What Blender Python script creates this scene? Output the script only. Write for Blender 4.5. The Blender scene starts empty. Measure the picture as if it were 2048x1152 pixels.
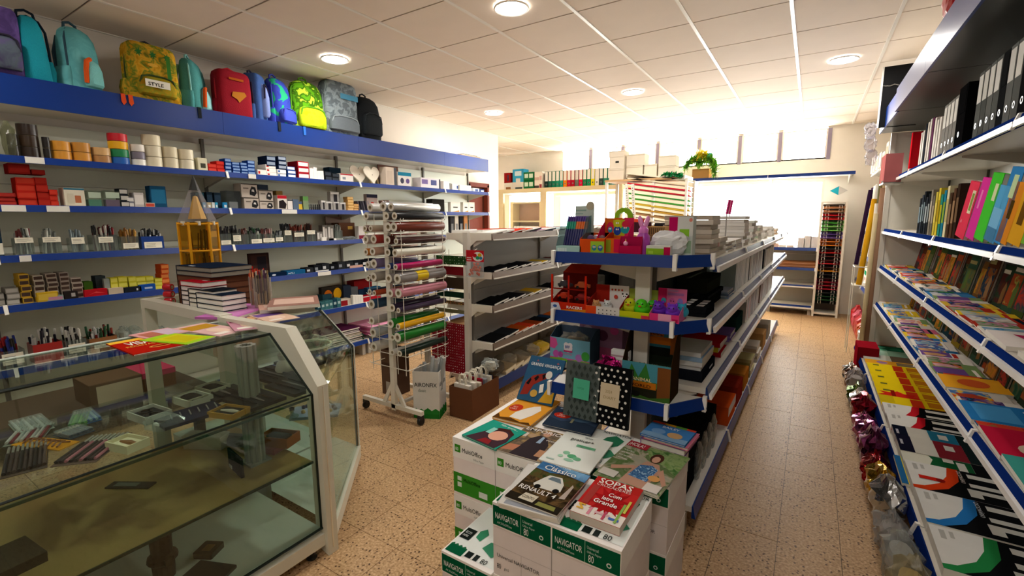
import bpy, math, random
from math import sin, cos, pi, radians as rad
from mathutils import Vector as V, Matrix as Mx

rnd = random.Random(7)
sc = bpy.context.scene
COL = sc.collection

# ---------------------------------------------------------------- camera, sky, exposure
H, YAW, PITCH, ROLL, FPX = 1.46, .569753, .146850, .0050118, 929.06
_fw = V((-sin(YAW)*cos(PITCH), cos(YAW)*cos(PITCH), -sin(PITCH)))
_r = V((cos(YAW), sin(YAW), 0)); _d = _fw.cross(_r)
_r2 = _r*cos(ROLL)+_d*sin(ROLL); _d2 = _d*cos(ROLL)-_r*sin(ROLL)
cam = bpy.data.objects.new('camera', bpy.data.cameras.new('camera')); COL.objects.link(cam)
m = Mx((_r2, -_d2, -_fw)).transposed().to_4x4(); m.translation = (0, 0, H)
cam.matrix_world = m
cam.data.sensor_width = 36; cam.data.lens = FPX/2048*36; cam.data.clip_start = .02
sc.camera = cam
sc.view_settings.view_transform = 'Standard'; sc.view_settings.look = 'None'
sc.view_settings.gamma = 1; sc.view_settings.use_curve_mapping = False
sc.view_settings.exposure = 0.0
world = bpy.data.worlds.new('sky'); sc.world = world; world.use_nodes = True
bg = world.node_tree.nodes['Background']; bg.inputs[0].default_value = (1, .985, .96, 1); bg.inputs[1].default_value = 26.0
LAMP_W = 15.5
CEIL, FARY, LEFTX, RIGHTX, BACKY = 2.808, 8.6, -4.42, 1.16, -3.2
def portal(x0, x1, z0, z1):          # daylight enters through each window opening
    l = bpy.data.lights.new('daylight_opening', 'AREA'); l.shape = 'RECTANGLE'; l.size = x1-x0; l.size_y = z1-z0
    l.cycles.is_portal = True
    o = bpy.data.objects.new('daylight_opening', l); COL.objects.link(o)
    o.location = ((x0+x1)/2, FARY+.02, (z0+z1)/2); o.rotation_euler = (-pi/2, 0, 0)
WIN = [(-1.86, .12, 1.0, 2.03), (-4.36, -2.95, .95, 2.0), (-5.6, -4.46, .95, 2.0), (-4.3, -3.72, 2.34, 2.78), (-3.66, -3.08, 2.34, 2.78), (-3.02, -2.44, 2.34, 2.78), (-2.38, -1.74, 2.34, 2.78), (-1.68, -1.11, 2.34, 2.78), (-1.04, -.54, 2.34, 2.78), (-.48, .10, 2.34, 2.78)]
for w in WIN: portal(*w)
# ---------------------------------------------------------------- pixel -> point on a real plane, as used while measuring the room
def at(px, py, **k):
    d = _r2*(px-1024)+_d2*(py-576)+_fw*FPX
    a, c = list(k.items())[0]; i = 'xyz'.index(a); o = V((0, 0, H))
    return o+d*((c-o[i])/d[i])
def _solve(px, i, base):            # coordinate i for which the point shows in column px
    q = V(base); q[i] = 0; q.z -= H
    e = V((0, 0, 0)); e[i] = 1; k = (px-1024)/FPX
    return (k*q.dot(_fw)-q.dot(_r2))/(e.dot(_r2)-k*e.dot(_fw))
def slx(X, Z, p0, p1, top):         # on a shelf whose front runs along Y at X
    a, b = _solve(p0, 1, (X, 0, Z)), _solve(p1, 1, (X, 0, Z))
    return min(a, b), max(a, b), at((p0+p1)/2, top, x=X).z-Z
def sly(Y, Z, p0, p1, top):
    a, b = _solve(p0, 0, (0, Y, Z)), _solve(p1, 0, (0, Y, Z))
    return min(a, b), max(a, b), at((p0+p1)/2, top, y=Y).z-Z
# ---------------------------------------------------------------- materials
def lin(h):
    c = [int(h[i:i+2], 16)/255 for i in (0, 2, 4)]
    return [x/12.92 if x <= .04045 else ((x+.055)/1.055)**2.4 for x in c]
_M = {}
def K(h, kind='p'):
    """procedural material of a colour: p paper, g gloss plastic, m painted metal, f fabric, o foil, w wood/board, c clear plastic, k film"""
    key = h+kind
    if key in _M: return _M[key]
    ma = bpy.data.materials.new({'p': 'paper', 'g': 'plastic', 'm': 'painted_metal', 'f': 'fabric', 'o': 'foil', 'w': 'board', 'c': 'clear_plastic', 'k': 'film', 's': 'steel', 't': 'wall_paint', 'b': 'cover'}[kind]+'_'+h)
    ma.use_nodes = True; nt = ma.node_tree; N = nt.nodes; L = nt.links
    b = N['Principled BSDF']; c = lin(h)
    tc = N.new('ShaderNodeTexCoord'); no = N.new('ShaderNodeTexNoise'); mi = N.new('ShaderNodeMix'); mi.data_type = 'RGBA'
    sca, var, ro, me, bu = {'p': (14, .06, .55, 0, 0), 'g': (9, .04, .28, 0, 0), 'm': (6, .03, .32, 0, 0), 'f': (180, .16, .85, 0, .25), 'o': (22, .2, .18, .92, .5), 'w': (40, .09, .7, 0, .05), 'c': (8, .03, .12, 0, 0), 'k': (10, .08, .15, 0, .2), 's': (30, .05, .3, .85, 0), 't': (5, .04, .8, 0, 0), 'b': (12, .06, .5, 0, 0)}[kind]
    no.inputs['Scale'].default_value = sca; no.inputs['Detail'].default_value = 3
    L.new(tc.outputs['Object'], no.inputs['Vector'])
    mi.inputs['A'].default_value = [min(1, x*(1+var)) for x in c]+[1]; mi.inputs['B'].default_value = [x*(1-var) for x in c]+[1]
    L.new(no.outputs['Fac'], mi.inputs['Factor']); L.new(mi.outputs['Result'], b.inputs['Base Color'])
    b.inputs['Roughness'].default_value = ro; b.inputs['Metallic'].default_value = me; b.inputs['Specular IOR Level'].default_value = {'p': 0, 'b': .0, 'm': .3, 'g': .3, 't': .2, 'w': .25, 'f': .15}.get(kind, .5)
    if bu:
        bp = N.new('ShaderNodeBump'); bp.inputs['Strength'].default_value = bu; bp.inputs['Distance'].default_value = .01
        L.new(no.outputs['Fac'], bp.inputs['Height']); L.new(bp.outputs['Normal'], b.inputs['Normal'])
    if kind in 'ck':
        tr = N.new('ShaderNodeBsdfTransparent'); mx = N.new('ShaderNodeMixShader')
        tr.inputs[0].default_value = [x**.5 for x in c]+[1]
        lw = N.new('ShaderNodeLayerWeight'); pw = N.new('ShaderNodeMath'); pw.operation = 'POWER'; pw.inputs[1].default_value = 3
        ad = N.new('ShaderNodeMath'); ad.operation = 'MULTIPLY_ADD'; ad.use_clamp = True; ad.inputs[1].default_value = .55; ad.inputs[2].default_value = .07 if kind == 'c' else .2
        L.new(lw.outputs['Facing'], pw.inputs[0]); L.new(pw.outputs[0], ad.inputs[0]); L.new(ad.outputs[0], mx.inputs[0])
        L.new(tr.outputs[0], mx.inputs[1]); L.new(b.outputs[0], mx.inputs[2])
        L.new(mx.outputs[0], N['Material Output'].inputs['Surface'])
    _M[key] = ma
    return ma
_PH = {}
def PH(*cols, scale=22, rough=.6, bump=0, sharp=False):
    """printed picture or patterned cloth: several colours mixed by a noise"""
    key = cols+(scale, rough, sharp)
    if key in _PH: return _PH[key]
    ma = bpy.data.materials.new('printed_picture'); ma.use_nodes = True; nt = ma.node_tree; N = nt.nodes; L = nt.links; b = N['Principled BSDF']
    tc = N.new('ShaderNodeTexCoord'); no = N.new('ShaderNodeTexNoise'); no.inputs['Scale'].default_value = scale; no.inputs['Detail'].default_value = 3; no.inputs['Distortion'].default_value = .8
    r = N.new('ShaderNodeValToRGB'); r.color_ramp.interpolation = 'CONSTANT' if sharp else 'LINEAR'; e = r.color_ramp.elements
    for k, c in enumerate(cols):
        x = e[k] if k < 2 else e.new(.5); x.color = (*lin(c), 1)
    for k in range(len(cols)): e[k].position = .32+.36*k/max(1, len(cols)-1)
    L.new(tc.outputs['Object'], no.inputs['Vector']); L.new(no.outputs['Fac'], r.inputs[0]); L.new(r.outputs[0], b.inputs['Base Color'])
    b.inputs['Roughness'].default_value = rough; b.inputs['Specular IOR Level'].default_value = 0
    _PH[key] = ma; return ma
def glass(name, tint, refl):
    ma = bpy.data.materials.new(name); ma.use_nodes = True; nt = ma.node_tree; N = nt.nodes; L = nt.links
    N.remove(N['Principled BSDF'])
    tr = N.new('ShaderNodeBsdfTransparent'); tr.inputs[0].default_value = (*tint, 1)
    gl = N.new('ShaderNodeBsdfGlossy'); gl.inputs['Roughness'].default_value = .02; gl.inputs[0].default_value = (.9, .95, .92, 1)
    lw = N.new('ShaderNodeLayerWeight'); pw = N.new('ShaderNodeMath'); pw.operation = 'POWER'; pw.inputs[1].default_value = 4
    ad = N.new('ShaderNodeMath'); ad.operation = 'MULTIPLY_ADD'; ad.inputs[1].default_value = .5; ad.inputs[2].default_value = refl; L.new(lw.outputs['Facing'], pw.inputs[0]); L.new(pw.outputs[0], ad.inputs[0])
    mx = N.new('ShaderNodeMixShader'); L.new(ad.outputs[0], mx.inputs[0]); L.new(tr.outputs[0], mx.inputs[1]); L.new(gl.outputs[0], mx.inputs[2])
    L.new(mx.outputs[0], N['Material Output'].inputs['Surface'])
    return ma
GLASS = glass('counter_glass', (.87, .93, .885), .035)
WGLASS = glass('window_glass', (.97, .98, .97), .03)
def emit(name, col, st):
    ma = bpy.data.materials.new(name); ma.use_nodes = True; nt = ma.node_tree; N = nt.nodes
    e = N.new('ShaderNodeEmission'); e.inputs[0].default_value = (*col, 1); e.inputs[1].default_value = st
    no = N.new('ShaderNodeTexNoise'); no.inputs['Scale'].default_value = 3
    mp = N.new('ShaderNodeMapRange'); mp.inputs['To Min'].default_value = st*.95; mp.inputs['To Max'].default_value = st*1.05
    nt.links.new(no.outputs['Fac'], mp.inputs['Value']); nt.links.new(mp.outputs[0], e.inputs[1])
    N.remove(N['Principled BSDF']); nt.links.new(e.outputs[0], N['Material Output'].inputs['Surface'])
    return ma
def terrazzo():
    ma = bpy.data.materials.new('terrazzo'); ma.use_nodes = True; nt = ma.node_tree; N = nt.nodes; L = nt.links
    b = N['Principled BSDF']; g = N.new('ShaderNodeNewGeometry')
    vo = N.new('ShaderNodeTexVoronoi'); vo.inputs['Scale'].default_value = 62; L.new(g.outputs['Position'], vo.inputs['Vector'])
    no = N.new('ShaderNodeTexNoise'); no.inputs['Scale'].default_value = 95; no.inputs['Detail'].default_value = 4; L.new(g.outputs['Position'], no.inputs['Vector'])
    r1 = N.new('ShaderNodeValToRGB'); e = r1.color_ramp.elements
    e[0].position = .3; e[0].color = (.34, .20, .09, 1); e[1].position = .5; e[1].color = (.53, .335, .17, 1); x = e.new(.7); x.color = (.70, .48, .28, 1)
    L.new(no.outputs['Fac'], r1.inputs[0])
    sp = N.new('ShaderNodeSeparateColor'); L.new(vo.outputs['Color'], sp.inputs[0])
    r2 = N.new('ShaderNodeValToRGB'); r2.color_ramp.elements[0].position = .20; r2.color_ramp.elements[0].color = (1, 1, 1, 1); r2.color_ramp.elements[1].position = .34; r2.color_ramp.elements[1].color = (0, 0, 0, 1); L.new(vo.outputs['Distance'], r2.inputs[0])
    gt = N.new('ShaderNodeMath'); gt.operation = 'GREATER_THAN'; gt.inputs[1].default_value = .52; L.new(sp.outputs[0], gt.inputs[0])
    mu = N.new('ShaderNodeMath'); mu.operation = 'MULTIPLY'; L.new(gt.outputs[0], mu.inputs[0]); L.new(r2.outputs[0], mu.inputs[1])
    mi = N.new('ShaderNodeMix'); mi.data_type = 'RGBA'; L.new(mu.outputs[0], mi.inputs['Factor']); L.new(r1.outputs[0], mi.inputs['A']); mi.inputs['B'].default_value = (.10, .05, .022, 1)
    L.new(mi.outputs['Result'], b.inputs['Base Color'])
    b.inputs['Roughness'].default_value = .4; b.inputs['Specular IOR Level'].default_value = .1
    return ma
# ---------------------------------------------------------------- mesh builder
class MB:
    def __init__(s, T=None): s.v = []; s.f = []; s.i = []; s.ms = []; s.T = T
    def mi(s, mt):
        if mt not in s.ms: s.ms.append(mt)
        return s.ms.index(mt)
    def add(s, vs, fs, mt, T=None):
        T = T or s.T; n = len(s.v)
        s.v += [tuple(T @ V(p)) if T else tuple(p) for p in vs]
        k = s.mi(mt); s.f += [tuple(n+j for j in q) for q in fs]; s.i += [k]*len(fs)
        return s
    def box(s, a, b, mt, T=None):
        (x, y, z), (X, Y, Z) = a, b
        return s.add([(x, y, z), (X, y, z), (X, Y, z), (x, Y, z), (x, y, Z), (X, y, Z), (X, Y, Z), (x, Y, Z)],
                     [(0, 3, 2, 1), (4, 5, 6, 7), (0, 1, 5, 4), (1, 2, 6, 5), (2, 3, 7, 6), (3, 0, 4, 7)], mt, T)
    def prism(s, poly, z0, z1, mt, T=None):
        n = len(poly)
        return s.add([(x, y, z0) for x, y in poly]+[(x, y, z1) for x, y in poly],
                     [tuple(range(n-1, -1, -1)), tuple(range(n, 2*n))]+[(i, (i+1) % n, n+(i+1) % n, n+i) for i in range(n)], mt, T)
    def tube(s, path, r, mt, n=8, T=None, caps=True):
        P = [V(p) for p in path]; rs = r if isinstance(r, (list, tuple)) else [r]*len(P); vs = []; up = None
        for j, p in enumerate(P):
            t = (P[min(j+1, len(P)-1)]-P[max(j-1, 0)]).normalized()
            if up is None: up = V((0, 0, 1)) if abs(t.z) < .9 else V((1, 0, 0))
            a = t.cross(up); a = a.normalized() if a.length > 1e-6 else V((1, 0, 0)); b = a.cross(t).normalized(); up = b
            vs += [p+(a*cos(2*pi*q/n)+b*sin(2*pi*q/n))*rs[j] for q in range(n)]
        fs = [(j*n+q, j*n+(q+1) % n, (j+1)*n+(q+1) % n, (j+1)*n+q) for j in range(len(P)-1) for q in range(n)]
        if caps: fs += [tuple(range(n-1, -1, -1)), tuple(range((len(P)-1)*n, len(P)*n))]
        return s.add(vs, fs, mt, T)
    def lathe(s, prof, mt, n=16, T=None, close=False):
        vs = [(r*cos(2*pi*q/n), r*sin(2*pi*q/n), z) for r, z in prof for q in range(n)]; k = len(prof)
        fs = [(j*n+q, j*n+(q+1) % n, ((j+1) % k)*n+(q+1) % n, ((j+1) % k)*n+q) for j in range(k if close else k-1) for q in range(n)]
        return s.add(vs, fs, mt, T)
    def loft(s, lv, mt, n=20, ex=3., T=None, jit=0, rg=None):
        vs = []; rg = rg or rnd
        for (z, cx, cy, rx, ry) in lv:
            for q in range(n):
                a = 2*pi*q/n; c, d = cos(a), sin(a)
                k = 1+(rg.uniform(-jit, jit) if jit else 0)
                vs.append((cx+rx*k*math.copysign(abs(c)**(2/ex), c), cy+ry*k*math.copysign(abs(d)**(2/ex), d), z+(rg.uniform(-jit, jit)*.05 if jit else 0)))
        fs = [(j*n+q, j*n+(q+1) % n, (j+1)*n+(q+1) % n, (j+1)*n+q) for j in range(len(lv)-1) for q in range(n)]
        fs += [tuple(range(n-1, -1, -1)), tuple(range((len(lv)-1)*n, len(lv)*n))]
        return s.add(vs, fs, mt, T)
    def ball(s, c, r, mt, n=12, k=8, T=None):
        rx, ry, rz = r if isinstance(r, (tuple, list)) else (r, r, r)
        prof = [(max(.02, sin(pi*j/k)), -cos(pi*j/k)) for j in range(k+1)]
        vs = [(c[0]+rx*p*cos(2*pi*q/n), c[1]+ry*p*sin(2*pi*q/n), c[2]+rz*z) for p, z in prof for q in range(n)]
        return s.add(vs, [(j*n+q, j*n+(q+1) % n, (j+1)*n+(q+1) % n, (j+1)*n+q) for j in range(k) for q in range(n)], mt, T)
    def mesh(s, name, smooth=False):
        me = bpy.data.meshes.new(name); me.from_pydata(s.v, [], s.f)
        for x in s.ms: me.materials.append(x)
        me.polygons.foreach_set('material_index', s.i)
        me.update()
        if smooth: me.polygons.foreach_set('use_smooth', [True]*len(s.f)); me.set_sharp_from_angle(angle=.75)
        return me
    def build(s, name, parent=None, smooth=False, loc=None, rz=0):
        o = bpy.data.objects.new(name, s.mesh(name, smooth)); COL.objects.link(o)
        if parent: o.parent = parent
        if loc is not None: o.location = loc
        if rz: o.rotation_euler = (0, 0, rz)
        return o
_labels = {}
def tag(o, label, cat, group=None, kind=None):
    if label: o['label'] = label
    if cat: o['category'] = cat
    if group: o['group'] = group
    if kind: o['kind'] = kind
    return o
def thing(name, label, cat, loc=(0, 0, 0), rz=0, group=None, M=None):
    o = bpy.data.objects.new(name, None); COL.objects.link(o); o.empty_display_size = .05
    if M is not None: o.matrix_world = M
    else: o.location = loc; o.rotation_euler = (0, 0, rz)
    return tag(o, label, cat, group)
def struct(o): o['kind'] = 'structure'; return o
def dup(o, loc=None, rz=None, label=None, parent=None, group=None):
    c = o.copy(); COL.objects.link(c); c.parent = parent
    if loc is not None: c.location = loc
    if rz is not None: c.rotation_euler = (0, 0, rz)
    if label: c['label'] = label
    if group: c['group'] = group
    for ch in list(o.children): dup(ch, parent=c)
    return c
def nth(i):
    return ['first', 'second', 'third', 'fourth', 'fifth', 'sixth', 'seventh', 'eighth', 'ninth', 'tenth', 'eleventh', 'twelfth', 'thirteenth', 'fourteenth', 'fifteenth', 'sixteenth', 'seventeenth', 'eighteenth', 'nineteenth', 'twentieth'][i] if i < 20 else str(i+1)+('st' if i % 10 == 0 else 'nd' if i % 10 == 1 else 'rd' if i % 10 == 2 else 'th')
# ---------------------------------------------------------------- print: flat colour areas and lettering on a face
def R(x0, y0, x1, y1, c): return ([(x0, y0), (x1, y0), (x1, y1), (x0, y1)], c)
def E(cx, cy, rx, ry, c, n=14): return ([(cx+rx*cos(2*pi*i/n), cy+ry*sin(2*pi*i/n)) for i in range(n)], c)
def P(pts, c): return (pts, c)
def Star(cx, cy, r, q, n, c): return ([(cx+(r if i % 2 else q)*cos(pi*i/n), cy+(r if i % 2 else q)*sin(pi*i/n)*1.0) for i in range(2*n)], c)
def face_print(parent, w, h, T, patches=(), texts=(), name='cover_print'):
    """T puts the face (x right 0..w, y up 0..h, z out) in the parent's frame; coordinates of the areas are 0..1"""
    if patches:
        b = MB(T)
        for k, (pts, c) in enumerate(patches):
            z = .0006+.00025*k
            b.add([(min(max(x, 0), 1)*w, min(max(y, 0), 1)*h, z) for x, y in pts], [tuple(range(len(pts)))], K(c) if isinstance(c, str) else c)
        b.build(name, parent)
    for t in texts:
        s, x, y, size, c = t[:5]; fit = t[5] if len(t) > 5 else None; bold = t[6] if len(t) > 6 else .0
        cu = bpy.data.curves.new('lettering', 'FONT'); cu.body = s; cu.size = size*h; cu.align_x = 'LEFT'; cu.resolution_u = 2
        cu.offset = bold*size*h; cu.materials.append(K(c) if isinstance(c, str) else c)
        o = bpy.data.objects.new('lettering', cu); COL.objects.link(o); o.parent = parent
        sx = 1
        if fit:
            est = sum({'I': .3, 'i': .24, 'l': .24, '1': .4, ' ': .28, 'M': .8, 'W': .9, 'm': .82, '!': .28, '.': .28}.get(q, .56 if q.islower() else .66) for q in s)*size*h
            sx = fit*w/est
        o.matrix_local = T @ Mx.Translation((x*w, y*h, .0012+.00025*len(patches))) @ Mx.Diagonal((sx, 1, 1, 1))
FRONT = lambda w, y=0, z=0: Mx.Translation((-w/2, y, z)) @ Mx.Rotation(pi/2, 4, 'X')      # front face of a box whose front looks along -Y
# ================================================================ room shell
WALL = K('efe6da', 't'); WALLW = K('f4eee4', 't')
b = MB(); b.box((-6.2, BACKY-.1, -.08), (RIGHTX+.1, FARY+.1, -.004), K('5a4a38', 'w')); floor = struct(b.build('floor'))
TZ = terrazzo(); TS = .24
tile = MB().box((-TS/2+.0012, -TS/2+.0012, -.02), (TS/2-.0012, TS/2-.0012, 0), TZ).mesh('tile')
rest = MB(); nt_ = 0
for i in range(-26, 6):
    for j in range(-20, 36):
        x, y = -.025+TS*(i+.5), 3.23+TS*(j-10+.5)
        if x < -6.2 or x > RIGHTX+.1 or y > FARY+.1 or y < BACKY: continue
        seen = (-.5 < x < .5 and 1.5 < y < 8.3) or (-2.5 < x < -.9 and 1.2 < y < 3.0) or (-3.6 < x < -2.2 and 1.9 < y < 3.6)
        if seen and nt_ < 290:
            o = bpy.data.objects.new('tile', tile); COL.objects.link(o); o.parent = floor; o.location = (x, y, rnd.uniform(-.0006, .0006)); nt_ += 1
        else: rest.box((x-TS/2+.0012, y-TS/2+.0012, -.02), (x+TS/2-.0012, y+TS/2-.0012, 0), TZ)
o = rest.build('tile', floor); o['kind'] = 'stuff'
# ceiling: lay-in panels between tee bars
b = MB(); b.box((-6.2, BACKY-.1, CEIL+.012), (RIGHTX+.1, FARY+.1, CEIL+.1), K('d8cfc2', 't')); ceiling = struct(b.build('ceiling'))
CM = K('f0e2d3', 't'); GX, GY = -2.612, 2.406
pan = MB().box((-.294, -.294, 0), (.294, .294, .012), CM).mesh('ceiling_panel')
for i in range(-6, 7):
    for j in range(-10, 11):
        x, y = GX+.6*(i+.5), GY+.6*(j+.5)
        if x > RIGHTX+.25 or y > FARY+.2 or x < -6.3: continue
        if x < -4.5 and y < 6.3: continue
        o = bpy.data.objects.new('panel', pan); COL.objects.link(o); o.parent = ceiling; o.location = (x, y, CEIL+.0005*((i*7+j*3) % 3))
TEE = K('f2ece2', 'm')
for i in range(-5, 7):
    x = GX+.6*i
    if x < RIGHTX: MB().box((x-.011, BACKY, CEIL-.006), (x+.011, FARY, CEIL+.004), TEE).build('tee_bar', ceiling)
for j in range(-9, 11):
    y = GY+.6*j
    MB().box((LEFTX if y < 6.4 else -6.1, y-.006, CEIL+.006), (RIGHTX, y+.006, CEIL+.0105), K('7a6a5c', 'm')).build('tee_bar', ceiling)  # dark brown stands in for the shade in the cross joints
# walls
def wall(name, a, c, mt=WALL): return struct(MB().box(a, c, mt).build(name))
wall('wall_left', (LEFTX-.12, BACKY, 0), (LEFTX, 5.66, CEIL))
wall('wall_left_lintel', (LEFTX-.12, 5.66, 2.0), (LEFTX, 6.2, CEIL)); wall('wall_left_corner', (LEFTX-.12, 6.2, 0), (LEFTX, 6.5, CEIL))
wall('wall_alcove_side', (-6.2, 6.38, 0), (LEFTX-.12, 6.5, CEIL)); wall('wall_alcove_left', (-6.2, 6.5, 0), (-6.08, FARY, CEIL))
wall('wall_right', (RIGHTX, BACKY, 0), (RIGHTX+.1, FARY, CEIL)); wall('wall_back', (-4.6, BACKY-.1, 0), (RIGHTX+.1, BACKY, CEIL), K('8b8478', 't'))
# far wall pierced by the windows
xs = sorted({-6.2, RIGHTX+.1, *[w[0] for w in WIN], *[w[1] for w in WIN]}); zs = [0, .95, 1.0, 2.0, 2.03, 2.36, 2.70, CEIL]
b = MB()
for x0, x1 in zip(xs, xs[1:]):
    for z0, z1 in zip(zs, zs[1:]):
        mx_, mz = (x0+x1)/2, (z0+z1)/2
        if not any(w[0] < mx_ < w[1] and w[2] < mz < w[3] for w in WIN): b.box((x0, FARY, z0), (x1, FARY+.12, z1), WALLW)
struct(b.build('wall_far'))
FR = K('efe7da', 'm'); MUL = K('8a7f92', 'm')
for k, (x0, x1, z0, z1) in enumerate(WIN):
    w = struct(thing('window_%d' % (k+1), None, None, (0, FARY, 0)))
    f = .018 if k > 2 else .035
    b = MB()
    for a, c in (((x0, .0, z0), (x0+f, .08, z1)), ((x1-f, 0, z0), (x1, .08, z1)), ((x0+f, 0, z0), (x1-f, .08, z0+f)), ((x0+f, 0, z1-f), (x1-f, .08, z1))): b.box(a, c, FR)
    b.build('window_frame', w)
    MB().box((x0+f, .035, z0+f), (x1-f, .041, z1-f), WGLASS).build('pane', w)
    if k > 2: MB().box((x1+.004, -.012, z0-.01), (x1+.052, .02, z1), MUL).build('mullion', w)
# doorway in the left wall with a dark brown door
d = struct(thing('door_1', None, None, (LEFTX, 5.93, 0)))
DB = K('5a2a1c', 'w'); DF = K('7a3320', 'w')
MB().box((-.09, -.225, 0), (-.05, .225, 1.96), DB).build('door_leaf', d)
MB().box((-.055, -.17, .25), (-.045, .17, .95), DF).build('door_panel', d); MB().box((-.055, -.17, 1.1), (-.045, .17, 1.85), DF).build('door_panel', d)
for a, c in (((-.1, -.27, 0), (.025, -.225, 2.0)), ((-.1, .225, 0), (.025, .27, 2.0)), ((-.1, -.27, 1.96), (.025, .27, 2.02))): MB().box(a, c, DF).build('door_frame', d)
MB().tube([(-.05, .16, 1.0), (-.0, .16, 1.0), (-.0, .06, 1.0)], .009, K('b8a878', 's')).build('door_handle', d)
# baseboard
struct(MB().box((LEFTX, 6.22, 0), (LEFTX+.012, 6.5, .08), K('8d7355', 'w')).build('baseboard_left'))
# round ceiling lights
LEDM = emit('led_panel', (1, .97, .9), 30)
def downlight(x, y, label, k=1):
    t = thing('ceiling_light', label, 'light', (x, y, CEIL-.02))
    MB().lathe([(.098, .012), (.112, .012), (.114, .004), (.108, 0), (.098, .004)], K('f7f3ea', 'm'), 28, close=True).build('rim', t, True)
    MB().lathe([(.0005, .003), (.098, .003), (.098, .014)], LEDM, 28).build('diffuser', t)
    l = bpy.data.lights.new('lamp', 'AREA'); l.shape = 'DISK'; l.size = .19; l.energy = LAMP_W*k; l.color = (1, .965, .90)
    o = bpy.data.objects.new('lamp', l); COL.objects.link(o); o.parent = t; o.location = (0, 0, -.002)
for x, y, s in ((-1.722, 2.70, 'glowing round white ceiling light nearest above the paper boxes'), (-3.48, 2.69, 'glowing round ceiling light above the grey and lime backpacks'), (-3.52, 5.08, 'round ceiling light above the far end of the wall shelving'), (-1.72, 5.1, 'round ceiling light above the middle shelves, nearer the windows'), (.123, 5.09, 'round ceiling light over the aisle beside the binder shelves'), (-1.72, .3, 'round ceiling light behind the view above the customer floor'), (-3.48, .3, 'round ceiling light above the staff side of the counter'), (.123, .3, 'added unseen ceiling light behind the view above the binder shelves'), (-1.72, -2.1, 'added unseen ceiling light near the back wall over the customer floor'), (.123, -2.1, 'added unseen ceiling light near the back wall over the aisle')):
    downlight(x, y, s, 1 if y > 1 else .5 if y > 0 else .42)  # the three lamps added out of view light the fronts of the goods
# ================================================================ shelving
BLUE = K('06307c', 'm'); BLUED = K('0f2f68', 'm'); WHT = K('f0ece4', 'm'); GREY = K('b7b2a8', 'm'); BRN = K('6c5a4b', 'm'); OFFW = K('dcd6ca', 'm')
CLIP = K('f6f4ee', 'g'); RAILW = K('f3f1ee', 'g')
def rail_prof(y, zt, h, out): return [(y, zt), (y-.006, zt), (y-.006-out, zt-h), (y, zt-h)]
def YZ(): return Mx(((0, 0, 1, 0), (1, 0, 0, 0), (0, 1, 0, 0), (0, 0, 0, 1)))      # poly (y,z) swept along x
def bay(label, loc, rz, L, lv, panel, height, tray=OFFW, canopy=None, base=True, group=None, feet=True, name='shelf_unit', skip_panel_top=0, ends=(), sof=None):
    """lv: (lip top z, depth, rail height, rail material, lower strip material or None). x runs along, front looks to -y"""
    t = thing(name, label, 'shelving', loc, rz, group)
    z = .1
    while z < height-.05:
        z2 = min(z+.4, height); MB().box((.003, -.004, z+.0015), (L-.003, .012, z2-.0015), panel).build('panel', t); z = z2
    for x in (0, L):
        MB().box((.0005 if not x else L-.0115, -.022, 0), (.0115 if not x else L-.0005, .014, height), K('6f6a62', 'm') if panel is not OFFW else GREY).build('upright', t)
    for k, (zt, dp, rh, rm, sm) in enumerate(lv):
        s = MB().box((.004, -dp, zt-.03), (L-.004, -.006, zt-.004), tray).build('shelf', t)
        MB(YZ()).prism(rail_prof(-dp, zt, rh, .012), .004, L-.004, rm).build('price_rail', s)
        if sm: MB().box((.006, -dp-.026, zt-rh-.002), (L-.006, -dp-.014, zt-rh+rh*(.45 if sm is not OFFW else .14)), sm).build('rail_strip', s)
        MB(YZ()).prism([(-dp+.004, zt+.004), (-dp-.012, zt+.004), (-dp-.03, zt-rh-.008), (-dp-.02, zt-rh-.01), (-dp+.004, zt-.01)], L-.0185, L-.0008, CLIP).build('clip', s)
        for x in (.012, L-.016):
            MB(YZ()).prism([(-.02, zt-.03), (-dp*.85, zt-.03), (-dp*.85, zt-.04), (-.02, zt-.11)], x, x+.004, tray).build('bracket', s)
    if canopy:
        z0, z1, dp, cm = canopy
        c = MB().box((.001, -dp+.01, z1-.03), (L-.001, 0, z1-.006), tray).build('canopy', t)
        MB(YZ()).prism([(-dp, z1), (-dp+.012, z1), (-dp+.012, z0), (-dp+.0, z0)], .001, L-.001, cm).build('fascia', c)
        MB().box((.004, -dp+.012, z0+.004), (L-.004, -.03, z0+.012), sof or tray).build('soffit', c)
    if base:
        zt, dp = lv[-1][0], lv[-1][1]
        for x in (.02, L-.06): MB().box((x, -dp+.03, 0), (x+.04, -.02, zt-.03), GREY if feet else tray).build('foot', t)
    return t
LZ = [1.848, 1.560, 1.262, .966, .580, .175]
LYS = [-.66, .67, 2.0, 3.32, 4.66, 5.62]
PANEL = K('dfe2d3', 'm')
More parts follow.
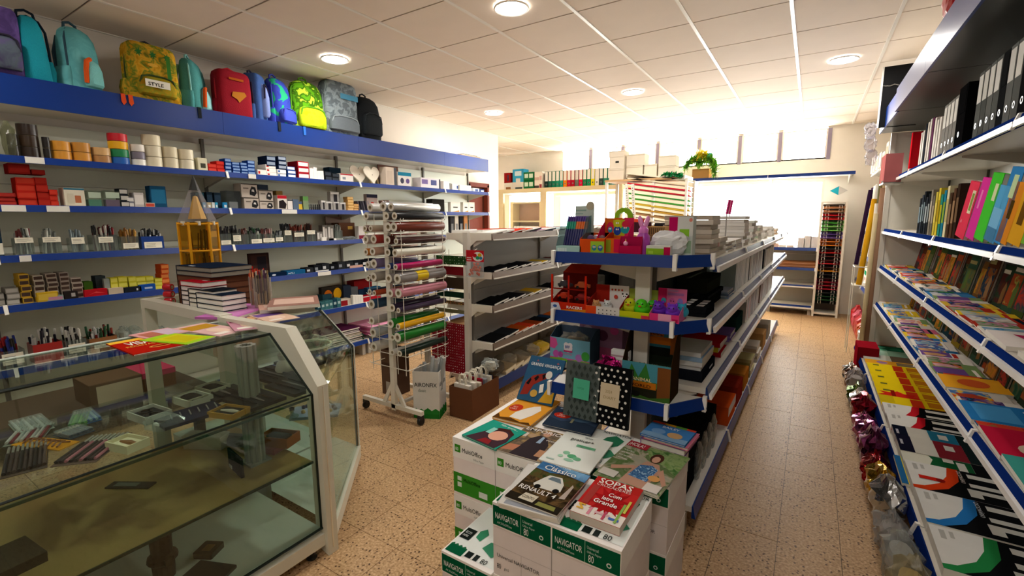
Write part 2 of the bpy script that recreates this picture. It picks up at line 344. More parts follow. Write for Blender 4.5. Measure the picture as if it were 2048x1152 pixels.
for k in range(5):
    lv = [(z, .38, .042, BLUE, None) for z in LZ]
    wb = bay('blue-edged wall shelf bay %s' % ['before the counter stretching out of view', 'behind the near glass counter with amber tape rolls', 'behind the pencil display with blue cartons', 'behind the paper roll stand with white hearts', 'beside the brown door with white cartons'][k],
        (-4.38, LYS[k], 0), pi/2, LYS[k+1]-LYS[k], lv, PANEL, 2.14, canopy=(2.14, 2.31, .385, BLUE), group='blue wall shelving bays')
    shl = [o for o in wb.children if o.name.split('.')[0] == 'shelf']
    for S, p0, p1 in ((0, 47, 86), (1, 0, 49), (1, 90, 136), (2, 36, 60), (0, 493, 508), (1, 560, 590), (3, 632, 658)):
        a, b_ = _solve(p0, 1, (-4.01, 0, LZ[S]-.02)), _solve(p1, 1, (-4.01, 0, LZ[S]-.02))
        if LYS[k] < (a+b_)/2 < LYS[k+1]:
            MB(YZ()).prism([(-.399, LZ[S]-.003), (-.4015, LZ[S]-.003), (-.4015, LZ[S]-.04), (-.399, LZ[S]-.04)], a-LYS[k], b_-LYS[k], K('e6e4dc')).build('price_label', shl[S])
# right-hand wall shelving
RBL = K('122a6a', 'b')
RYS = [5.87, 4.73, 3.58, 2.45, 1.31, .17]
RZ = [1.826, 1.351, .990, .620, .165]; RX = 1.05
for k in range(5):
    lv = [(1.826, .44, .045, RBL, RAILW), (1.351, .44, .045, RBL, RAILW), (.990, .44, .045, RBL, RAILW), (.620, .44, .045, RBL, RAILW), (.165, .57, .045, RBL, None)]
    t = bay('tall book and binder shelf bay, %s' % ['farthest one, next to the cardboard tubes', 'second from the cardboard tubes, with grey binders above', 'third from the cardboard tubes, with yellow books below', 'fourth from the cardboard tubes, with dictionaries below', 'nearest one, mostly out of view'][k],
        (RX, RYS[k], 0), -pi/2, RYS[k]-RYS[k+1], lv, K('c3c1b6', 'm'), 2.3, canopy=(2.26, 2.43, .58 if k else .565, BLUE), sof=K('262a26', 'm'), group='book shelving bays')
    if k == 0:
        MB().box((-.004, -.43, .1), (.012, -.02, 2.26), K('d6d2c6', 'm')).build('end_panel', t); MB().box((-.012, -.47, 0), (.02, -.43, 2.26), K('c9c4b8', 'm')).build('end_post', t)
# second run of wall shelving past the tubes
for k, (y1, y0) in enumerate(((7.2, 6.1), (8.2, 7.2))):
    lv = [(2.05, .40, .04, WHT, None), (1.62, .42, .04, BLUED, None), (1.28, .42, .04, BLUED, None), (.98, .44, .04, BLUED, None), (.62, .46, .04, BLUE, None), (.16, .46, .04, BLUE, None)]
    bay(['shelf bay behind the cardboard tubes on the right wall', 'shelf bay on the right wall beside the coloured tray rack'][k], (RX, y1, 0), -pi/2, y1-y0, lv, K('d9d5c9', 'm'), 2.3, group='far right wall shelving')
# shelving under the far window and the ledge above it
bay('low blue-edged shelf unit with grey back under the far window', (-.52, 8.56, 0), 0, .62, [(1.02, .36, .045, BLUE, None), (.72, .36, .04, BLUE, None), (.46, .36, .04, BLUE, WHT), (.15, .36, .05, BLUE, WHT)], K('a9a69c', 'm'), 1.0)
t = thing('wall_ledge', 'long white ledge with blue front edge above the far window', 'shelf', (0, 0, 0))
for x0, x1 in ((-1.74, -.62), (-.615, .46)):
    s = MB().box((x0, 8.2, 2.07), (x1, 8.6, 2.09), WHT).build('board', t); MB().box((x0, 8.188, 2.062), (x1, 8.2, 2.107), BLUE).build('edge_strip', s)
for x in (-1.7, -.6, .4): MB(Mx.Translation((x, 0, 0)) @ YZ()).prism([(8.58, 2.07), (8.25, 2.07), (8.58, 1.95)], 0, .008, WHT).build('bracket', t)
# ---------------------------------------------------------------- brown edged gondola
BG = (-2.42, -2.06, 2.92); BZ = [1.352, 1.052, .788, .486, .175]
for k in range(3):
    y0 = 2.92+1.1*k; BL_ = 1.1 if k < 2 else .72
    lv = [(z, .20, .05 if z > .2 else .08, BRN if z > .2 else BLUED, OFFW if z > .2 else None) for z in BZ]
    t = bay('brown-edged island shelf bay with envelopes, %s from the gift wrap end' % nth(k), (-2.26, y0, 0), pi/2, BL_, lv, K('8f8a82', 'm'), 1.3, group='brown-edged island bays')
    lv2 = [(z, .20, .05, BRN, None) for z in BZ]
    bay('back side of the brown-edged island, %s bay from the gift wrap end' % nth(k), (-2.29, y0+BL_, 0), -pi/2, BL_, lv2, K('8f8a82', 'm'), 1.3, group='brown-edged island back bays')
    if k == 0:
        MB().box((-.05, -.01, 0), (-.012, .035, 1.36), OFFW).build('end_post', t)
        for z in BZ[:4]:
            MB(Mx.Translation((-.012, 0, 0)) @ YZ()).prism([(0, z+.004), (-.21, z-.0), (-.21, z-.05), (-.07, z-.055), (0, z-.11)], 0, .004, K('e6e0d2', 'm')).build('end_bracket', t)
            MB(Mx.Translation((-.012, 0, 0)) @ YZ()).prism([(.03, z+.004), (.23, z-.0), (.23, z-.05), (.1, z-.055), (.03, z-.11)], 0, .004, K('e6e0d2', 'm')).build('end_bracket', t)
# ---------------------------------------------------------------- blue edged centre gondola (turned a little)
GA = -.0158; GO = V((-.612, 2.09, 0)); GM = Mx.Translation(GO) @ Mx.Rotation(GA, 4, 'Z')
def G(u, v, z): return GM @ V((u, v, z))          # u across (+ towards the aisle), v along
GZ = [1.288, 1.028, .728, .40, .14]
for k in range(5):
    L = .94
    for side in (1, -1):
        d_ = .255 if side > 0 else .40
        lv = [(1.288, d_, .05, BLUED, RAILW), (1.028, d_, .05, BLUED, RAILW), (.728, d_, .05, BLUED, RAILW), (.155, d_-.03, .06, BLUE, None)]
        p = G(.02*side, (k if side > 0 else k+1)*L, 0)
        bay(('blue-edged centre island bay on the aisle side, %s from the toy end' if side > 0 else 'hidden side of the centre island, %s bay from the toy end') % nth(k), p, GA+side*pi/2, L, lv, K('3d4642', 'm') if side > 0 else K('a5a197', 'm'), 1.25, group='centre island bays')
# end cap with three angled blue shelves
ec = thing('end_shelf', 'end display with blue angled shelves full of toys, facing the paper boxes', 'shelving', (0, 0, 0))
MB().box((-.645, 2.03, 0), (-.58, 2.062, 1.27), K('d8d3c8', 'm')).build('post', ec)
MB().box((-.60, 2.062, .1), (-.595, 2.085, 1.25), K('bdb8ae', 'm')).build('back_board', ec)
for zt, xl, xr, xo, yf in ((1.312, -1.0, -.452, -.335, 1.93), (1.036, -1.0, -.452, -.335, 1.93), (.69, -1.0, -.452, -.335, 1.90)):
    poly = [(xl, yf), (xr, yf), (xo, 2.075), (xo-.02, 2.085), (-1.015, 2.085), (-1.03, 2.075)]
    s = MB().prism(poly, zt-.03, zt-.006, WHT).build('shelf', ec)
    def strip(p, q, nm, h=.05, o=.012, mt=BLUE):
        p, q = V((*p, 0)), V((*q, 0)); d_ = (q-p).normalized(); n_ = V((d_.y, -d_.x, 0))
        MB().add([p+V((0, 0, zt)), q+V((0, 0, zt)), q+n_*o+V((0, 0, zt-h)), p+n_*o+V((0, 0, zt-h)), p-n_*.006+V((0, 0, zt)), q-n_*.006+V((0, 0, zt)), q-n_*.006+V((0, 0, zt-h)), p-n_*.006+V((0, 0, zt-h))],
                 [(0, 3, 2, 1), (4, 5, 6, 7), (0, 1, 5, 4), (3, 7, 6, 2), (0, 4, 7, 3), (1, 2, 6, 5)], mt).build(nm, s)
    strip((xl, yf), (xr, yf), 'price_rail'); strip((xr+.002, yf), (xo, 2.075), 'price_rail'); strip((-1.03, 2.075), (xl-.002, yf), 'price_rail')
    for x, y in ((xr, yf), (xl, yf), (xo, 2.078)):
        MB().prism([(x-.008, y-.02), (x+.008, y-.02), (x+.008, y+.006), (x-.008, y+.006)], zt-.062, zt+.005, CLIP).build('clip', s)
MB().box((-1.0, 2.0, 0), (-.45, 2.06, .1), K('3a3d44', 'm')).build('plinth', ec)
# ================================================================ builders of goods (front looks along -y, x across, base at z 0)
def carton(name, label, cat, loc, rz, w, d, h, col, fp=(), tx=(), lid=None, group=None, tp=(), ttx=(), M=None):
    """printed cardboard box: body, lid or tuck flap, print on front and top"""
    t = thing(name, label, cat, loc, rz, group, M)
    e = min(.0015, .03*min(w, d, h))
    b = MB(); b.box((-w/2, 0, 0), (w/2, d, h if not lid else h*.72), K(col)); b.build('body', t)
    if lid: MB().box((-w/2-.002, -.002, h*.72), (w/2+.002, d+.002, h), K(lid)).build('lid', t)
    else: MB().box((-w/2+e, d*.02+e, h), (w/2-e, d-e, h+e), K(col)).build('flap', t)
    if fp or tx: face_print(t, w, h, FRONT(w, -.0022 if lid else 0), fp, tx, 'front_print')
    if tp or ttx: face_print(t, w, d, Mx.Translation((-w/2, 0, h+e)), tp, ttx, 'top_print')
    return t
_slab = {}
def book(name, label, cat, M, w, h, th, cover, patches=(), texts=(), pages='e8e2d4', hard=True, group=None, spine=None, gloss=True):
    """book or magazine lying with its cover up; x across, y up the cover, z out"""
    t = thing(name, label, cat, M=M, group=group)
    cm = K(cover, 'b') if isinstance(cover, str) else cover; o = .003 if hard else 0; c = .0022 if hard else min(.0007, th*.3)
    MB().box((c, o, c), (w-o, h-o, th-c), K(pages)).build('pages', t)
    b = MB(); b.box((0, 0, 0), (w, h, c), cm); b.box((0, 0, th-c), (w, h, th), cm); b.box((-.0005, 0, 0), (c, h, th), cm if not spine else K(spine, 'b')); b.build('cover', t)
    if patches or texts: face_print(t, w, h, Mx.Translation((0, 0, th)), patches, texts)
    return t
def lie(BL, BR, TL, z):
    """matrix and size of a flat thing whose three corners were measured on the level z"""
    a, b, c = at(*BL, z=z), at(*BR, z=z), at(*TL, z=z)
    x = (b-a); w = x.length; x.normalize(); n = V((0, 0, 1)); y = n.cross(x); h = (c-a).dot(y)
    M = Mx((x, y, n)).transposed().to_4x4(); M.translation = a
    return M, w, h
def lie3(BL, BR, TL, z0, z1):
    a, b, c = at(*BL, z=z0), at(*BR, z=z0), at(*TL, z=z1)
    x = b-a; w = x.length; x.normalize(); y = c-a; y -= x*y.dot(x); h = y.length; y.normalize(); n = x.cross(y)
    M = Mx((x, y, n)).transposed().to_4x4(); M.translation = a
    return M, w, h
def tilted(M, ang, axis='X'): return M @ Mx.Rotation(ang, 4, axis)
def tape(name, label, loc, r, h, col, core='c9b48a', group=None, cat='tape'):
    t = thing(name, label, cat, loc, 0, group); r2 = r*.72
    MB().lathe([(r2, .001), (r, .001), (r+.0008, h*.5), (r, h-.001), (r2, h-.001)], K(col, 'g'), 20, close=True).build('tape', t, True)
    MB().lathe([(r2-.004, 0), (r2, 0), (r2, h), (r2-.004, h)], K(core, 'p'), 20, close=True).build('core', t, True)
    return t
PENC = ['1c2c78', '1a1a1c', '8e1d22', 'd8d4c8', '2f5a3c', '3a3a40', 'b8b2a4', '542a22']
def pen_tub(label, loc, rz, w, h, cols, seed, card=None, tall=.06, tub=None, group=None, d=None):
    """clear tub packed with pens and a price card on its front"""
    r_ = random.Random(seed); t = thing('pen_tub', label, 'pen tub', loc, rz, group); d = d or w*.9
    cm = K(tub or 'd5dcd6', 'c' if not tub else 'g'); b = MB(); e = .0015
    for a, c in (((-w/2, 0, 0), (w/2, e, h)), ((-w/2, d-e, 0), (w/2, d, h)), ((-w/2, e, 0), (-w/2+e, d-e, h)), ((w/2-e, e, 0), (w/2, d-e, h)), ((-w/2+e, e, 0), (w/2-e, d-e, e))): b.box(a, c, cm)
    b.build('tub', t)
    b = MB(); n = max(9, int(w*230))
    for i in range(n):
        x, y = r_.uniform(-w/2+.012, w/2-.012), r_.uniform(.01, d-.012); c = K(r_.choice(cols), 'g'); L = h+r_.uniform(.3, 1)*tall
        dx, dy = r_.uniform(-.012, .012), r_.uniform(-.012, .012)
        b.tube([(x, y, .004), (x+dx*.7, y+dy*.7, L*.72)], .0055, c, 6); b.tube([(x+dx*.7, y+dy*.7, L*.72), (x+dx, y+dy, L-.004), (x+dx, y+dy, L)], [.007, .007, .004], K(r_.choice(cols), 'g'), 6)
    o = b.build('pens', t); o['kind'] = 'stuff'
    if card:
        cw, ch, cz = card
        c = MB().box((-cw/2, -.003, cz), (cw/2, -.0005, cz+ch), K('ece6d2')).build('price_card', t)
        b = MB()
        for q in range(3): b.box((-cw*.4, -.0036, cz+ch*(.25+.22*q)), (cw*r_.uniform(.1, .4), -.003, cz+ch*(.30+.22*q)), K('6b675e'))
        b.build('writing', c)
    return t
def blister(name, label, cat, M, w, h, card, col, shape='ball', group=None, head=None):
    """hanging pack: backing card with a clear bubble over the goods"""
    t = thing(name, label, cat, M=M, group=group)
    b = MB(); b.prism([(-w/2, 0), (w/2, 0), (w/2, h-.008), (w/2-.008, h), (-w/2+.008, h), (-w/2, h-.008)], 0, .0012, K(card), Mx.Rotation(pi/2, 4, 'X')); b.build('card', t)
    b = MB()
    if shape == 'ball':
        for i in range(7): b.ball((rnd.uniform(-.26, .26)*w, -.012, h*rnd.uniform(.15, .5)), w*.16, K(col, 'g'), 8, 6)
    else: b.box((-w*.3, -.014, h*.1), (w*.3, -.002, h*.55), K(col, 'g'))
    b.build('contents', t)
    MB().loft([(h*.05, 0, -.011, w*.4, .010), (h*.3, 0, -.014, w*.43, .014), (h*.6, 0, -.011, w*.4, .010)], K('e6ebe8', 'c'), 14, 4).build('bubble', t, True)
    if head: MB().box((-w/2, -.0016, h*.66), (w/2, -.0002, h*.99), K(head)).build('header_print', t)
    return t
def KF(c): return K(c, 'f') if isinstance(c, str) else c
def backpack(label, loc, rz, w, d, h, col, side=None, pocket=None, opts=()):
    side = side or col; t = thing('backpack', label, 'backpack', loc, rz, None)
    lv = [(0, 0, d*.5, w*.46, d*.44), (h*.03, 0, d*.5, w*.5, d*.5), (h*.3, 0, d*.5, w*.5, d*.5), (h*.6, 0, d*.5, w*.49, d*.47), (h*.8, 0, d*.53, w*.46, d*.42), (h*.92, 0, d*.58, w*.38, d*.33), (h*.98, 0, d*.63, w*.25, d*.22), (h, 0, d*.66, w*.12, d*.1)]
    if 'square' in opts: lv = [(0, 0, d*.5, w*.48, d*.48), (h*.03, 0, d*.5, w*.5, d*.5), (h*.5, 0, d*.5, w*.5, d*.5), (h*.88, 0, d*.5, w*.49, d*.48), (h*.96, 0, d*.5, w*.46, d*.44), (h, 0, d*.5, w*.4, d*.36)]
    if 'flat' in opts: lv = [(z, x, y, rx*(1-.25*z/h), ry*(1-.1*z/h)) for z, x, y, rx, ry in lv]
    ex = 5 if 'square' in opts else 3.2
    MB().loft(lv, KF(col), 28, ex).build('body', t, True)
    # side gusset band with zip
    pts = [(-w*.495, d*.35, h*.12), (-w*.5, d*.36, h*.5), (-w*.47, d*.4, h*.78), (-w*.32, d*.48, h*.93), (0, d*.5, h*.985), (w*.32, d*.48, h*.93), (w*.47, d*.4, h*.78), (w*.5, d*.36, h*.5), (w*.495, d*.35, h*.12)]
    MB().tube(pts, .007, K(side, 'f'), 6).build('zip', t, True)
    MB().tube([(-.04, d*.66, h-.012), (-.035, d*.67, h+.02), (0, d*.68, h+.034), (.035, d*.67, h+.02), (.04, d*.66, h-.012)], .008, K('2a2f33' if 'darkstrap' in opts else side, 'f'), 8).build('handle', t, True)
    for s in (-1, 1): MB().tube([(s*w*.22, d*.95, h*.85), (s*w*.26, d+.02, h*.6), (s*w*.3, d*.99, h*.15)], .014, K(side, 'f'), 6).build('shoulder_strap', t, True)
    if pocket:
        pc, pw, ph, pz = pocket; pw *= w; ph *= h; pz *= h; dd = .045
        MB().loft([(pz, 0, 0, pw*.46, dd*.7), (pz+ph*.08, 0, 0, pw*.5, dd), (pz+ph*.6, 0, 0, pw*.5, dd*.95), (pz+ph*.88, 0, .005, pw*.42, dd*.7), (pz+ph, 0, .012, pw*.26, dd*.3)], KF(pc), 20, 3.5).build('front_pocket', t, True)
        MB().tube([(-pw*.46, -dd*.55, pz+ph*.55), (-pw*.4, -dd*.6, pz+ph*.86), (-pw*.2, -dd*.4, pz+ph*.98), (pw*.2, -dd*.4, pz+ph*.98), (pw*.4, -dd*.6, pz+ph*.86), (pw*.46, -dd*.55, pz+ph*.55)], .006, K(side, 'f'), 6).build('pocket_zip', t, True) if 'trim' not in opts else None
        if 'trim' in opts: MB().tube([(-pw*.5, -dd*.3, pz+ph*.1), (-pw*.53, -dd*.45, pz+ph*.55), (-pw*.44, -dd*.45, pz+ph*.9), (-pw*.15, -dd*.3, pz+ph*1.02)], .014, K('d8561c', 'f'), 6).build('orange_trim', t, True)
    for s in (-1, 1):
        MB().loft([(.01, s*w*.5, d*.55, .02, d*.28), (h*.2, s*w*.505, d*.55, .026, d*.3), (h*.34, s*w*.5, d*.55, .014, d*.29)], KF(side if 'meshpocket' in opts else col), 14, 3).build('side_pocket', t, True)
    return t
def crumple(name, label, cat, loc, w, d, h, mt, seed, rz=0, group=None, ex=2.6, jit=.16, tie=True, inner=None):
    """crumpled film or foil pack with a gathered top"""
    r_ = random.Random(seed); t = thing(name, label, cat, loc, rz, group); lv = []
    N = 9
    for i in range(N):
        q = i/(N-1); k = (.55+.45*sin(pi*min(q*1.5, 1)*.5+.2)) if q < .8 else 1-.5*(q-.8)/.2
        lv.append((h*q, r_.uniform(-.02, .02)*w, d/2, w/2*k, d/2*k*(1 if q < .85 else .6)))
    MB().loft(lv, mt, 18, ex, jit=jit, rg=r_).build('wrapping', t)
    if inner: MB().loft([(h*.03, 0, d/2, w*.3, d*.3), (h*.4, 0, d/2, w*.36, d*.36), (h*.7, 0, d/2, w*.3, d*.3)], inner, 12, 2.5, jit=.1, rg=r_).build('contents', t)
    if tie: MB().loft([(h*.98, 0, d/2, w*.16, d*.12), (h*1.04, .005, d/2, w*.3, d*.1), (h*1.1, 0, d/2, w*.34, d*.06)], mt, 12, 2, jit=.3, rg=r_).build('gathered_top', t)
    return t
def roll(name, label, cat, p0, p1, r, col, kind='g', core='e9e4d8', group=None, band=None):
    """paper or film roll with an open cardboard core"""
    p0, p1 = V(p0), V(p1); L = (p1-p0).length; q = (p1-p0).to_track_quat('Z', 'Y'); M = q.to_matrix().to_4x4(); M.translation = p0
    t = thing(name, label, cat, M=M, group=group); rc = r*.36
    MB().lathe([(rc+.003, 0), (r*.96, 0), (r, .002), (r, L-.002), (r*.96, L), (rc+.003, L)], K(col, kind), 18).build('sheet', t, True)
    MB().lathe([(rc+.003, -.0012), (r*.93, -.0012), (r*.93, -.0003)], K(core), 18).build('roll_edge', t)
    MB().lathe([(rc, -.002), (rc+.0035, -.002), (rc+.0035, L), (rc, L)], K('b9a98c'), 14, close=True).build('core', t, True)
    MB().lathe([(.0005, .03), (rc, .03)], K('1b1a18'), 14).build('core_shade', t)  # near-black disc painted for the dark inside of the open core
    if band: MB().lathe([(r+.0006, L*.35), (r+.0012, L*.36), (r+.0012, L*.58), (r+.0006, L*.59)], K(band, 'g'), 18).build('label_band', t, True)
    return t
def binder(label, loc, rz, w, d, h, body, spine, lab='e9e9e6', name='lever_arch_binder', group=None, lz=(.55, .95)):
    t = thing(name, label, 'binder', loc, rz, group)
    for x in (-w/2, w/2-.003): MB().box((x, 0, 0), (x+.003, d, h), K(body)).build('board', t)
    MB().box((-w/2, -.003, 0), (w/2, 0, h), K(spine)).build('spine', t)
    MB().box((-w/2+.004, .01, .006), (w/2-.004, d-.01, h*.93), K('e6e1d4')).build('papers', t)
    MB().box((-w*.4, -.0042, h*lz[0]), (w*.4, -.003, h*lz[1]), K(lab)).build('spine_label', t)
    MB(Mx.Translation((0, -.0032, h*.22)) @ Mx.Rotation(pi/2, 4, 'X')).lathe([(.001, 0), (.0095, 0), (.0095, .0008), (.001, .0008)], K('121212'), 14).build('finger_hole', t)
    MB(Mx.Translation((0, -.0035, h*.22)) @ Mx.Rotation(pi/2, 4, 'X')).lathe([(.009, 0), (.014, 0), (.014, .0016), (.009, .0016)], K('8a8a88', 's'), 14, close=True).build('finger_ring', t)
    return t
def upright_book(label, loc, rz, w, d, h, col, band=None, group=None, name='book', cat='book', lean=0, pages='e6dfcf', kind='b'):
    M = Mx.Translation(loc) @ Mx.Rotation(rz, 4, 'Z') @ Mx.Rotation(lean, 4, 'Y'); t = thing(name, label, cat, M=M, group=group); c = min(.002, w*.15)
    b = MB(); b.box((-w/2, 0, 0), (-w/2+c, d, h), K(col, kind)); b.box((w/2-c, 0, 0), (w/2, d, h), K(col, kind)); b.box((-w/2, -.0015, 0), (w/2, .001, h), K(col, kind)); b.build('cover', t)
    MB().box((-w/2+c, .001, .003), (w/2-c, d-.003, h-.003), K(pages)).build('pages', t)
    if band: MB().box((-w*.42, -.0022, h*.3), (w*.42, -.0015, h*.75), K(band)).build('spine_print', t)
    return t
def display_tray(name, label, cat, loc, w, d, hf, hb, col, inner, header, fp=(), hp=(), tx=(), htx=(), rz=0, group=None):
    """counter display box: low front tray, sides that rise to the back, printed header card"""
    t = thing(name, label, cat, loc, rz, group); e = .002; cm = K(col)
    b = MB(); b.box((-w/2, 0, 0), (w/2, d, e), cm); b.box((-w/2, 0, e), (w/2, e, hf), cm); b.build('tray', t)
    for s in (-1, 1):
        x = s*w/2-(e if s > 0 else 0)
        MB(Mx.Translation((x, 0, 0)) @ YZ()).prism([(e, e), (d, e), (d, min(hb, hf*2.1)), (d*.55, min(hb, hf*1.7)), (e, hf)], 0, e, K(inner)).build('side_flap', t)
    hd = MB().box((-w/2, d-e, e), (w/2, d, hb), K(header)).build('header_card', t)
    if fp or tx: face_print(t, w, hf, FRONT(w), fp, tx, 'front_print')
    if hp or htx: face_print(t, w, hb-hf, FRONT(w, d-e, hf), hp, htx, 'header_print')
    return t
# ================================================================ glass counter in three sections
CFR = K('d9d6c4', 'm'); DKE = K('14201a', 'g'); DECK = K('c9d0c6', 'g')
X0, X1, XT, XB = -1.70, -1.72, -2.0, -2.46      # foot front, front pane, top front edge, back
ZK, ZT, ZD = .735, .962, .12
YN, YE = -1.2, 1.17
cA = thing('display_counter', 'long glass display counter with white frame in front of the wall shelves', 'counter')
def prof_frame(parent, y0, y1, name):
    outer = [(X0+.02, 0), (X0+.02, .775), (-1.88, 1.0), (-2.5, .985), (-2.5, 0)]; inner = [(X1-.04, .02), (X1-.04, .755), (-2.02, .945), (-2.44, .945), (-2.44, .02)]
    b = MB(Mx(((1, 0, 0, 0), (0, 0, -1, 0), (0, 1, 0, 0), (0, 0, 0, 1))))
    for i in range(4): b.prism([outer[i], outer[i+1], inner[i+1], inner[i]][::-1], -y1, -y0, CFR)
    return b.build(name, parent)
prof_frame(cA, YE-.05, YE, 'end_frame')
MB().tube([(X0+.021, YE-.0255, .03), (X0+.021, YE-.0255, .77)], .004, K('eceadd', 's'), 6).build('frame_bead', cA)
b = MB(); b.box((XB, YN, ZT-.006), (XT, YE-.05, ZT), GLASS); b.build('top_pane', cA)
MB().tube([(XT, YN, ZT-.003), (XT, YE-.05, ZT-.003)], .0065, DKE, 6).build('glass_edge', cA)
MB().tube([(XB, YN, ZT-.003), (XB, YE-.05, ZT-.003)], .006, K('cfd6cf', 'g'), 6).build('back_edge', cA)
MB(Mx(((1, 0, 0, 0), (0, 0, -1, 0), (0, 1, 0, 0), (0, 0, 0, 1)))).prism([(XT, ZT-.006), (XT+.004, ZT-.002), (X1, ZK+.002), (X1-.005, ZK)], -(YE-.05), -YN, GLASS).build('sloping_pane', cA)
MB().box((X1-.005, YN, ZD+.0), (X1, YE-.05, ZK), GLASS).build('front_pane', cA)
MB().tube([(X1, YN, ZK), (X1, YE-.05, ZK)], .004, DKE, 6).build('glass_edge', cA)
MB().tube([(X1+.002, YE-.052, ZD), (X1+.002, YE-.052, ZK), (XT+.002, YE-.052, ZT-.004)], .006, DKE, 6).build('seal', cA)
MB().box((XB+.02, YN, ZD-.02), (X1-.008, YE-.05, ZD), DECK).build('deck', cA)
MB().box((XB, YN, .045), (X0-.0, YE-.05, ZD-.02), CFR).build('bottom_rail', cA)
MB().tube([(X1+.006, YN, ZD+.002), (X1+.006, YE-.05, ZD+.002)], .006, DKE, 6).build('seal', cA)
S1 = MB().box((XB+.05, YN, .712), (X1-.012, YE-.06, .719), GLASS).build('glass_shelf', cA)
MB().box((X1-.0135, YN, .711), (X1-.009, YE-.06, .72), K('2c4436', 'g')).build('shelf_edge', S1)
FLOOR_REFL = K('947a4a', 'g')  # brown reflection of the floor, painted into the colour of this glass shelf
S2 = MB().box((XB+.03, YN, .427), (X1-.014, YE-.06, .434), FLOOR_REFL).build('floor_reflection_shelf', cA)
MB().box((X1-.0155, YN, .426), (X1-.009, YE-.06, .435), K('1d2b22', 'g')).build('shelf_edge', S2)
for y in (-.6, .83):
    MB().box((XB-.02, y-.025, 0), (XB+.02, y+.025, ZT-.008), CFR).build('back_post', cA)
for x, y in ((X0-.03, YE-.1), (XB+.05, YE-.1), (X0-.03, -.6), (XB+.05, -.6)): MB().lathe([(.02, 0), (.024, .006), (.012, .012), (.012, .05)], K('24241f', 'g'), 10, Mx.Translation((x, y, 0))).build('foot', cA)
# corner section
cC = thing('corner_counter', 'angled glass corner section of the counter with a cut glass bowl inside', 'counter')
A0, A1 = V((-1.735, YE+.012, 0)), V((-2.235, 1.73, 0)); T0, T1 = V((-1.985, YE+.004, 0)), V((-2.29, 1.57, 0))
def quad(nm, p, q, r, s, mt, th=.006):
    n = (q-p).cross(s-p).normalized()*th
    return MB().add([p, q, r, s, p+n, q+n, r+n, s+n], [(0, 3, 2, 1), (4, 5, 6, 7), (0, 1, 5, 4), (1, 2, 6, 5), (2, 3, 7, 6), (3, 0, 4, 7)], mt).build(nm, cC)
zz = lambda p, z: V((p.x, p.y, z))
quad('front_pane', zz(A0, .1), zz(A1, .1), zz(A1, ZK-.01), zz(A0, ZK-.01), GLASS)
quad('sloping_pane', zz(A0, ZK-.01), zz(A1, ZK-.01), zz(T1, ZT), zz(T0, ZT), GLASS)
MB().add([(-1.99, YE+.004, ZT), (T1.x, T1.y, ZT), (-2.45, 1.57, ZT), (-2.45, YE+.004, ZT)], [(0, 1, 2, 3)], GLASS).build('top_pane', cC)
MB().add([(-2.45, 1.574, ZT-.003), (T1.x, T1.y, ZT-.003), (A1.x, A1.y, ZK-.01), (-2.45, 1.73, ZK-.01)], [(0, 1, 2, 3)], GLASS).build('sloping_pane', cC); MB().add([(-2.45, 1.73, .1), (A1.x, A1.y, .1), (A1.x, A1.y, ZK-.01), (-2.45, 1.73, ZK-.01)], [(0, 1, 2, 3)], GLASS).build('front_pane', cC)
MB().tube([zz(T1, ZT), zz(A1, ZK-.01), zz(A1, .03)], .007, DKE, 6).build('seal', cC)
MB().tube([zz(T1, ZT)+V((.01, .008, 0)), zz(A1, ZK-.008)+V((.01, .008, 0)), zz(A1, .03)+V((.01, .008, 0))], .0035, K('d8ddd4', 'g'), 6).build('glass_edge', cC)
quad('bottom_rail', zz(A0, .035), zz(A1, .035), zz(A1, .1), zz(A0, .1), CFR, .02)
MB().add([(-1.75, YE+.01, .1), (A1.x, A1.y, .1), (-2.45, 1.73, .1), (-2.45, YE+.01, .1)], [(0, 1, 2, 3)], DECK).build('deck', cC)
MB().add([(-1.80, YE+.01, .715), (-2.24, 1.69, .715), (-2.45, 1.69, .715), (-2.45, YE+.01, .715)], [(0, 1, 2, 3)], GLASS).build('glass_shelf', cC)
MB().add([(-1.78, YE+.01, .42), (-2.24, 1.70, .42), (-2.45, 1.70, .42), (-2.45, YE+.01, .42)], [(0, 1, 2, 3)], GLASS).build('glass_shelf', cC)
b = MB(); b.add([(-2.215, YE+.01, 0), (-2.215, YE+.01, .712), (-2.445, YE+.01, .712), (-2.445, YE+.01, 0)], [(0, 1, 2, 3)], K('b9c4b4', 'g'))
b.build('inner_panel', cC)
# back section
cB = thing('back_counter', 'short white-framed glass counter carrying the books and pencil display', 'counter')
b = MB(); b.box((-3.42, 1.13, .94), (-2.46, 1.19, .99), CFR); b.build('top_rail', cB)
for x in (-3.42, -2.5): MB().box((x, 1.13, 0), (x+.05, 1.19, .94), CFR).build('post', cB)
MB().box((-3.42, 1.68, 0), (-3.37, 1.73, ZK), CFR).build('post', cB)
b = MB(); b.box((-3.42, 1.19, .94), (-3.37, 1.57, .99), CFR); b.build('side_rail', cB)
MB().box((-3.37, 1.19, ZT-.006), (-2.45, 1.57, ZT), GLASS).build('top_pane', cB)
MB().add([(-3.4, 1.574, ZT-.003), (-2.462, 1.574, ZT-.003), (-2.462, 1.73, ZK), (-3.4, 1.73, ZK)], [(0, 1, 2, 3)], GLASS).build('sloping_pane', cB)
MB().box((-3.37, 1.724, .1), (-2.462, 1.73, ZK), GLASS).build('front_pane', cB)
MB().box((-3.37, 1.2, .09), (-2.46, 1.72, .105), DECK).build('deck', cB); MB().box((-3.37, 1.2, .03), (-2.46, 1.72, .09), CFR).build('bottom_rail', cB)
MB().box((-3.37, 1.21, .425), (-2.46, 1.7, .432), GLASS).build('glass_shelf', cB); MB().box((-3.37, 1.21, .712), (-2.46, 1.69, .719), GLASS).build('glass_shelf', cB)
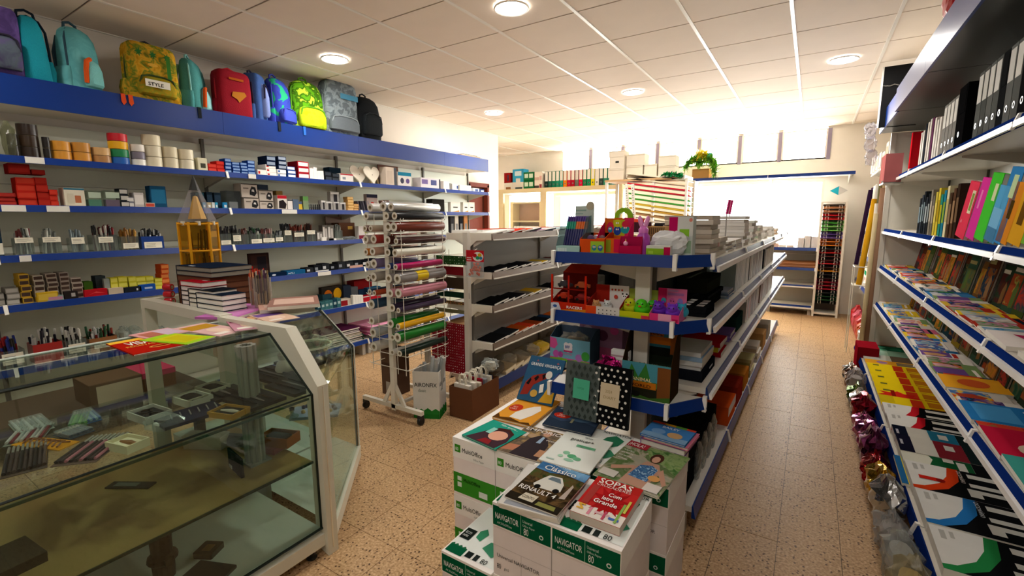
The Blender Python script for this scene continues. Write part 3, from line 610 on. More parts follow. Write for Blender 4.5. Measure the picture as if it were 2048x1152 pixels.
# ---------------------------------------------------------------- goods inside and on the counter
ZS = .7192
def cnt(px, py, z=ZS): return at(px, py, z=z)
def sleeve(label, BL, BR, TL, z, card, stripes, group=None, n=6):
    M, w, h = lie(BL, BR, TL, z); w = max(w, .04); h = max(h, .04); t = thing('pen_pack', label, 'pen pack', M=M, group=group)
    MB().box((0, 0, 0), (w, h, .002), K(card)).build('card', t); b = MB()
    for i in range(n):
        x = w*(i+.6)/(n+.2); c = K(stripes[i % len(stripes)], 'g'); b.tube([(x, h*.06, .008), (x, h*.7, .008)], .005, c, 6); b.tube([(x, h*.7, .008), (x, h*.95, .008)], .0035, K('c9c9c0', 's'), 6)
    o = b.build('pens', t); o['kind'] = 'stuff'
    if n < 8: MB().box((.001, h*.03, .0025), (w-.001, h*.97, .015), K('dfe6e2', 'c')).build('clear_cover', t)
    return t
sleeve('dark pens in clear pack at the front edge of the glass shelf', (0, 960), (95, 935), (10, 900), ZS, '5a4a44', ['1b1a1c', '3a2d2c', '4a3a36'], n=9)
sleeve('pack of dark pens with pink tops beside the orange card', (100, 935), (192, 925), (70, 885), ZS, '6a5650', ['221d1f', '3a2a2c', 'b06a78'], n=9)
sleeve('row of silver pens with maroon grips behind the dark pens', (5, 895), (85, 880), (0, 865), ZS, '8d918a', ['b9b6b2', '7d3038', 'a9a9a6'], n=8)
sleeve('silver ball pens in clear pack behind the orange card', (40, 875), (110, 856), (60, 838), ZS, 'a2aaa2', ['c4c6c2', '8d918f'], n=6)
sleeve('green pen pack beside the blue pack', (135, 858), (175, 850), (125, 832), ZS, '3f7a4a', ['2f8a3a', '6ab84a'], n=6)
sleeve('blue pen pack at the back of the glass shelf', (175, 848), (205, 840), (150, 828), ZS, '2a5a92', ['2a6ab4', '9ac4d8'], n=5)
sleeve('dark blue pens behind the cream gift box', (140, 880), (190, 862), (132, 862), ZS, '30405a', ['22304e', '3a4a66'], n=7)
M, w, h = lie((118, 902), (160, 884), (88, 866), ZS); t = thing('hair_clip_card', 'orange card of small clips lying on the glass shelf', 'card', M=M)
MB().box((0, 0, 0), (w, h, .003), K('e09a2c')).build('card', t); b = MB()
for i in range(8): b.tube([(w*.18, h*(.12+.1*i), .006), (w*.5, h*(.16+.1*i), .012), (w*.82, h*(.12+.1*i), .006)], .003, K('7a4a2a', 'g'), 6)
b.build('clips', t)
def openbox(name, label, cat, loc, rz, w, d, h, col, inner, item=None, icol='3a2a1a'):
    t = thing(name, label, cat, loc, rz); e = .004; b = MB(); cm = K(col)
    for a, c in (((-w/2, 0, 0), (w/2, d, e)), ((-w/2, 0, e), (w/2, e, h)), ((-w/2, d-e, e), (w/2, d, h)), ((-w/2, e, e), (-w/2+e, d-e, h)), ((w/2-e, e, e), (w/2, d-e, h))): b.box(a, c, cm)
    b.build('box', t); MB().box((-w/2+e, e, e), (w/2-e, d-e, h*.55), K(inner, 'f')).build('lining', t)
    if item == 'pen': MB().tube([(-w*.32, d*.5, h*.62), (w*.1, d*.52, h*.66), (w*.34, d*.55, h*.62)], [.004, .009, .005], K(icol, 'g'), 8).build('pen', t, True)
    if item == 'wallet': MB().loft([(h*.55, 0, d/2, w*.36, d*.3), (h*.8, 0, d/2, w*.38, d*.32), (h*.95, 0, d/2, w*.3, d*.2)], K(icol, 'f'), 16, 4).build('wallet', t, True)
    if item == 'glasses':
        b = MB()
        for s in (-1, 1): b.lathe([(.016, 0), (.022, 0), (.022, .005), (.016, .005)], K('171717', 'g'), 14, Mx.Translation((s*.028, d*.5, h*.6)), True)
        b.tube([(-.006, d*.5, h*.62), (.006, d*.5, h*.62)], .003, K('171717', 'g'), 6); b.build('spectacles', t, True)
    return t
RZB = .25
p = cnt(233, 905); openbox('gift_box', 'cream open box with a wooden pen on the glass shelf', 'box', p, RZB, .105, .07, .028, 'd8cfae', 'e8dfc2', 'pen', '8a5a32')
p = cnt(273, 845); openbox('watch_box', 'grey open box with striped card and watch on the glass shelf', 'box', p, .1, .13, .09, .03, 'b9b8ae', '2a2c30', 'glasses')
p = cnt(300, 838); openbox('watch_box', 'grey open box with oval window beside the striped one', 'box', p+V((-.03, .12, 0)), .1, .12, .09, .03, 'c0bfae', '30302c', 'glasses')
p = cnt(345, 825); openbox('watch_box', 'olive grey box with dark oval, second from the gold tray', 'box', p+V((-.06, .05, 0)), .1, .11, .09, .028, 'a9a68e', '2a2822', 'wallet', '201c18')
p = cnt(375, 815); openbox('watch_box', 'olive grey box with dark oval, directly behind the gold tray', 'box', p+V((-.10, .1, 0)), .1, .11, .09, .028, 'a9a68e', '2a2822', 'wallet', '201c18')
p = cnt(440, 838); openbox('gift_tray', 'gold edged open tray with dark pen on the glass shelf', 'box', p, .3, .12, .085, .022, 'a87f3a', '241f18', 'pen', 'b9b2a0')
M, w, h = lie((330, 862), (408, 838), (300, 822), ZS); t = thing('jewel_cloth', 'navy cloth pad with silver pins on the glass shelf', 'pad', M=M)
MB().box((0, 0, 0), (.21, .14, .012), K('151c36', 'f')).build('pad', t); b = MB()
for i in range(6): b.tube([(.04+.03*i, .05, .015), (.05+.03*i, .1, .016)], .0025, K('d8d8d8', 's'), 6)
b.build('pins', t)
t = thing('clear_bag', 'clear plastic bag beside the navy pad on the glass shelf', 'bag', cnt(300, 862), .2); MB().loft([(0, 0, .05, .06, .05), (.02, 0, .05, .065, .05), (.035, 0, .05, .045, .035)], K('dfe6e0', 'c'), 16, 3, jit=.06).build('bag', t); MB().box((-.03, .03, .004), (.0, .06, .012), K('e8e8e4')).build('tag', t)
for k, (px, py, wd) in enumerate(((505, 800, .24), (590, 775, .22), (545, 752, .26), (600, 728, .22), (450, 790, .14))):
    p = cnt(px, py); t = thing('pen_case', 'flat black display case of silver pens, %s' % ['second row from the shelf edge', 'nearest to the white end frame', 'in the middle of the black cases', 'farthest back by the white frame', 'closest to the gold tray'][k], 'pen case', p, .03, 'black pen cases')
    MB().box((-wd/2, -.075, 0), (wd/2, .075, .014), K('121314', 'g')).build('case', t); b = MB()
    for q in range(3): b.tube([(-wd*.4, -.035+.032*q, .017), (wd*.1, -.035+.032*q, .017), (wd*.38, -.035+.032*q, .017)], [.0035, .0045, .002], K('9a9a98' if q == 1 else '2a2a2e', 's'), 6)
    b.build('pens', t)
# things on the lower counter shelf and the deck
Z2 = .4342
p = at(262, 972, z=Z2); t = thing('bookmark_pack', 'narrow dark packet lying alone on the lower counter shelf', 'packet', p, .55); MB().box((-.085, -.022, 0), (.085, .022, .006), K('1d211f', 'g')).build('packet', t); MB().box((-.06, -.012, .006), (.03, .012, .0075), K('56605a', 'g')).build('window', t)
p = at(35, 1130, z=Z2); t = thing('leather_case', 'dark case in the lower corner of the lower counter shelf', 'case', p, .1); MB().box((-.1, -.05, 0), (.06, .05, .03), K('2a2620', 'f')).build('case', t); MB().box((-.1, -.051, .018), (.06, .051, .0315), K('332e26', 'f')).build('flap', t)
p = at(470, 945, z=Z2); t = thing('wallet', 'black wallet standing open on the lower counter shelf', 'wallet', p, -.15)
MB().box((-.07, 0, 0), (.07, .008, .085), K('17181a', 'f')).build('cover', t); MB().box((-.07, .008, 0), (.07, .012, .08), K('242528', 'f')).build('pocket', t); MB().box((-.06, -.002, .004), (-.03, 0, .018), K('d9d9d6')).build('tag', t)
p = at(545, 893, z=Z2+.03); openbox('wallet_box', 'brown cardboard box holding a dark wallet on the lower counter shelf', 'box', (p.x, p.y, Z2+.0255), .35, .15, .09, .045, '8a4f22', 'b98a52', 'wallet', '1d1712')
p = at(530, 905, z=Z2); t = thing('small_case', 'dull red flat case under the brown wallet box', 'case', p, .3); MB().box((-.06, -.01, 0), (.06, .07, .019), K('8a3f3a', 'f')).build('case', t); MB().box((-.061, -.011, .012), (.061, .071, .025), K('944842', 'f')).build('lid', t)
p = at(440, 905, z=Z2); t = thing('watch_stand', 'grey roll shaped watch stand behind the black wallet', 'stand', p+V((0, .05, 0)), .4); MB().loft([(0, 0, .04, .09, .03), (.03, 0, .04, .09, .028), (.045, 0, .04, .08, .012)], K('6f6f66', 'f'), 16, 3).build('pad', t, True); MB().box((-.095, .0, 0), (-.088, .08, .06), K('8a8a80')).build('end_cap', t)
p = at(390, 905, z=Z2); t = thing('gift_carton', 'cream slanted carton at the back of the lower counter shelf', 'box', p+V((0, .03, 0)), .5); MB().prism([(-.09, 0), (.09, 0), (.09, .06), (-.09, .06)], 0, .055, K('bdb6a2')).build('body', t); MB().box((-.092, -.002, .055), (.092, .062, .062), K('c9c3b2')).build('lid', t)
for k, (px, py) in enumerate(((585, 835), (632, 872))):
    p = at(px, py, z=Z2); t = thing('ornament', ['small glass stand with dark cap near the white frame', 'little silver ornament against the white frame'][k], 'ornament', p)
    MB().lathe([(.001, 0), (.03, .002), (.032, .008), (.012, .014), (.008, .03), (.014, .04), (.001, .042)], K('cfd8d2', 'c'), 16).build('stand', t, True); MB().lathe([(.001, .042), (.012, .042), (.013, .055), (.001, .06)], K('1c1814', 'g'), 12).build('cap', t, True)
ZDK = ZD
p = at(330, 1152, z=ZDK); t = thing('figurine', 'dark brown carved pot standing on the white counter deck', 'ornament', (p.x, p.y+.0, ZDK)); MB().lathe([(.001, 0), (.035, 0), (.037, .06), (.05, .075), (.048, .09), (.034, .1), (.036, .17), (.042, .18), (.001, .185)], K('2f1d14', 'w'), 14).build('body', t); MB().box((.03, -.012, .07), (.062, .012, .095), K('3a2618', 'w')).build('handle', t)
p = at(418, 1105, z=ZDK); t = thing('compact_case', 'square black case with brass emblem on the white deck', 'case', p, .5); MB().prism([(-.035, -.04), (.035, -.04), (.04, -.035), (.04, .035), (.035, .04), (-.035, .04), (-.04, .035), (-.04, -.035)], 0, .022, K('1c1712', 'g')).build('case', t); MB().box((-.016, -.018, .022), (.016, .018, .0235), K('7a6236', 's')).build('emblem', t)
p = at(430, 1142, z=ZDK); t = thing('folder_sample', 'black folder corner at the bottom edge of the deck', 'folder', p, .4); MB().box((-.09, -.08, 0), (.07, .03, .012), K('1a1b1d', 'g')).build('cover', t); MB().box((-.088, -.078, .012), (.068, .028, .014), K('26282b', 'g')).build('cover', t)
# behind the counter glass: carton and pink lid on a low staff table
t = thing('staff_table', 'low brown table on the staff side seen through the counter glass', 'table', (-2.92, .62, 0)); MB().box((-.26, -.75, .58), (.3, .5, .61), K('4a3a28', 'w')).build('top', t)
for x in (-.22, .26):
    for y in (-.7, .45): MB().box((x-.02, y-.02, 0), (x+.02, y+.02, .58), K('3a3128', 'w')).build('leg', t)
p = at(232, 800, z=.65); carton('open_carton', 'brown carton with a blank cream label behind the counter', 'box', (-2.70, _solve(236, 1, (-2.7, 0, .66)), .6105), pi/2+.0, .2, .22, .11, '5a4430', [R(.12, .02, .98, .9, 'b9ab90')])
carton('pink_lidded_box', 'brown box with a bright pink lid behind the counter', 'box', (-2.74, _solve(306, 1, (-2.74, 0, .66)), .6105), pi/2, .2, .26, .10, '6a4428', lid='c23a5c')
# glass bowl and its neighbours in the corner section
p = at(640, 668, z=.74); t = thing('glass_bowl', 'lidded cut glass bowl inside the corner counter', 'bowl', (-2.2, 1.44, .7155))
MB().lathe([(.001, 0), (.05, 0), (.055, .008), (.02, .02), (.03, .035), (.09, .06), (.105, .085), (.100, .085), (.085, .064), (.001, .04)], K('dfe2d2', 'c'), 24).build('bowl', t, True)
MB().lathe([(.108, .087), (.108, .093), (.09, .115), (.05, .135), (.014, .145), (.012, .155), (.022, .17), (.018, .184), (.001, .188)], K('e8ead8', 'c'), 24).build('lid', t, True)
MB().lathe([(.1, .083), (.112, .085), (.112, .095), (.1, .093)], K('efeedd', 'g'), 24, close=True).build('rim', t, True)
t = thing('porcelain_figure', 'pale round figurine beside a white card in the corner counter', 'ornament', (-2.12, 1.24, .7155)); MB().lathe([(.001, 0), (.03, 0), (.04, .03), (.03, .06), (.018, .075), (.026, .1), (.001, .12)], K('c9c2ae', 'g'), 16).build('body', t, True); MB().ball((0, 0, .125), .018, K('6a4a3a', 'g')).build('head', t, True)
t = thing('price_tag', 'white card standing in the corner counter', 'card', (-2.07, 1.28, .7155), .9); MB().box((-.03, 0, 0), (.03, .002, .055), K('dedccc')).build('card', t); MB().box((-.03, 0, 0), (.03, .03, .002), K('dedccc')).build('foot', t)
t = thing('jewel_tray', 'pale blue tray of trinkets low in the corner counter', 'tray', (-2.2, 1.45, .4205), .8); MB().box((-.12, -.08, 0), (.12, .08, .015), K('8f9ab0', 'f')).build('tray', t); b = MB(); [b.ball((rnd.uniform(-.1, .1), rnd.uniform(-.06, .06), .022), .012, K(rnd.choice(['c9c9d2', '3a3f5a', 'b99a5a']), 'g'), 8, 6) for _ in range(10)]; b.build('trinkets', t)
# white fluted stand between the two counters
t = thing('fluted_column', 'white fluted column visible through the glass counter', 'column', (at(512, 922, z=.434).x, at(512, 922, z=.434).y, .4345)); b = MB()
for i in range(9): b.tube([(.03*cos(2*pi*i/9), .03*sin(2*pi*i/9), 0), (.03*cos(2*pi*i/9), .03*sin(2*pi*i/9), .27)], .011, K('85887b', 'm'), 8)
b.build('shaft', t); MB().box((-.045, -.045, 0), (.045, .045, .008), K('85887b', 'm')).build('plinth', t); b = MB()
for i in range(9): b.tube([(.03*cos(2*pi*i/9), .03*sin(2*pi*i/9), .286), (.03*cos(2*pi*i/9), .03*sin(2*pi*i/9), .515)], .011, K('85887b', 'm'), 8)
b.build('shaft', t)
# on the top: magazines fanned along the counter
ZG = ZT+.0006
def mag(label, BL, BR, TL, z, th, cover, pa=(), tx=(), name='magazine', cat='magazine', hard=False, pages='e6dfd0', size=None, group=None):
    M, w, h = lie(BL, BR, TL, z)
    if size: w, h = size
    return book(name, label, cat, M, w, h, th, cover, pa, tx, pages, hard, group)
mag('red and orange magazine lying on the counter glass, nearest the till', (268, 712), (378, 690), (196, 692), ZG, .004, 'b0220f',
    [R(0, .84, 1, 1, 'e9b53a'), R(0, 0, 1, .84, 'a81c10'), E(.62, .25, .22, .07, 'd9a24a'), E(.62, .25, .17, .045, '8e1c12')], [('VISAO', .2, .55, .3, 'f2e9dc', .62, .02), ('RECEITAS', .1, .42, .13, 'eab04a', .6)])
mag('lime and yellow magazine on the counter', (375, 690), (432, 674), (312, 674), ZG+.005, .003, '9ecb2a', [R(.12, .12, .9, .8, 'c6c41e'), R(.3, .2, .8, .7, 'c0b51c')])
mag('pink magazine under the lime one', (300, 680), (378, 664), (296, 664), ZG+.0045, .003, 'd8a0a0', [R(.1, .2, .5, .8, 'b06a58'), R(.5, .1, .95, .9, 'c8b0c0')])
for k, (bl, br, tl, c, p2, nm) in enumerate([((440, 674), (500, 660), (360, 656), 'd9b0ac', 'b98a2c', 'pink magazine with a gold title beside the lime one'), ((470, 664), (545, 654), (395, 646), 'c890a0', '8a3a5a', 'rose celebrity magazine under the gold title one'), ((500, 652), (560, 645), (440, 640), '8f6a72', 'e0b080', 'mauve magazine in the middle of the fan'), ((540, 646), (600, 636), (470, 636), 'd9b8a0', '7a5a9a', 'salmon magazine near the white end frame')]):
    mag(nm, bl, br, tl, ZG+.004*k+(.003 if k else 0), .0035, c, [R(.05, .6, .95, .9, p2), E(.5, .35, .25, .2, 'e6c8b4'), R(.1, .08, .5, .2, 'efe6da')])
for k, (bl, br, tl, c, nm) in enumerate([((520, 632), (630, 622), (500, 614), 'b08a80', 'stacked pale brown magazine on the corner top, lowest'), ((520, 628), (625, 618), (505, 610), 'c49a8a', 'stacked salmon magazine on the corner top, middle'), ((535, 622), (640, 614), (530, 604), '9a7468', 'stacked dark rose magazine on the corner top, topmost')]):
    mag(nm, bl, br, tl, ZG+.019*k+.001, .019, c, [R(.1, .2, .9, .8, 'd0b0a0')], hard=False)
mag('teal folder under the pink packet on the back counter', (450, 632), (520, 620), (440, 615), ZG, .008, '2a9a9c', name='folder', cat='folder')
mag('lilac plastic packet lying on the back counter', (470, 640), (560, 612), (450, 622), ZG+.0085, .012, 'c070b4', [R(.1, .1, .9, .9, 'cc86c0')], name='packet', cat='packet')
# stacked diaries
yB = 1.24
def diary(nm, x, y, z, w, h, th, cover, pages, pr=()):
    M = Mx.Translation((x, y, z)) @ Mx.Rotation(.06, 4, 'Z'); return book('diary', nm, 'diary', M, w, h, th, cover, pr, (), pages, True, 'diaries stacked on the back counter')
z = ZG
for k in range(5): diary('maroon spined diary, %s from the bottom of the tall back stack' % nth(k), -3.17, yB+.0, z, .35, .24, .036, '4a2a20', '6a4432'); z += .0362
for k in range(2): diary('big navy diary %s in the tall back stack' % ['just under the top', 'on top'][k], -3.17, yB, z, .37, .24, .028, '151d2c', '8a8478', [R(.3, .05, .45, .12, 'cfd3d8')]); z += .0282
z = ZG
for k in range(6): diary('white paged diary with red cover, %s from the bottom of the red stack' % nth(k), -3.0, yB-.055, z, .22, .14, .027, 'a81824' if k > 4 else '2a2028', 'e8dcd8', [R(.55, .4, .75, .5, 'e0c0c0')] if k > 4 else ()); z += .0272
z = ZG
for k in range(5): diary('black diary, %s from the bottom of the middle front stack' % nth(k), -2.9, yB-.06, z, .25, .13, .025, '15181e', 'ece6da'); z += .0252
z = ZG
for k in range(4): diary('navy diary, %s from the bottom of the right front stack' % nth(k), -2.8, yB-.065, z, .25, .13, .028, '16202e', 'efeae0'); z += .0282
for k in range(3):
    roll('tape_dispenser', 'red and white tape roll at the foot of the diaries, %s' % ['lowest', 'middle', 'top'][k], 'tape', (-3.25, 1.2, ZG+.02+.042*k), (-3.21, 1.225, ZG+.02+.042*k), .02, 'b81e28')
def tubcyl(nm, x, y, cols, h, r):
    t = thing('pencil_tub', nm, 'pencil tub', (x, y, ZG)); MB().lathe([(.001, .001), (r, .001), (r, h*.8), (r-.002, h*.8), (r-.002, .004)], K('e6dfd6', 'c'), 18).build('tub', t, True)
    b = MB()
    for i in range(26):
        a = rnd.uniform(0, 2*pi); q = r*.85*rnd.random()**.5; c = rnd.choice(cols); zt = h*rnd.uniform(.86, 1)
        b.tube([(q*cos(a), q*sin(a), .004), (q*cos(a), q*sin(a), zt*.5)], .0038, K(c, 'g'), 6); b.tube([(q*cos(a), q*sin(a), zt*.5), (q*cos(a), q*sin(a), zt)], .0038, K(rnd.choice(cols), 'g'), 6)
    o = b.build('pencils', t); o['kind'] = 'stuff'
tubcyl('clear tub of red patterned pencils behind the navy diaries', -2.64, 1.43, ['b02a20', 'c84a2a', '7a1a1a', 'd8a070'], .23, .045)
tubcyl('clear tub of black and gold patterned pencils beside the red ones', -2.54, 1.40, ['2a2420', 'b9a070', '8a7a50', '4a2a4a', 'c9c0b0'], .23, .045)
# giant pencil display
t = thing('pencil_display', 'yellow pencil shaped display stand with clear pointed top on the back counter', 'display stand', (-3.30, 1.44, ZG)); YEL = K('d99a1c', 'g'); RD = .105; HB = .49
hexp = [(RD*cos(pi/3*i+.15), RD*sin(pi/3*i+.15)) for i in range(6)]
MB().prism([(x*1.02, y*1.02) for x, y in hexp], 0, .02, YEL).build('base', t); b = MB()
for x, y in hexp: b.tube([(x, y, .02), (x, y, HB)], .008, YEL, 6)
b.build('corner_posts', t)
for z0 in (.16, .31, HB-.012):
    b = MB()
    for i in range(6): p, q = hexp[i], hexp[(i+1) % 6]; b.tube([(*p, z0), (*q, z0)], .007, YEL, 6)
    b.build('ring_rail', t)
for i in range(6):
    p, q = hexp[i], hexp[(i+1) % 6]; MB().add([(p[0]*.99, p[1]*.99, .02), (q[0]*.99, q[1]*.99, .02), (q[0]*.99, q[1]*.99, HB), (p[0]*.99, p[1]*.99, HB)], [(0, 1, 2, 3)], K('c9962e', 'c')).build('clear_panel', t)
b = MB()
for i in range(46):
    a = rnd.uniform(0, 2*pi); q = rnd.uniform(.05, .085); z0 = rnd.choice((.02, .165, .315)); b.tube([(q*cos(a), q*sin(a), z0), (q*cos(a+.1), q*sin(a+.1), z0+rnd.uniform(.1, .135))], .004, K(rnd.choice(['4a3412', '6a4a16', 'c89a2c', '2a2014', 'a8742a']), 'g'), 6)
o = b.build('pencils', t); o['kind'] = 'stuff'
MB().lathe([(RD*.98, HB), (RD*.98, HB+.012), (.03, HB+.2), (.028, HB+.2)], K('d8d4d6', 'c'), 6, Mx.Rotation(.15, 4, 'Z')).build('clear_cone', t)
MB().lathe([(.030, HB+.198), (.012, HB+.26), (.001, HB+.29)], K('2f3130', 'g'), 6, Mx.Rotation(.15, 4, 'Z')).build('lead_tip', t)
MB().lathe([(.05, HB+.02), (.012, HB+.16), (.001, HB+.165)], K('d2a232', 'g'), 6).build('inner_cone', t)
b = MB()
for i in range(6): a = pi/3*(i+.5)+.15; MB_ = (RD*.87*cos(a), RD*.87*sin(a)); b.box((MB_[0]-.02, MB_[1]-.004, HB-.02), (MB_[0]+.02, MB_[1]+.004, HB+.006), K('e6e2d4'))
b.build('labels', t)
# ================================================================ stacked paper cartons with books on top
BW, BD, BH = .2215, .30, .2655
GRN, LGR = '0f5a3a', '3f8f2a'
def navbox(label, x, y, z, top=True, rz=0, lower=False):
    W, h = 'f1ebe6', 'e9e4de'
    t = thing('paper_carton', label, 'paper box', (x+BW/2, y, z), rz, 'cartons of copy paper stacked on the floor')
    b = MB(); b.box((-BW/2+.001, 0, 0), (BW/2-.001, BD-.002, BH-.075), K('e9e0dd')); b.build('body', t)
    MB().box((-BW/2, -.0015, BH-.085), (BW/2, BD-.0005, BH-.0005), K('f6f1ec')).build('lid', t)
    F = FRONT(BW, -.0015)
    face_print(t, BW, BH, F, [R(.01, .70, .99, .965, GRN), R(.495, .70, .505, .965, '7fae94')], [('NAVIGATOR', .05, .80, .115, 'eef3ee', .40, .006), ('80', .55, .725, .13, 'eef3ee', .11), ('Universal', .53, .88, .055, 'cfe0d4', .2), ('Office Paper', .53, .83, .04, 'cfe0d4', .26), ('A4 210x297mm', .09, .735, .045, 'cfe0d4', .3)], 'lid_print')
    face_print(t, BW, BH, FRONT(BW, 0), [R(.497, 0, .503, .42, 'b9b0ac'), R(0, .415, 1, .42, 'c2b9b4')], [('Universal NAVIGATOR', .07, .27, .07, '1f2a26', .78), ('80', .07, .11, .10, '1f2a26', .1), ('g/m2', .2, .12, .05, '4a524e', .12)], 'body_print')
    face_print(t, BW, BH, FRONT(BW, 0) @ Mx.Translation((0, 0, .0017)), [E(.84, .775, .035, .03, 'dfe9e2'), E(.84, .775, .02, .017, GRN)], (), 'recycling_mark')
    if top:
        TP = Mx.Translation((-BW/2, 0, BH))
        face_print(t, BW, BD, TP, [R(.02, .06, .98, .98, 'e6ebe6'), R(.03, .03, .36, .17, GRN), P([(.03, .17), (.07, .2), (.1, .17), (.14, .2), (.18, .17), (.22, .2), (.26, .17), (.30, .2), (.34, .17), (.34, .16), (.03, .16)], '2a6a48'), R(.40, .06, .52, .16, '1f2624'), R(.56, .06, .64, .16, '2a302e'), P([(.5, .6), (.72, .5), (.86, .62), (.9, .8), (.7, .9), (.56, .8)], '2f7a58'), P([(.3, .4), (.42, .36), (.46, .52), (.36, .6), (.28, .52)], '3a8a66'), P([(.55, .28), (.8, .2), (.95, .34), (.8, .46), (.6, .42)], '3f8a68'), R(.04, .3, .24, .5, '1d2421')],
                   [('NAVIGATOR', .42, .9, .09, '1c2320', .55), ('80', .70, .06, .11, '1c2320', .16), ('ECO', .07, .4, .06, 'e6ebe6', .12), ('PAPER', .07, .34, .05, 'e6ebe6', .13)], 'top_print')
    return t
def multibox(label, x, y, z):
    t = thing('paper_carton', label, 'paper box', (x+BW/2, y, z), 0, 'cartons of copy paper stacked on the floor')
    MB().box((-BW/2+.001, 0, 0), (BW/2-.001, BD-.002, BH-.075), K('f2e6e2')).build('body', t)
    MB().box((-BW/2, -.0015, BH-.09), (BW/2, BD-.0005, BH-.0005), K('f6f2ec')).build('lid', t)
    face_print(t, BW, BH, FRONT(BW, -.0015), [R(.05, .76, .19, .89, LGR)], [('80', .07, .79, .08, 'eaf2e4', .1), ('MultiOffice', .23, .78, .11, '20261f', .6), ('Office Paper', .5, .70, .05, '8d928a', .32)], 'lid_print')
    face_print(t, BW, BH, FRONT(BW, 0), [R(0, .05, 1, .40, LGR), R(.1, .27, .2, .34, 'dfe9d8'), R(.1, .16, .2, .24, 'dfe9d8'), R(.62, .1, .82, .2, 'e6ece2')], [('MultiOffice', .25, .27, .09, '152012', .5)], 'body_print')
    return t
PX = [-.827, -.6045]
for k, x in enumerate(PX):
    navbox('green and white copy paper carton in the bottom layer, under the %s' % ['car magazine', 'puzzle book'][k], x, 1.165, .0005, False)
    navbox(['green and white copy paper carton directly under the car magazine', 'green and white copy paper carton directly under the red puzzle book'][k], x, 1.165, .266)
navbox('single low green and white copy paper carton standing on the floor', -1.051, 1.155, .0005)
for k, x in enumerate((-1.242, -1.0185)):
    multibox('white and lime copy paper carton on the floor, under the %s one' % ['teal book', 'fashion magazine'][k], x, 1.457, .0005)
    multibox(['white and lime copy paper carton on top, under the teal book', 'white and lime copy paper carton on top, under the fashion magazine'][k], x, 1.457, .266)
for k, x in enumerate((-1.242, -1.0185)):
    multibox('white and lime copy paper carton at the back, %s, under the orange book' % ['outer bottom one', 'inner bottom one'][k], x, 1.7585, .0005)
    multibox('white and lime copy paper carton at the back, %s, under the orange book' % ['outer top one', 'inner top one'][k], x, 1.7585, .266)
for k, x in enumerate((-.795, -.5715)):
    navbox('back row copy paper carton in the bottom layer, behind the %s' % ['white school book', 'celebrity magazine'][k], x, 1.56, .0005, False)
    navbox(['back row copy paper carton on top with a green map, behind the school book', 'back row copy paper carton on top, under the blue picture book'][k], x, 1.56, .266)
ZP = .5335
def top(name, label, cat, BL, BR, TL, z, th, cover, pa=(), tx=(), size=None, z1=None, **kw):
    M, w, h = lie3(BL, BR, TL, z, z1) if z1 else lie(BL, BR, TL, z)
    if size: w, h = size
    return book(name, label, cat, M, w, h, th, cover, pa, tx, **kw)
c4 = lambda x, y: (860+x/3.272, 800+y/3.272)
top('picture_book', 'teal picture book with a rosy cartoon head on its cover', 'book', c4(210, 238), c4(430, 335), c4(385, 128), ZP, .009, '2a9c86',
    [P([(.1, 0), (.95, 0), (.98, .35), (.86, .72), (.62, .84), (.40, .76), (.26, .45)], '47313a'), E(.64, .46, .22, .22, 'e3a990'), P([(.4, .6), (.7, .74), (.9, .6), (.88, .72), (.66, .85), (.42, .76)], '4a2a26'), R(.3, .42, .43, .7, '8ed0c4'), P([(.42, .02), (.75, .04), (.7, .2), (.5, .22)], '8e2a2e')],
    [('Não quero...', .34, .87, .11, 'dff0e6', .56)])
top('picture_book', 'orange picture book with a white bear shape and red oval', 'book', (985, 838), (1060, 857), (1042, 790), ZP+.002, .012, 'df9a34',
    [P([(.34, .12), (.66, .1), (.78, .3), (.84, .52), (.72, .66), (.58, .6), (.44, .46), (.34, .3)], 'e9e3d8'), E(.22, .44, .17, .13, 'c03a22'), P([(0, 0), (1, 0), (.9, .07), (.7, .03), (.4, .1), (.15, .05), (.02, .16)], '5a3a1a')],
    [('UM MENINO', .42, .86, .09, '4a2c14', .42, .004), ('BATEU-ME À PORTA', .2, .74, .09, '4a2c14', .72, .004), ('PELO', .13, .44, .06, 'f0d8c8', .14), ('LIVRO', .1, .37, .06, 'f0d8c8', .2)])
top('picture_book', 'dark blue picture book with a red oval on its cover', 'book', (1085, 851), (1182, 873), (1133, 819), ZP+.006, .009, '34435a',
    [P([(0, 0), (1, 0), (1, .35), (.6, .5), (.3, .3), (0, .42)], '2a3648'), E(.62, .62, .3, .2, '46617a'), E(.24, .58, .18, .14, 'b9301f'), R(.48, .3, .53, .5, '8d8a6a'), R(.1, .88, .28, .94, '8fa4b8')],
    [('PELO', .17, .58, .07, 'efd9cc', .14), ('LIVRO', .15, .50, .07, 'efd9cc', .18)], z1=ZP+.025)
top('magazine', 'magazine with a dark suit on its cover, beside the teal book', 'magazine', (994, 901), (1080, 926), (1062, 854), ZP+.0005, .004, '8a7468',
    [R(0, 0, 1, 1, PH('8a7058', 'b09478', '5f564a', 'a88a5a', scale=18)), P([(.28, 0), (.92, 0), (.86, .5), (.7, .72), (.5, .76), (.36, .6)], '3a3236'), P([(.56, .5), (.66, .5), (.64, .72), (.58, .74)], '9ab0c8'), E(.62, .86, .1, .1, 'c89a80'), P([(0, .05), (.3, .1), (.34, .3), (.1, .28)], 'b87a5e'), R(.78, .1, .98, .32, 'b98a6a'), R(.05, .6, .24, .75, 'd9cfc4')],
    [('EMPÓRIO', .06, .84, .15, 'efe9e2', .9, .004), ('MODA', .72, .62, .06, 'efe9e2', .22)], hard=False)
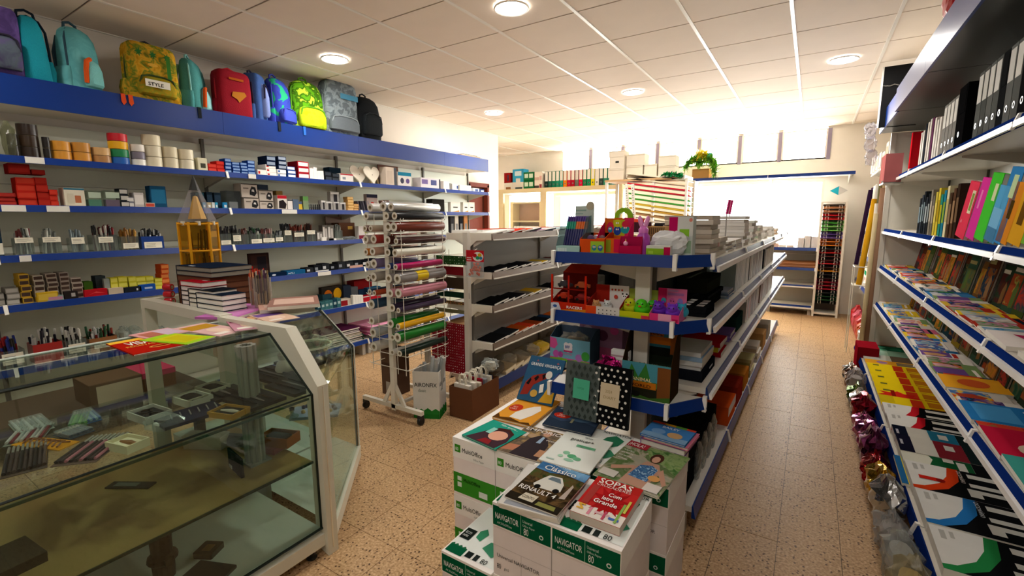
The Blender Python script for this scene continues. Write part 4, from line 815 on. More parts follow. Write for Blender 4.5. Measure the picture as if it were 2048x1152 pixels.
top('school_book', 'white school book with small green leaf sketches', 'book', (1077, 921), (1179, 950), (1141, 867), ZP+.004, .006, 'e8ede6',
    [E(.5, .3, .09, .06, '5aa87a'), E(.36, .36, .07, .05, '8cc4a2'), E(.62, .26, .08, .05, '74b890'), E(.5, .18, .1, .04, '9acbb0'), E(.3, .24, .05, .04, 'a6d4b8'), R(.42, .6, .8, .67, '6fb58c'), R(.1, .08, .26, .11, 'b0c8c0')],
    [('praticar+', .22, .76, .12, '17231d', .62, .008), ('Vamos', .45, .90, .07, '2a3a32', .2), ('Matemática', .46, .62, .045, '23543a', .3)], hard=False)
M, w, h = lie((1280, 876), (1369, 902), (1309, 850), ZP+.028)
book('picture_book', 'pink picture book just under the blue one', 'book', M @ Mx.Translation((.012, .004, 0)), w, h, .012, 'c8708a', [R(.1, .1, .9, .9, 'd890a0')])
book('picture_book', 'purple picture book lowest under the blue one', 'book', M @ Mx.Translation((.0, .006, -.0275)), w, h*1.04, .026, '7a5a90', [R(.1, .1, .9, .9, '8a6aa0')])
M.translation.z += .0125
book('picture_book', 'blue picture book with a red top edge on the back carton', 'book', M, w, h, .009, '3f7ec0', [R(0, .88, 1, 1, 'd0442a'), R(.3, .88, .55, 1, 'd89a2a'), R(.55, .88, .8, 1, '5a9a3a'), P([(0, 0), (1, 0), (1, .28), (.6, .2), (.3, .3), (0, .22)], '7aa0c4'), E(.3, .4, .16, .16, '6f9ccc'), E(.68, .36, .17, .17, 'c8a070')], [('BAILEY', .3, .66, .17, 'e6f0f8', .46, .01)])
top('magazine', 'large celebrity magazine in clear film with a red title corner', 'magazine', c4(1065, 492), c4(1490, 652), c4(1290, 262), ZP+.006, .005, '7a8a6a',
    [R(0, 0, 1, 1, PH('6f7a5a', '9a9a88', '55703f', 'a8a08c', scale=16)), P([(.3, .95), (1, 1), (1, .5), (.8, .62), (.5, .7)], PH('3f6a34', '6a8a4a', '8aa06a', scale=30)), P([(.38, .05), (.75, .05), (.8, .45), (.7, .62), (.5, .62), (.4, .4)], 'b98f7a'), P([(.42, .22), (.72, .2), (.74, .5), (.62, .56), (.46, .5)], PH('4a7aa8', 'c8d8e4', '3a6294', '8fb4d0', scale=90, sharp=True)), E(.6, .74, .1, .12, '4a2e24'), E(.6, .71, .06, .08, 'cf9f86'), P([(.1, .3), (.4, .45), (.42, .38), (.14, .22)], 'c0937c'), P([(.76, .45), (.95, .2), (.98, .26), (.8, .54)], 'c0937c'), R(.01, .84, .36, .99, 'a8323e'), R(.74, .04, .96, .2, 'd8d0c8'), E(.78, .3, .09, .06, 'd8a060'), R(.04, .06, .3, .2, 'c9c4ba')],
    [('¡HOLA!', .03, .865, .12, 'f6ece8', .3, .006), ('Verão', .05, .7, .05, 'f0ece6', .22), ('em família', .05, .63, .05, 'f0ece6', .26), ('fotos exclusivas', .05, .56, .05, 'f0ece6', .28), ('e entrevistas', .05, .49, .05, 'f0ece6', .24)], hard=False)
for k in range(3):
    top('magazine', 'white backed magazine, %s under the car magazine' % ['lowest of three', 'middle of three', 'topmost of three'][k], 'magazine', c4(455-8*k, 705-12*k), c4(815-6*k, 805-12*k), c4(700, 455), ZP+.0062*k, .006, 'd9d6d0', [R(.1, .02, .9, .1, '9a9ea6')], hard=False, size=(.205, .265))
top('magazine', 'car magazine with a white car on its cover', 'magazine', c4(490, 640), c4(830, 768), c4(730, 408), ZP+.0192, .006, '4a3626',
    [P([(0, 1), (1, 1), (1, .8), (.6, .84), (.3, .78), (0, .8)], PH('4a86b8', '7aaad0', '3a6a9a', scale=12)), P([(0, .78), (.3, .76), (.6, .82), (1, .78), (1, .6), (0, .56)], PH('1f3a1f', '3a5a2c', '5a4a2a', scale=26)), R(0, .12, 1, .58, PH('2a1c14', '5a4028', '3a3020', '6a5030', scale=22)), P([(.22, .44), (.3, .62), (.36, .72), (.6, .74), (.72, .6), (.76, .44), (.7, .4), (.28, .38)], 'd8d6cc'), P([(.38, .62), (.42, .7), (.58, .71), (.66, .61)], '6a7a82'), E(.33, .4, .06, .05, '1c1a18'), E(.68, .42, .06, .05, '1c1a18'), P([(.82, .3), (.92, .32), (.9, .62), (.86, .66)], 'b9a99c'), R(0, 0, 1, .14, '2a241c'), P([(.22, .05), (.5, .05), (.52, .2), (.26, .2)], 'd8cfb8'), P([(.56, .03), (.92, .03), (.9, .11), (.58, .11)], '8a8a4a')],
    [('Clássico', .14, .82, .16, 'f0f0ea', .78, .008), ('RENAULT 4', .05, .25, .13, 'f4f0e8', .78, .008), ('CONTO', .26, .09, .08, '2a241c', .2), ('MOTOR', .3, .96, .05, 'f0f0ea', .3)], hard=False)
top('puzzle_book', 'thick red puzzle book with white lettering', 'book', c4(915, 772), c4(1240, 893), c4(1110, 545), ZP, .026, 'c22c2a',
    [R(0, .8, 1, 1, 'b82a26'), R(0, 0, 1, .24, 'e6ded4'), Star(.55, .46, .40, .22, 12, 'a81c1e'), R(.06, .26, .2, .76, 'a8403a'), R(.3, .04, .36, .22, 'd88a9a'), R(.42, .12, .72, .17, 'd8b0b4'), R(.6, .03, .65, .22, 'c0506a'), R(.72, .08, .92, .13, '4a6ab0'), R(.84, .04, .89, .5, '8ab05a'), R(.9, .3, .95, .6, 'd0c85a'), P([(.06, .1), (.2, .1), (.2, .13), (.12, .2), (.2, .2), (.2, .23), (.06, .23), (.06, .2), (.14, .13), (.06, .13)], 'e0b04a')],
    [('SOPAS', .1, .83, .19, 'f6ece4', .82, .012), ('CRUZADEXES', .1, .755, .09, 'f2dcd2', .78), ('Com', .46, .56, .13, 'fbf3ee', .28, .012), ('letra', .38, .45, .13, 'fbf3ee', .32, .012), ('Grande', .26, .34, .13, 'fbf3ee', .56, .012)], hard=False, pages='d8c8b8')
# upright leaning books against the end shelf
def leaning(name, label, cat, p, rz, ang, w, h, th, cover, pa=(), tx=(), **kw):
    M = Mx.Translation(p) @ Mx.Rotation(rz, 4, 'Z') @ Mx.Rotation(ang, 4, 'X'); return book(name, label, cat, M, w, h, th, cover, pa, tx, **kw)
p = at(1045, 797, z=ZP)
leaning('comic_album', 'blue comic album with striped tiger art leaning behind the orange book', 'book', (-1.205, 1.925, ZP+.016), .02, rad(50), .20, .245, .009, '2f5878',
    [P([(.05, .1), (.1, .4), (.25, .56), (.45, .62), (.62, .66), (.68, .56), (.5, .46), (.34, .36), (.26, .14)], '8e3026'), P([(.12, .36), (.2, .34), (.24, .46), (.2, .5)], '1c1a1c'), P([(.3, .5), (.37, .44), (.43, .54), (.38, .58)], '1c1a1c'), P([(.5, .6), (.55, .5), (.6, .56), (.58, .64)], '1c1a1c'), E(.68, .62, .09, .09, 'd9d2c6'), E(.42, .18, .1, .08, 'c8a04a'), P([(.6, .02), (.98, .04), (.96, .3), (.9, .52), (.78, .44), (.7, .2)], 'c89a2e'), P([(.56, .2), (.66, .24), (.62, .42), (.52, .38)], 'e6e2da')],
    [('A', .22, .88, .06, 'd05a4a', .06), ('GRANDE VINGANÇA', .08, .78, .10, 'eef0ee', .84, .006), ('da', .8, .88, .06, 'd05a4a', .08)])
p = at(1133, 822, z=ZP)
leaning('notebook', 'grey patterned notebook with a mint label leaning against the toys', 'notebook', (-.90, 1.848, ZP+.036), -.04, rad(82), .165, .25, .013, '59625f',
    [P([(x/6+dx, y/8), (x/6+dx+.05, y/8+.055), (x/6+dx, y/8+.11), (x/6+dx-.05, y/8+.055)], '39423f') for y in range(8) for x in range(1, 6) for dx in ((y % 2)*.08,)]+[R(.28, .36, .76, .72, '52b490')], [('notas', .4, .54, .07, '3a8a6c', .26)])
p = at(1189, 831, z=ZP)
leaning('notebook', 'black notebook with white polka dots and a cream label', 'notebook', (-.765, 1.845, ZP+.036), -.05, rad(82), .175, .26, .014, '141516',
    [E(.1+.16*x+(.08 if y % 2 else 0), .05+.1*y, .033, .022, 'e6e2da', 10) for y in range(10) for x in range(6) if .1+.16*x+(.08 if y % 2 else 0) < .98]+[R(.25, .34, .75, .72, 'd6c4a4')], [('2024', .38, .56, .07, 'a08a62', .24), ('DIARY', .34, .46, .07, 'a08a62', .34)])
# ================================================================ goods on the long wall shelving
FX = -4.012
def wl(S, p0, p1, top, gap=.03):
    a, b, h = slx(FX, LZ[S], p0, p1, top); return (FX-gap, (a+b)/2, LZ[S]-.0035), b-a, h
LEV = ['top', 'second', 'third', 'fourth', 'fifth', 'lowest']
_cnt = {}
def lab(desc, S):
    k = _cnt.get(S, 0); _cnt[S] = k+1
    return '%s, %s from till on %s wall shelf' % (desc, nth(k), LEV[S])
RW = pi/2
def wbox(desc, S, p0, p1, top, d, col, fp=(), tx=(), gap=.03, lid=None, name='carton', z=0, cat='box', tp=()):
    l, w, h = wl(S, p0, p1, top, gap); return carton(name, lab(desc, S), cat, (l[0], l[1], l[2]+z), RW, w*.97, d, max(.012, h-z), col, fp, tx, lid, None, tp)
def wstack(desc, S, p0, p1, top, n, d, col, front=None, gap=.03, text=None, name='carton', z=0, cat='box'):
    l, w, h = wl(S, p0, p1, top, gap); hh = (h-z)/n; k0 = lab(desc, S)
    for i in range(n):
        fp = [R(.06, .2, .94, .85, front)] if front else []
        if text: fp += [R(.08, .3, .3, .75, text)]
        carton(name, '%s %s' % (['lowest', 'second', 'third', 'fourth', 'fifth', 'sixth'][i] if n > 1 else 'single', k0), cat, (l[0]+rnd.uniform(-.004, .004), l[1]+rnd.uniform(-.003, .003), l[2]+z+hh*i+.0003*i), RW, w*.95, d, hh-.0018, col, fp, (), None, 'stacked cartons on the wall shelves')
def wtape(desc, S, p0, p1, top, cols, gap=.02):
    l, w, h = wl(S, p0, p1, top, gap); hh = h/len(cols); k0 = lab(desc, S)
    for i, c in enumerate(cols): tape('tape_roll', '%s %s' % (['lowest', 'second', 'third', 'fourth', 'fifth'][i] if len(cols) > 1 else 'single', k0), (l[0]-w/2, l[1], l[2]+hh*i), w*.49, hh-.0015, c, group='rolls of tape on the top wall shelf')
# --- top shelf
l, w, h = wl(0, 2, 18, 232); crumple('wrapped_roll', lab('dusty clear wrapped roll', 0), 'roll', l, .06, .06, h*.9, K('9a9c80', 'k'), 3, tie=False)
wtape('dark brown packing tape roll', 0, 22, 45, 265, ['2a211a', '2a211a'])
wtape('dark brown packing tape roll', 0, 46, 90, 246, ['2b201a', '332519', '2b201a'])
wtape('black tape roll', 0, 92, 108, 272, ['1f1c19', '1f1c19'])
wtape('amber packing tape roll', 0, 110, 153, 280, ['c98a2e', 'c98a2e'])
wtape('amber packing tape roll', 0, 153, 192, 283, ['c08430', 'b87f34'])
wtape('small tan tape roll with label', 0, 193, 232, 293, ['a87a4a', 'c9a06a'])
wtape('bright coloured tape roll', 0, 229, 269, 265, ['1f5aa8', '1c7a4a', 'e2a81c', 'c0202c'])
wtape('white and grey tape roll', 0, 271, 300, 287, ['e6e2da', '77707c', 'd9d2c8'])
wtape('broad cream masking tape roll', 0, 298, 335, 268, ['d9cfb4', 'd9cfb4', 'd4c8aa'])
wtape('cream masking tape roll', 0, 335, 366, 292, ['d2c8ac', 'cfc4a6'])
wtape('cream masking tape roll', 0, 366, 398, 297, ['dcd4bc', 'd8ceb2'])
wbox('small ivory box with a dark window', 0, 401, 420, 315, .06, 'd6d0b4', [R(.25, .25, .8, .6, '4a4a40')])
wstack('red refill packet', 0, 421, 438, 326, 2, .1, 'c22a24', 'd0463a'); wstack('red refill packet', 0, 438, 454, 321, 3, .1, 'b8241f', 'c93a30')
for p0, p1, tp_, n in ((455, 468, 316, 4), (469, 485, 323, 4), (486, 500, 324, 4), (500, 515, 320, 4)): wstack('small navy cartridge carton', 0, p0, p1, tp_, n, .09, '1c3f86', '7f9cc8')
wstack('flat white carton with red mark', 0, 519, 537, 338, 1, .14, 'e9e4dc', None, text='b8322c')
l, w, h = wl(0, 537, 558, 310); hz = h
wstack('dark navy carton with grey label', 0, 539, 558, 311, 2, .14, '1a2740', '8a97aa', z=hz*.5); wstack('white carton with red mark', 0, 537, 558, 328, 3, .14, 'ece7e0', None, text='b8322c')
wstack('dark navy carton with grey label', 0, 562, 579, 312, 3, .14, '1b2946', '9aa4b4', z=.07); wstack('white and blue carton', 0, 559, 577, 338, 2, .14, 'e4e6ea', None, text='2c5aa0')
wstack('blue banded white carton', 0, 579, 596, 332, 3, .14, '244a92', 'dfe3ea')
wstack('large red and white carton', 0, 601, 624, 322, 3, .16, 'b01f2c', 'e9dede')
for p0, p1, tp_ in ((624, 632, 336), (632, 639, 334), (639, 646, 341), (646, 652, 341)): wbox('slim white carton', 0, p0, p1, tp_, .1, 'ece8e2')
wstack('black ink carton', 0, 655, 668, 342, 2, .1, '24262a', '3a3f46'); wstack('black ink carton', 0, 669, 683, 346, 2, .1, '26282c', '3a3f46')
wbox('white carton with red top', 0, 685, 711, 347, .1, 'ded8d2', [R(0, .85, 1, 1, 'a82a34'), R(.15, .3, .4, .6, '8a8f96')])
l, w, h = wl(0, 690, 715, 325, .2); carton('dark_carton', lab('dark blue carton at the back', 0), 'box', (-4.26, l[1], l[2]), RW, .14, .1, .16, '20303f')
def heart(desc, p0, p1, tp_, gap):
    l, w, h = wl(0, p0, p1, tp_, gap); t = thing('wooden_heart', lab(desc, 0), 'craft heart', (l[0]-.02, l[1], l[2]), RW); w *= .5
    pts = [(0, 0)]+[(w*1.05*s*(16*sin(a)**3)/16, h*(.55+.45*(13*cos(a)-5*cos(2*a)-2*cos(3*a)-cos(4*a))/13)) for s, a in [(1, .25*i) for i in range(11, 1, -1)]+[(-1, .25*i) for i in range(1, 12)]]
    MB(Mx.Rotation(rad(-14), 4, 'X') @ Mx.Rotation(pi/2, 4, 'X')).prism(pts, 0, .012, K('e6dccb', 'w')).build('heart', t); MB(Mx.Rotation(rad(-14), 4, 'X') @ Mx.Translation((0, -.013, h*.5)) @ Mx.Rotation(pi/2, 4, 'X')).lathe([(.001, 0), (.006, .001), (.001, .002)], K('8a7a66'), 8).build('hole', t)
heart('large plain wooden heart', 720, 752, 327, .1); heart('plain wooden heart with writing', 740, 769, 329, .04)
for i in range(3): l, w, h = wl(0, 756+7*i, 764+7*i, 318, .1); upright_book(lab('tilted wooden plaque', 0), (l[0]-.03, l[1], l[2]), RW, .012, .02, .17, 'c9b48a', None, None, 'plaque', 'plaque', rad(-14), kind='w')
wbox('pale carton with dark side', 0, 776, 798, 334, .1, 'd4c4b4', [R(.75, 0, 1, 1, '55585e'), R(.1, .1, .6, .8, 'c8b8a8')])
wbox('white carton with teal band and round picture', 0, 800, 827, 344, .12, 'dcd6d0', [R(0, .75, 1, 1, '2a7a98'), E(.3, .4, .14, .2, '4a4a5a'), E(.72, .4, .14, .18, '6a5a8a')])
l, w, h = wl(0, 800, 830, 310, .3); t = thing('board', lab('brown hardboard sheet leaning at the back', 0), 'board', (-4.3, l[1], l[2]), RW); MB(Mx.Rotation(rad(-6), 4, 'X')).box((-.16, 0, 0), (.16, .008, .26), K('6a4030', 'w')).build('sheet', t)
wbox('wide white carton with violet pictures', 0, 845, 885, 356, .14, 'd9d2d6', [R(.05, .4, .35, .85, '7a6a9a'), R(.5, .35, .8, .85, '5a5f8a'), R(.93, 0, 1, 1, '3a3f4a')])
wbox('white carton beside the violet picture carton', 0, 891, 903, 362, .12, 'e6e0da'); wbox('striped white carton', 0, 904, 907, 366, .1, '8a8680'); wbox('white carton with blue side', 0, 908, 920, 368, .12, 'e6e2dc', [R(.75, .3, 1, .8, '4a5a8a')])
wbox('white lying carton', 0, 923, 946, 370, .14, 'e9e6e0'); wbox('small white carton with blue mark', 0, 950, 962, 376, .1, 'd6dae2', [R(.3, .2, .8, .8, '5a6a9a')]); wbox('navy and white carton at the shelf end', 0, 962, 972, 378, .08, '3a4a7a', [R(.3, .2, .9, .7, 'c9cdd8')])
# --- second shelf
wstack('flat dull red packet', 1, 0, 38, 384, 3, .14, '8e2420', 'a2332c')
for k, (p0, p1, z0, tp_, n) in enumerate(((30, 75, .19, 326, 1), (76, 104, .19, 338, 1), (40, 80, .0, 354, 4), (80, 105, .0, 354, 4), (104, 121, 0, 378, 3))): wstack('red cellophane card pack', 1, p0, p1, tp_, n, .1, ['8a1f1a', '7c1d18', 'b0281e', '9a231c', 'b42a20'][k], ['96261f', '86231d', 'b93a2a', 'a52c22', 'c23a2c'][k], z=z0, name='card_pack')
wbox('white carton with blue top and product photo', 1, 134, 176, 375, .1, 'd4cdb8', [R(0, .9, 1, 1, '33667a'), R(.5, .2, .8, .6, 'b06a4a'), R(.15, .15, .45, .7, 'c8bfa8')])
for p0, p1, c in ((180, 211, '5f9a8a'), (214, 248, '8a6a8e')):
    l, w, h = wl(1, p0, p1, 380); t = thing('clip_box', lab('clear box of coloured clips', 1), 'box', l, RW); MB().box((-w*.45, 0, 0), (w*.45, .06, h), K('b8c4b4', 'c')).build('box', t); MB().box((-w*.4, .004, .004), (w*.4, .055, h*.45), K(c)).build('clips', t); MB().box((-w*.4, -.001, h*.55), (w*.4, .003, h*.9), K('a9b8a4')).build('label', t)
for p0, p1, tp_, n, c, f in ((246, 264, 376, 3, '23262b', 'b8b4ac'), (258, 273, 393, 2, '8a8890', 'd0ccc6'), (274, 294, 384, 1, 'b9b2ac', 'd8d2cc'), (294, 314, 404, 1, 'c0b6a8', 'c04a3a'), (307, 340, 371, 1, '1f4a6a', '2a6a8e'), (396, 414, 384, 1, '1f3f4a', '2a2f3a'), (420, 432, 383, 1, '1b2630', '2a3a4a'), (433, 447, 384, 1, '1b2630', '2a3a4a')): wstack('small boxed stationery', 1, p0, p1, tp_, n, .08, c, f)
for p0, p1, c in ((407, 413, '2a8ab0'), (416, 424, 'b0a080'), (425, 431, 'd0d4d2'), (432, 437, '3aa0c8'), (448, 456, '2a8ac0')): wbox('small cartridge pack', 1, p0, p1, 404, .05, c, [R(.2, .2, .8, .6, 'e0e6e6')], gap=.005)
l, w, h = wl(1, 459, 487, 381); t = thing('clear_case', lab('clear plastic case', 1), 'case', l, RW); MB().box((-w/2, 0, 0), (w/2, .1, h), K('8f9698', 'c')).build('case', t); MB().box((-w*.3, .01, .004), (w*.3, .08, h*.4), K('c8c4c0')).build('label', t)
def shred(desc, p0, p1, tp_, z, name='carton'):
    l, w, h = wl(1, p0, p1, tp_); zz_ = z; h -= z
    return carton(name, lab(desc, 1), 'box', (l[0], l[1], l[2]+z), RW, w*.97, .12, h-.002, 'b4a99e', [R(0, .93, 1, 1, '3a3430'), R(.12, .62, .45, .7, '6a625a'), P([(.5, .2), (.8, .1), (.95, .35), (.88, .75), (.65, .82), (.52, .5)], '2a2a2c'), P([(.62, .45), (.8, .4), (.78, .58), (.66, .6)], 'c9c4c0')])
l1, w1, h1 = wl(1, 493, 523, 394); shred('grey carton with black sharpener picture, lower', 493, 523, 394, 0); shred('grey carton with black sharpener picture, upper', 489, 522, 366, h1)
l1, w1, h1 = wl(1, 524, 552, 401); shred('grey carton with small black device, lower', 524, 552, 401, 0); shred('grey carton with small black device, upper', 524, 552, 379, h1)
wbox('dark blue hanging carton at the back', 1, 545, 565, 367, .08, '3a4658', gap=.2); wbox('red topped carton with black device', 1, 560, 579, 390, .1, 'cfc7c0', [R(0, .78, 1, 1, 'b02430'), P([(.1, .1), (.8, .06), (.95, .4), (.6, .7), (.15, .6)], '2a2426')])
wbox('white carton next to the red topped one', 1, 580, 590, 398, .1, 'd9d2ce', [R(0, .85, 1, 1, '3a3a40')]); wbox('blue grey carton', 1, 591, 602, 398, .1, '55657a'); wbox('brown picture carton at the back', 1, 575, 588, 380, .06, '8a6a3a', gap=.16); wbox('yellow and blue packet', 1, 602, 609, 402, .05, 'c9a83a', [R(0, .7, 1, 1, '4a5a7a')]); wbox('green topped clear packet', 1, 611, 622, 392, .05, '7a8a6a', [R(0, .7, 1, 1, '5a8a4a')])
for i in range(6): l, w, h = wl(1, 623+4.2*i, 627+4.2*i, 408); t = thing('glue_bottle', lab('little black topped bottle', 1), 'bottle', (l[0]-.02, l[1], l[2]), 0, 'little black bottles on the second wall shelf'); MB().lathe([(.001, 0), (.008, 0), (.008, h*.6), (.005, h*.7), (.006, h*.72), (.006, h), (.001, h)], K('1e1e20', 'g'), 10).build('bottle', t, True)
for p0, p1, tp_, z_ in ((647, 656, 400, 0), (656, 670, 402, 0), (671, 684, 402, 0), (684, 696, 404, 0), (666, 684, 383, .07)): wbox('calculator pack with dark screen', 1, p0, p1, tp_, .05, '9a9692', [R(.35, .1, .75, .85, '2f2d30'), R(.05, .8, .95, .95, 'c9c6c2')], z=z_)
wstack('tan rubber band box', 1, 700, 712, 393, 5, .07, 'c99a5a', 'd9b478'); wstack('tan rubber band box', 1, 712, 722, 407, 3, .07, 'b98a50', 'cfa46a')
for i in range(5): l, w, h = wl(1, 722+5*i, 726+5*i, 400); upright_book(lab('leaning grey notebook', 1), l, RW, .012, .08, h*.95, rnd.choice(['55525a', '77747e', '3a3840']), None, None, 'notebook', 'notebook', rad(-14))
wbox('grey carton with scissors picture', 1, 738, 760, 388, .05, '9a8a84', [R(0, .8, 1, 1, '2a2a38'), P([(.2, .1), (.5, .5), (.8, .1), (.6, .55), (.4, .55)], 'a8302c')])
for i in range(3): l, w, h = wl(1, 770+6*i, 775+6*i, 400); upright_book(lab('small red marked booklet', 1), l, RW, .014, .06, h, '8a6a62', 'c04a3a', None, 'booklet', 'booklet', rad(-10))
for p0, p1, tp_ in ((868, 893, 398), ): wbox('black equipment carton behind the paper rolls', 1, p0, p1, tp_, .1, '2a2826')
for i, (p0, p1) in enumerate(((905, 924), (930, 941), (941, 953))): wbox('white clothes line kit with orange print', 1, p0, p1, 404, .05, 'e6e0d6', [R(.25, .45, .75, .56, '4a4640'), P([(.1, .05), (.9, .05), (.9, .2), (.5, .12)], 'd88a3a')])
# --- third shelf: pens in tubs
def wtub(desc, p0, p1, tp_, cols, card=None, tub=None, tall=.07, S=2):
    l, w, h = wl(S, p0, p1, tp_, .03); k = lab(desc, S); w *= .94; hh = h*.62
    pen_tub(k, l, RW, w, hh, cols, hash(p0) % 999, (w*card[0], h*card[1], h*card[2]) if card else None, h*.40, tub, 'pen tubs on the %s wall shelf' % LEV[S], min(w, .12))
DK = ['1b1c20', '22242a', '3a3a40', '141416']; GY = ['8a8f8a', 'aab0aa', '6a706a', 'c4c8c0', '4a504a']
wbox('dark blue box with cream label', 2, 0, 11, 446, .1, '1f3040', [R(0, .05, 1, .4, 'ddd8c8')], gap=.02)
wtub('clear pen tub with cream card', 35, 75, 455, GY+['7a3a3a'], (.98, .2, .45)); wtub('clear pen tub with cream card', 90, 130, 455, GY, (.95, .2, .45)); wtub('clear pen tub with cream card', 146, 178, 458, ['6a7a80', '8a979a', '4a5a60'], (.85, .28, .38))
wtub('red and black pens with cream card', 192, 243, 449, ['8e1d22', '1c1c1e', 'c8c4bc', '5a1c1e'], (.6, .22, .33)); wtub('gold and amber pen tub with pale card', 248, 284, 455, ['8a5a20', 'b08030', '5a3a1c', 'c89a4a'], (.9, .24, .08))
wtub('blue display box of pens', 287, 334, 456, ['101418', 'c8ccd0', '1c2430'], (.8, .3, .05), '1f3f86')
wbox('grey tub with purple pens and white card', 2, 422, 442, 458, .08, '7a7c80', [R(0, .55, 1, .9, 'e2dfd8'), R(0, .9, 1, 1, '3a2f6a')])
for p0, p1, tp_, c, card in ((445, 468, 452, DK, (.9, .22, .05)), (470, 488, 450, DK, (.9, .3, .2)), (488, 503, 455, ['3a2a26', '6a3a30'], None), (506, 529, 453, DK+['2f5a3c', 'c8d0cc'], (.95, .24, .05)), (530, 554, 455, ['4a2a30', '8a4a4a', 'c0a8a0'], (.98, .26, .08)), (555, 571, 460, ['8a8f94', '3a3f44'], (.95, .3, .15)), (572, 590, 445, DK, (.75, .24, .38)), (592, 614, 447, ['5a2018', '3a1814', '8a3a2a'], (.9, .22, .30)), (617, 637, 446, ['4a2218', '6a3a2a', '2a1814'], (.8, .22, .40))): wtub('clear tub of pens', p0, p1, tp_, c, card)
for p0, p1, tp_ in ((638, 650, 463), (650, 660, 450), (660, 672, 450)): wbox('hanging pack of white markers', 2, p0, p1, tp_, .06, '6f6b66', [R(.1, .2, .45, .9, 'd0ccc6'), R(.55, .15, .9, .8, 'b9b4ae')])
wbox('white price card in front of markers', 2, 645, 654, 474, .02, 'e6e2da', gap=.005, name='price_card', cat='card')
wtub('tub of grey correction pens', 676, 690, 448, ['6a6e6a', '8e928e'], None)
l, w, h = wl(2, 662, 690, 478); carton('flat_tray', lab('flat white card tray', 2), 'tray', l, RW, w, .1, .02, 'e4e2dc')
l, w, h = wl(2, 692, 720, 470); crumple('film_pack', lab('clear film pack lying flat', 2), 'pack', l, w, .1, .03, K('b9c0c4', 'k'), 11, RW, tie=False)
wbox('brown wooden case', 2, 694, 726, 445, .12, '5f4030', [R(.55, .6, .85, .8, 'c8a050')], gap=.12); wbox('pinkish flat board at the back', 2, 690, 740, 432, .02, '9a8478', gap=.3); wbox('white and red bottle carton', 2, 722, 734, 452, .06, 'd2ccc8', [R(0, 0, 1, .3, '7a2a3a')]); wbox('long white carton', 2, 736, 762, 466, .1, 'dedad0'); wbox('yellow marker pack', 2, 736, 746, 453, .04, 'a9b03a', gap=.08)
for i in range(4): wbox('small white capped bottle', 2, 905+9*i, 912+9*i, 432, .04, ['3a3a3e', 'd8d2c6', '2a2a2e', 'c88a5a'][i], [R(.2, .2, .8, .6, '8a8a8a')])
# --- fourth shelf
wstack('grey boxed item', 3, 0, 14, 586, 2, .1, '7a766e', '9a968e'); wstack('grey boxed item with oval print', 3, 17, 45, 575, 3, .1, '8a867e', 'b0aca4')
for p0, p1, tp_, n, c in ((48, 69, 547, 5, 'c9a23a'), (76, 97, 550, 5, 'b9b0a0'), (102, 124, 546, 6, 'a89c90'), (128, 147, 544, 6, '9a8e84'), (150, 172, 555, 4, 'b0a498')): wstack('car accessory packet with dark oval picture', 3, p0, p1, tp_, n, .12, c, '4a3a34')
wstack('yellow flat packet', 3, 76, 120, 583, 1, .05, 'c9a42a', 'd8b84a', gap=.0); wstack('pastel flat packet', 3, 95, 129, 590, 1, .04, '8aa09a', 'c08aa0', gap=-.003)
wbox('dark flat packet', 3, 130, 158, 582, .06, '2a2422', [R(.5, .3, .8, .8, 'b0aaa4')], gap=.005); wbox('small green box', 3, 174, 192, 563, .08, '3a5a1e'); wbox('low red carton', 3, 170, 217, 578, .09, 'b01a24', [P([(.1, .2), (.4, .5), (.9, .4), (.5, .7)], 'd84a4a')], gap=.005)
wbox('dark tape dispenser carton', 3, 201, 222, 552, .08, '2f3638', gap=.06); wbox('grey dispenser', 3, 214, 226, 557, .06, '8a928a')
for p0, p1, tp_ in ((228, 243, 555), (243, 262, 553), (262, 278, 553), (278, 298, 553), (298, 314, 552), (314, 330, 556)): wstack('yellow sticky note pack', 3, p0, p1, tp_, 3, .08, 'c9c23a', 'd6d05a')
wbox('low white and tan carton', 3, 218, 248, 575, .05, 'c0b09a', gap=0); wbox('low black carton', 3, 249, 284, 573, .05, '23262c', [R(.7, .3, .8, .7, 'c8c8c8')], gap=0); wbox('low blue carton', 3, 280, 312, 568, .06, '1f4fa0', [R(.3, .3, .8, .6, 'b9c8e0')], gap=0)
wstack('orange and red eraser carton', 3, 329, 345, 528, 5, .1, 'd0552a', 'e08a4a')
l, w, h = wl(3, 424, 432, 545)
for p0, p1, tp_, c in ((425, 440, 532, 'c85a3a'), (438, 458, 540, 'ded6cc'), (460, 476, 530, 'b0281e'), (476, 492, 529, 'c02a26'), (492, 512, 533, 'a8241f')): wbox('red and white packet behind the pencil tubs', 3, p0, p1, tp_, .08, c, [R(.2, .3, .8, .7, 'd86a4a')])
wbox('dark framed print', 3, 524, 566, 507, .02, '3a2a28', [R(.1, .08, .9, .92, '4a3430'), R(.4, .3, .85, .85, '2e2a30')], gap=.2, name='framed_print', cat='print')
wbox('navy carton with white roundel', 3, 540, 574, 545, .09, '12243f', [E(.25, .5, .12, .25, 'dfe6ee')], gap=.005); wbox('blue carton with white letters', 3, 574, 612, 540, .1, '1d5a86', [R(0, .85, .4, 1, '2a6a92')], [('APLI', .05, .25, .5, 'dfe9f0', .42, .01)], gap=.005)
for i in range(9):
    p0 = 614+16*i; wbox('low dark stapler carton', 3, p0, p0+15, 536-2.2*i-(rnd.random()*5), .1, rnd.choice(['1c1e22', '2a2c30', '17181c']), [R(.1, .3, .5, .7, rnd.choice(['c8c8c8', '8a8f96']))], gap=.01)
wbox('flat white packet', 3, 632, 658, 540, .06, 'd9d9d6', gap=0); wbox('small red and pink carton', 3, 704, 722, 526, .06, 'b8302c', gap=.12); wbox('flat pale pink packet', 3, 700, 726, 530, .05, 'c9a090', gap=.0)
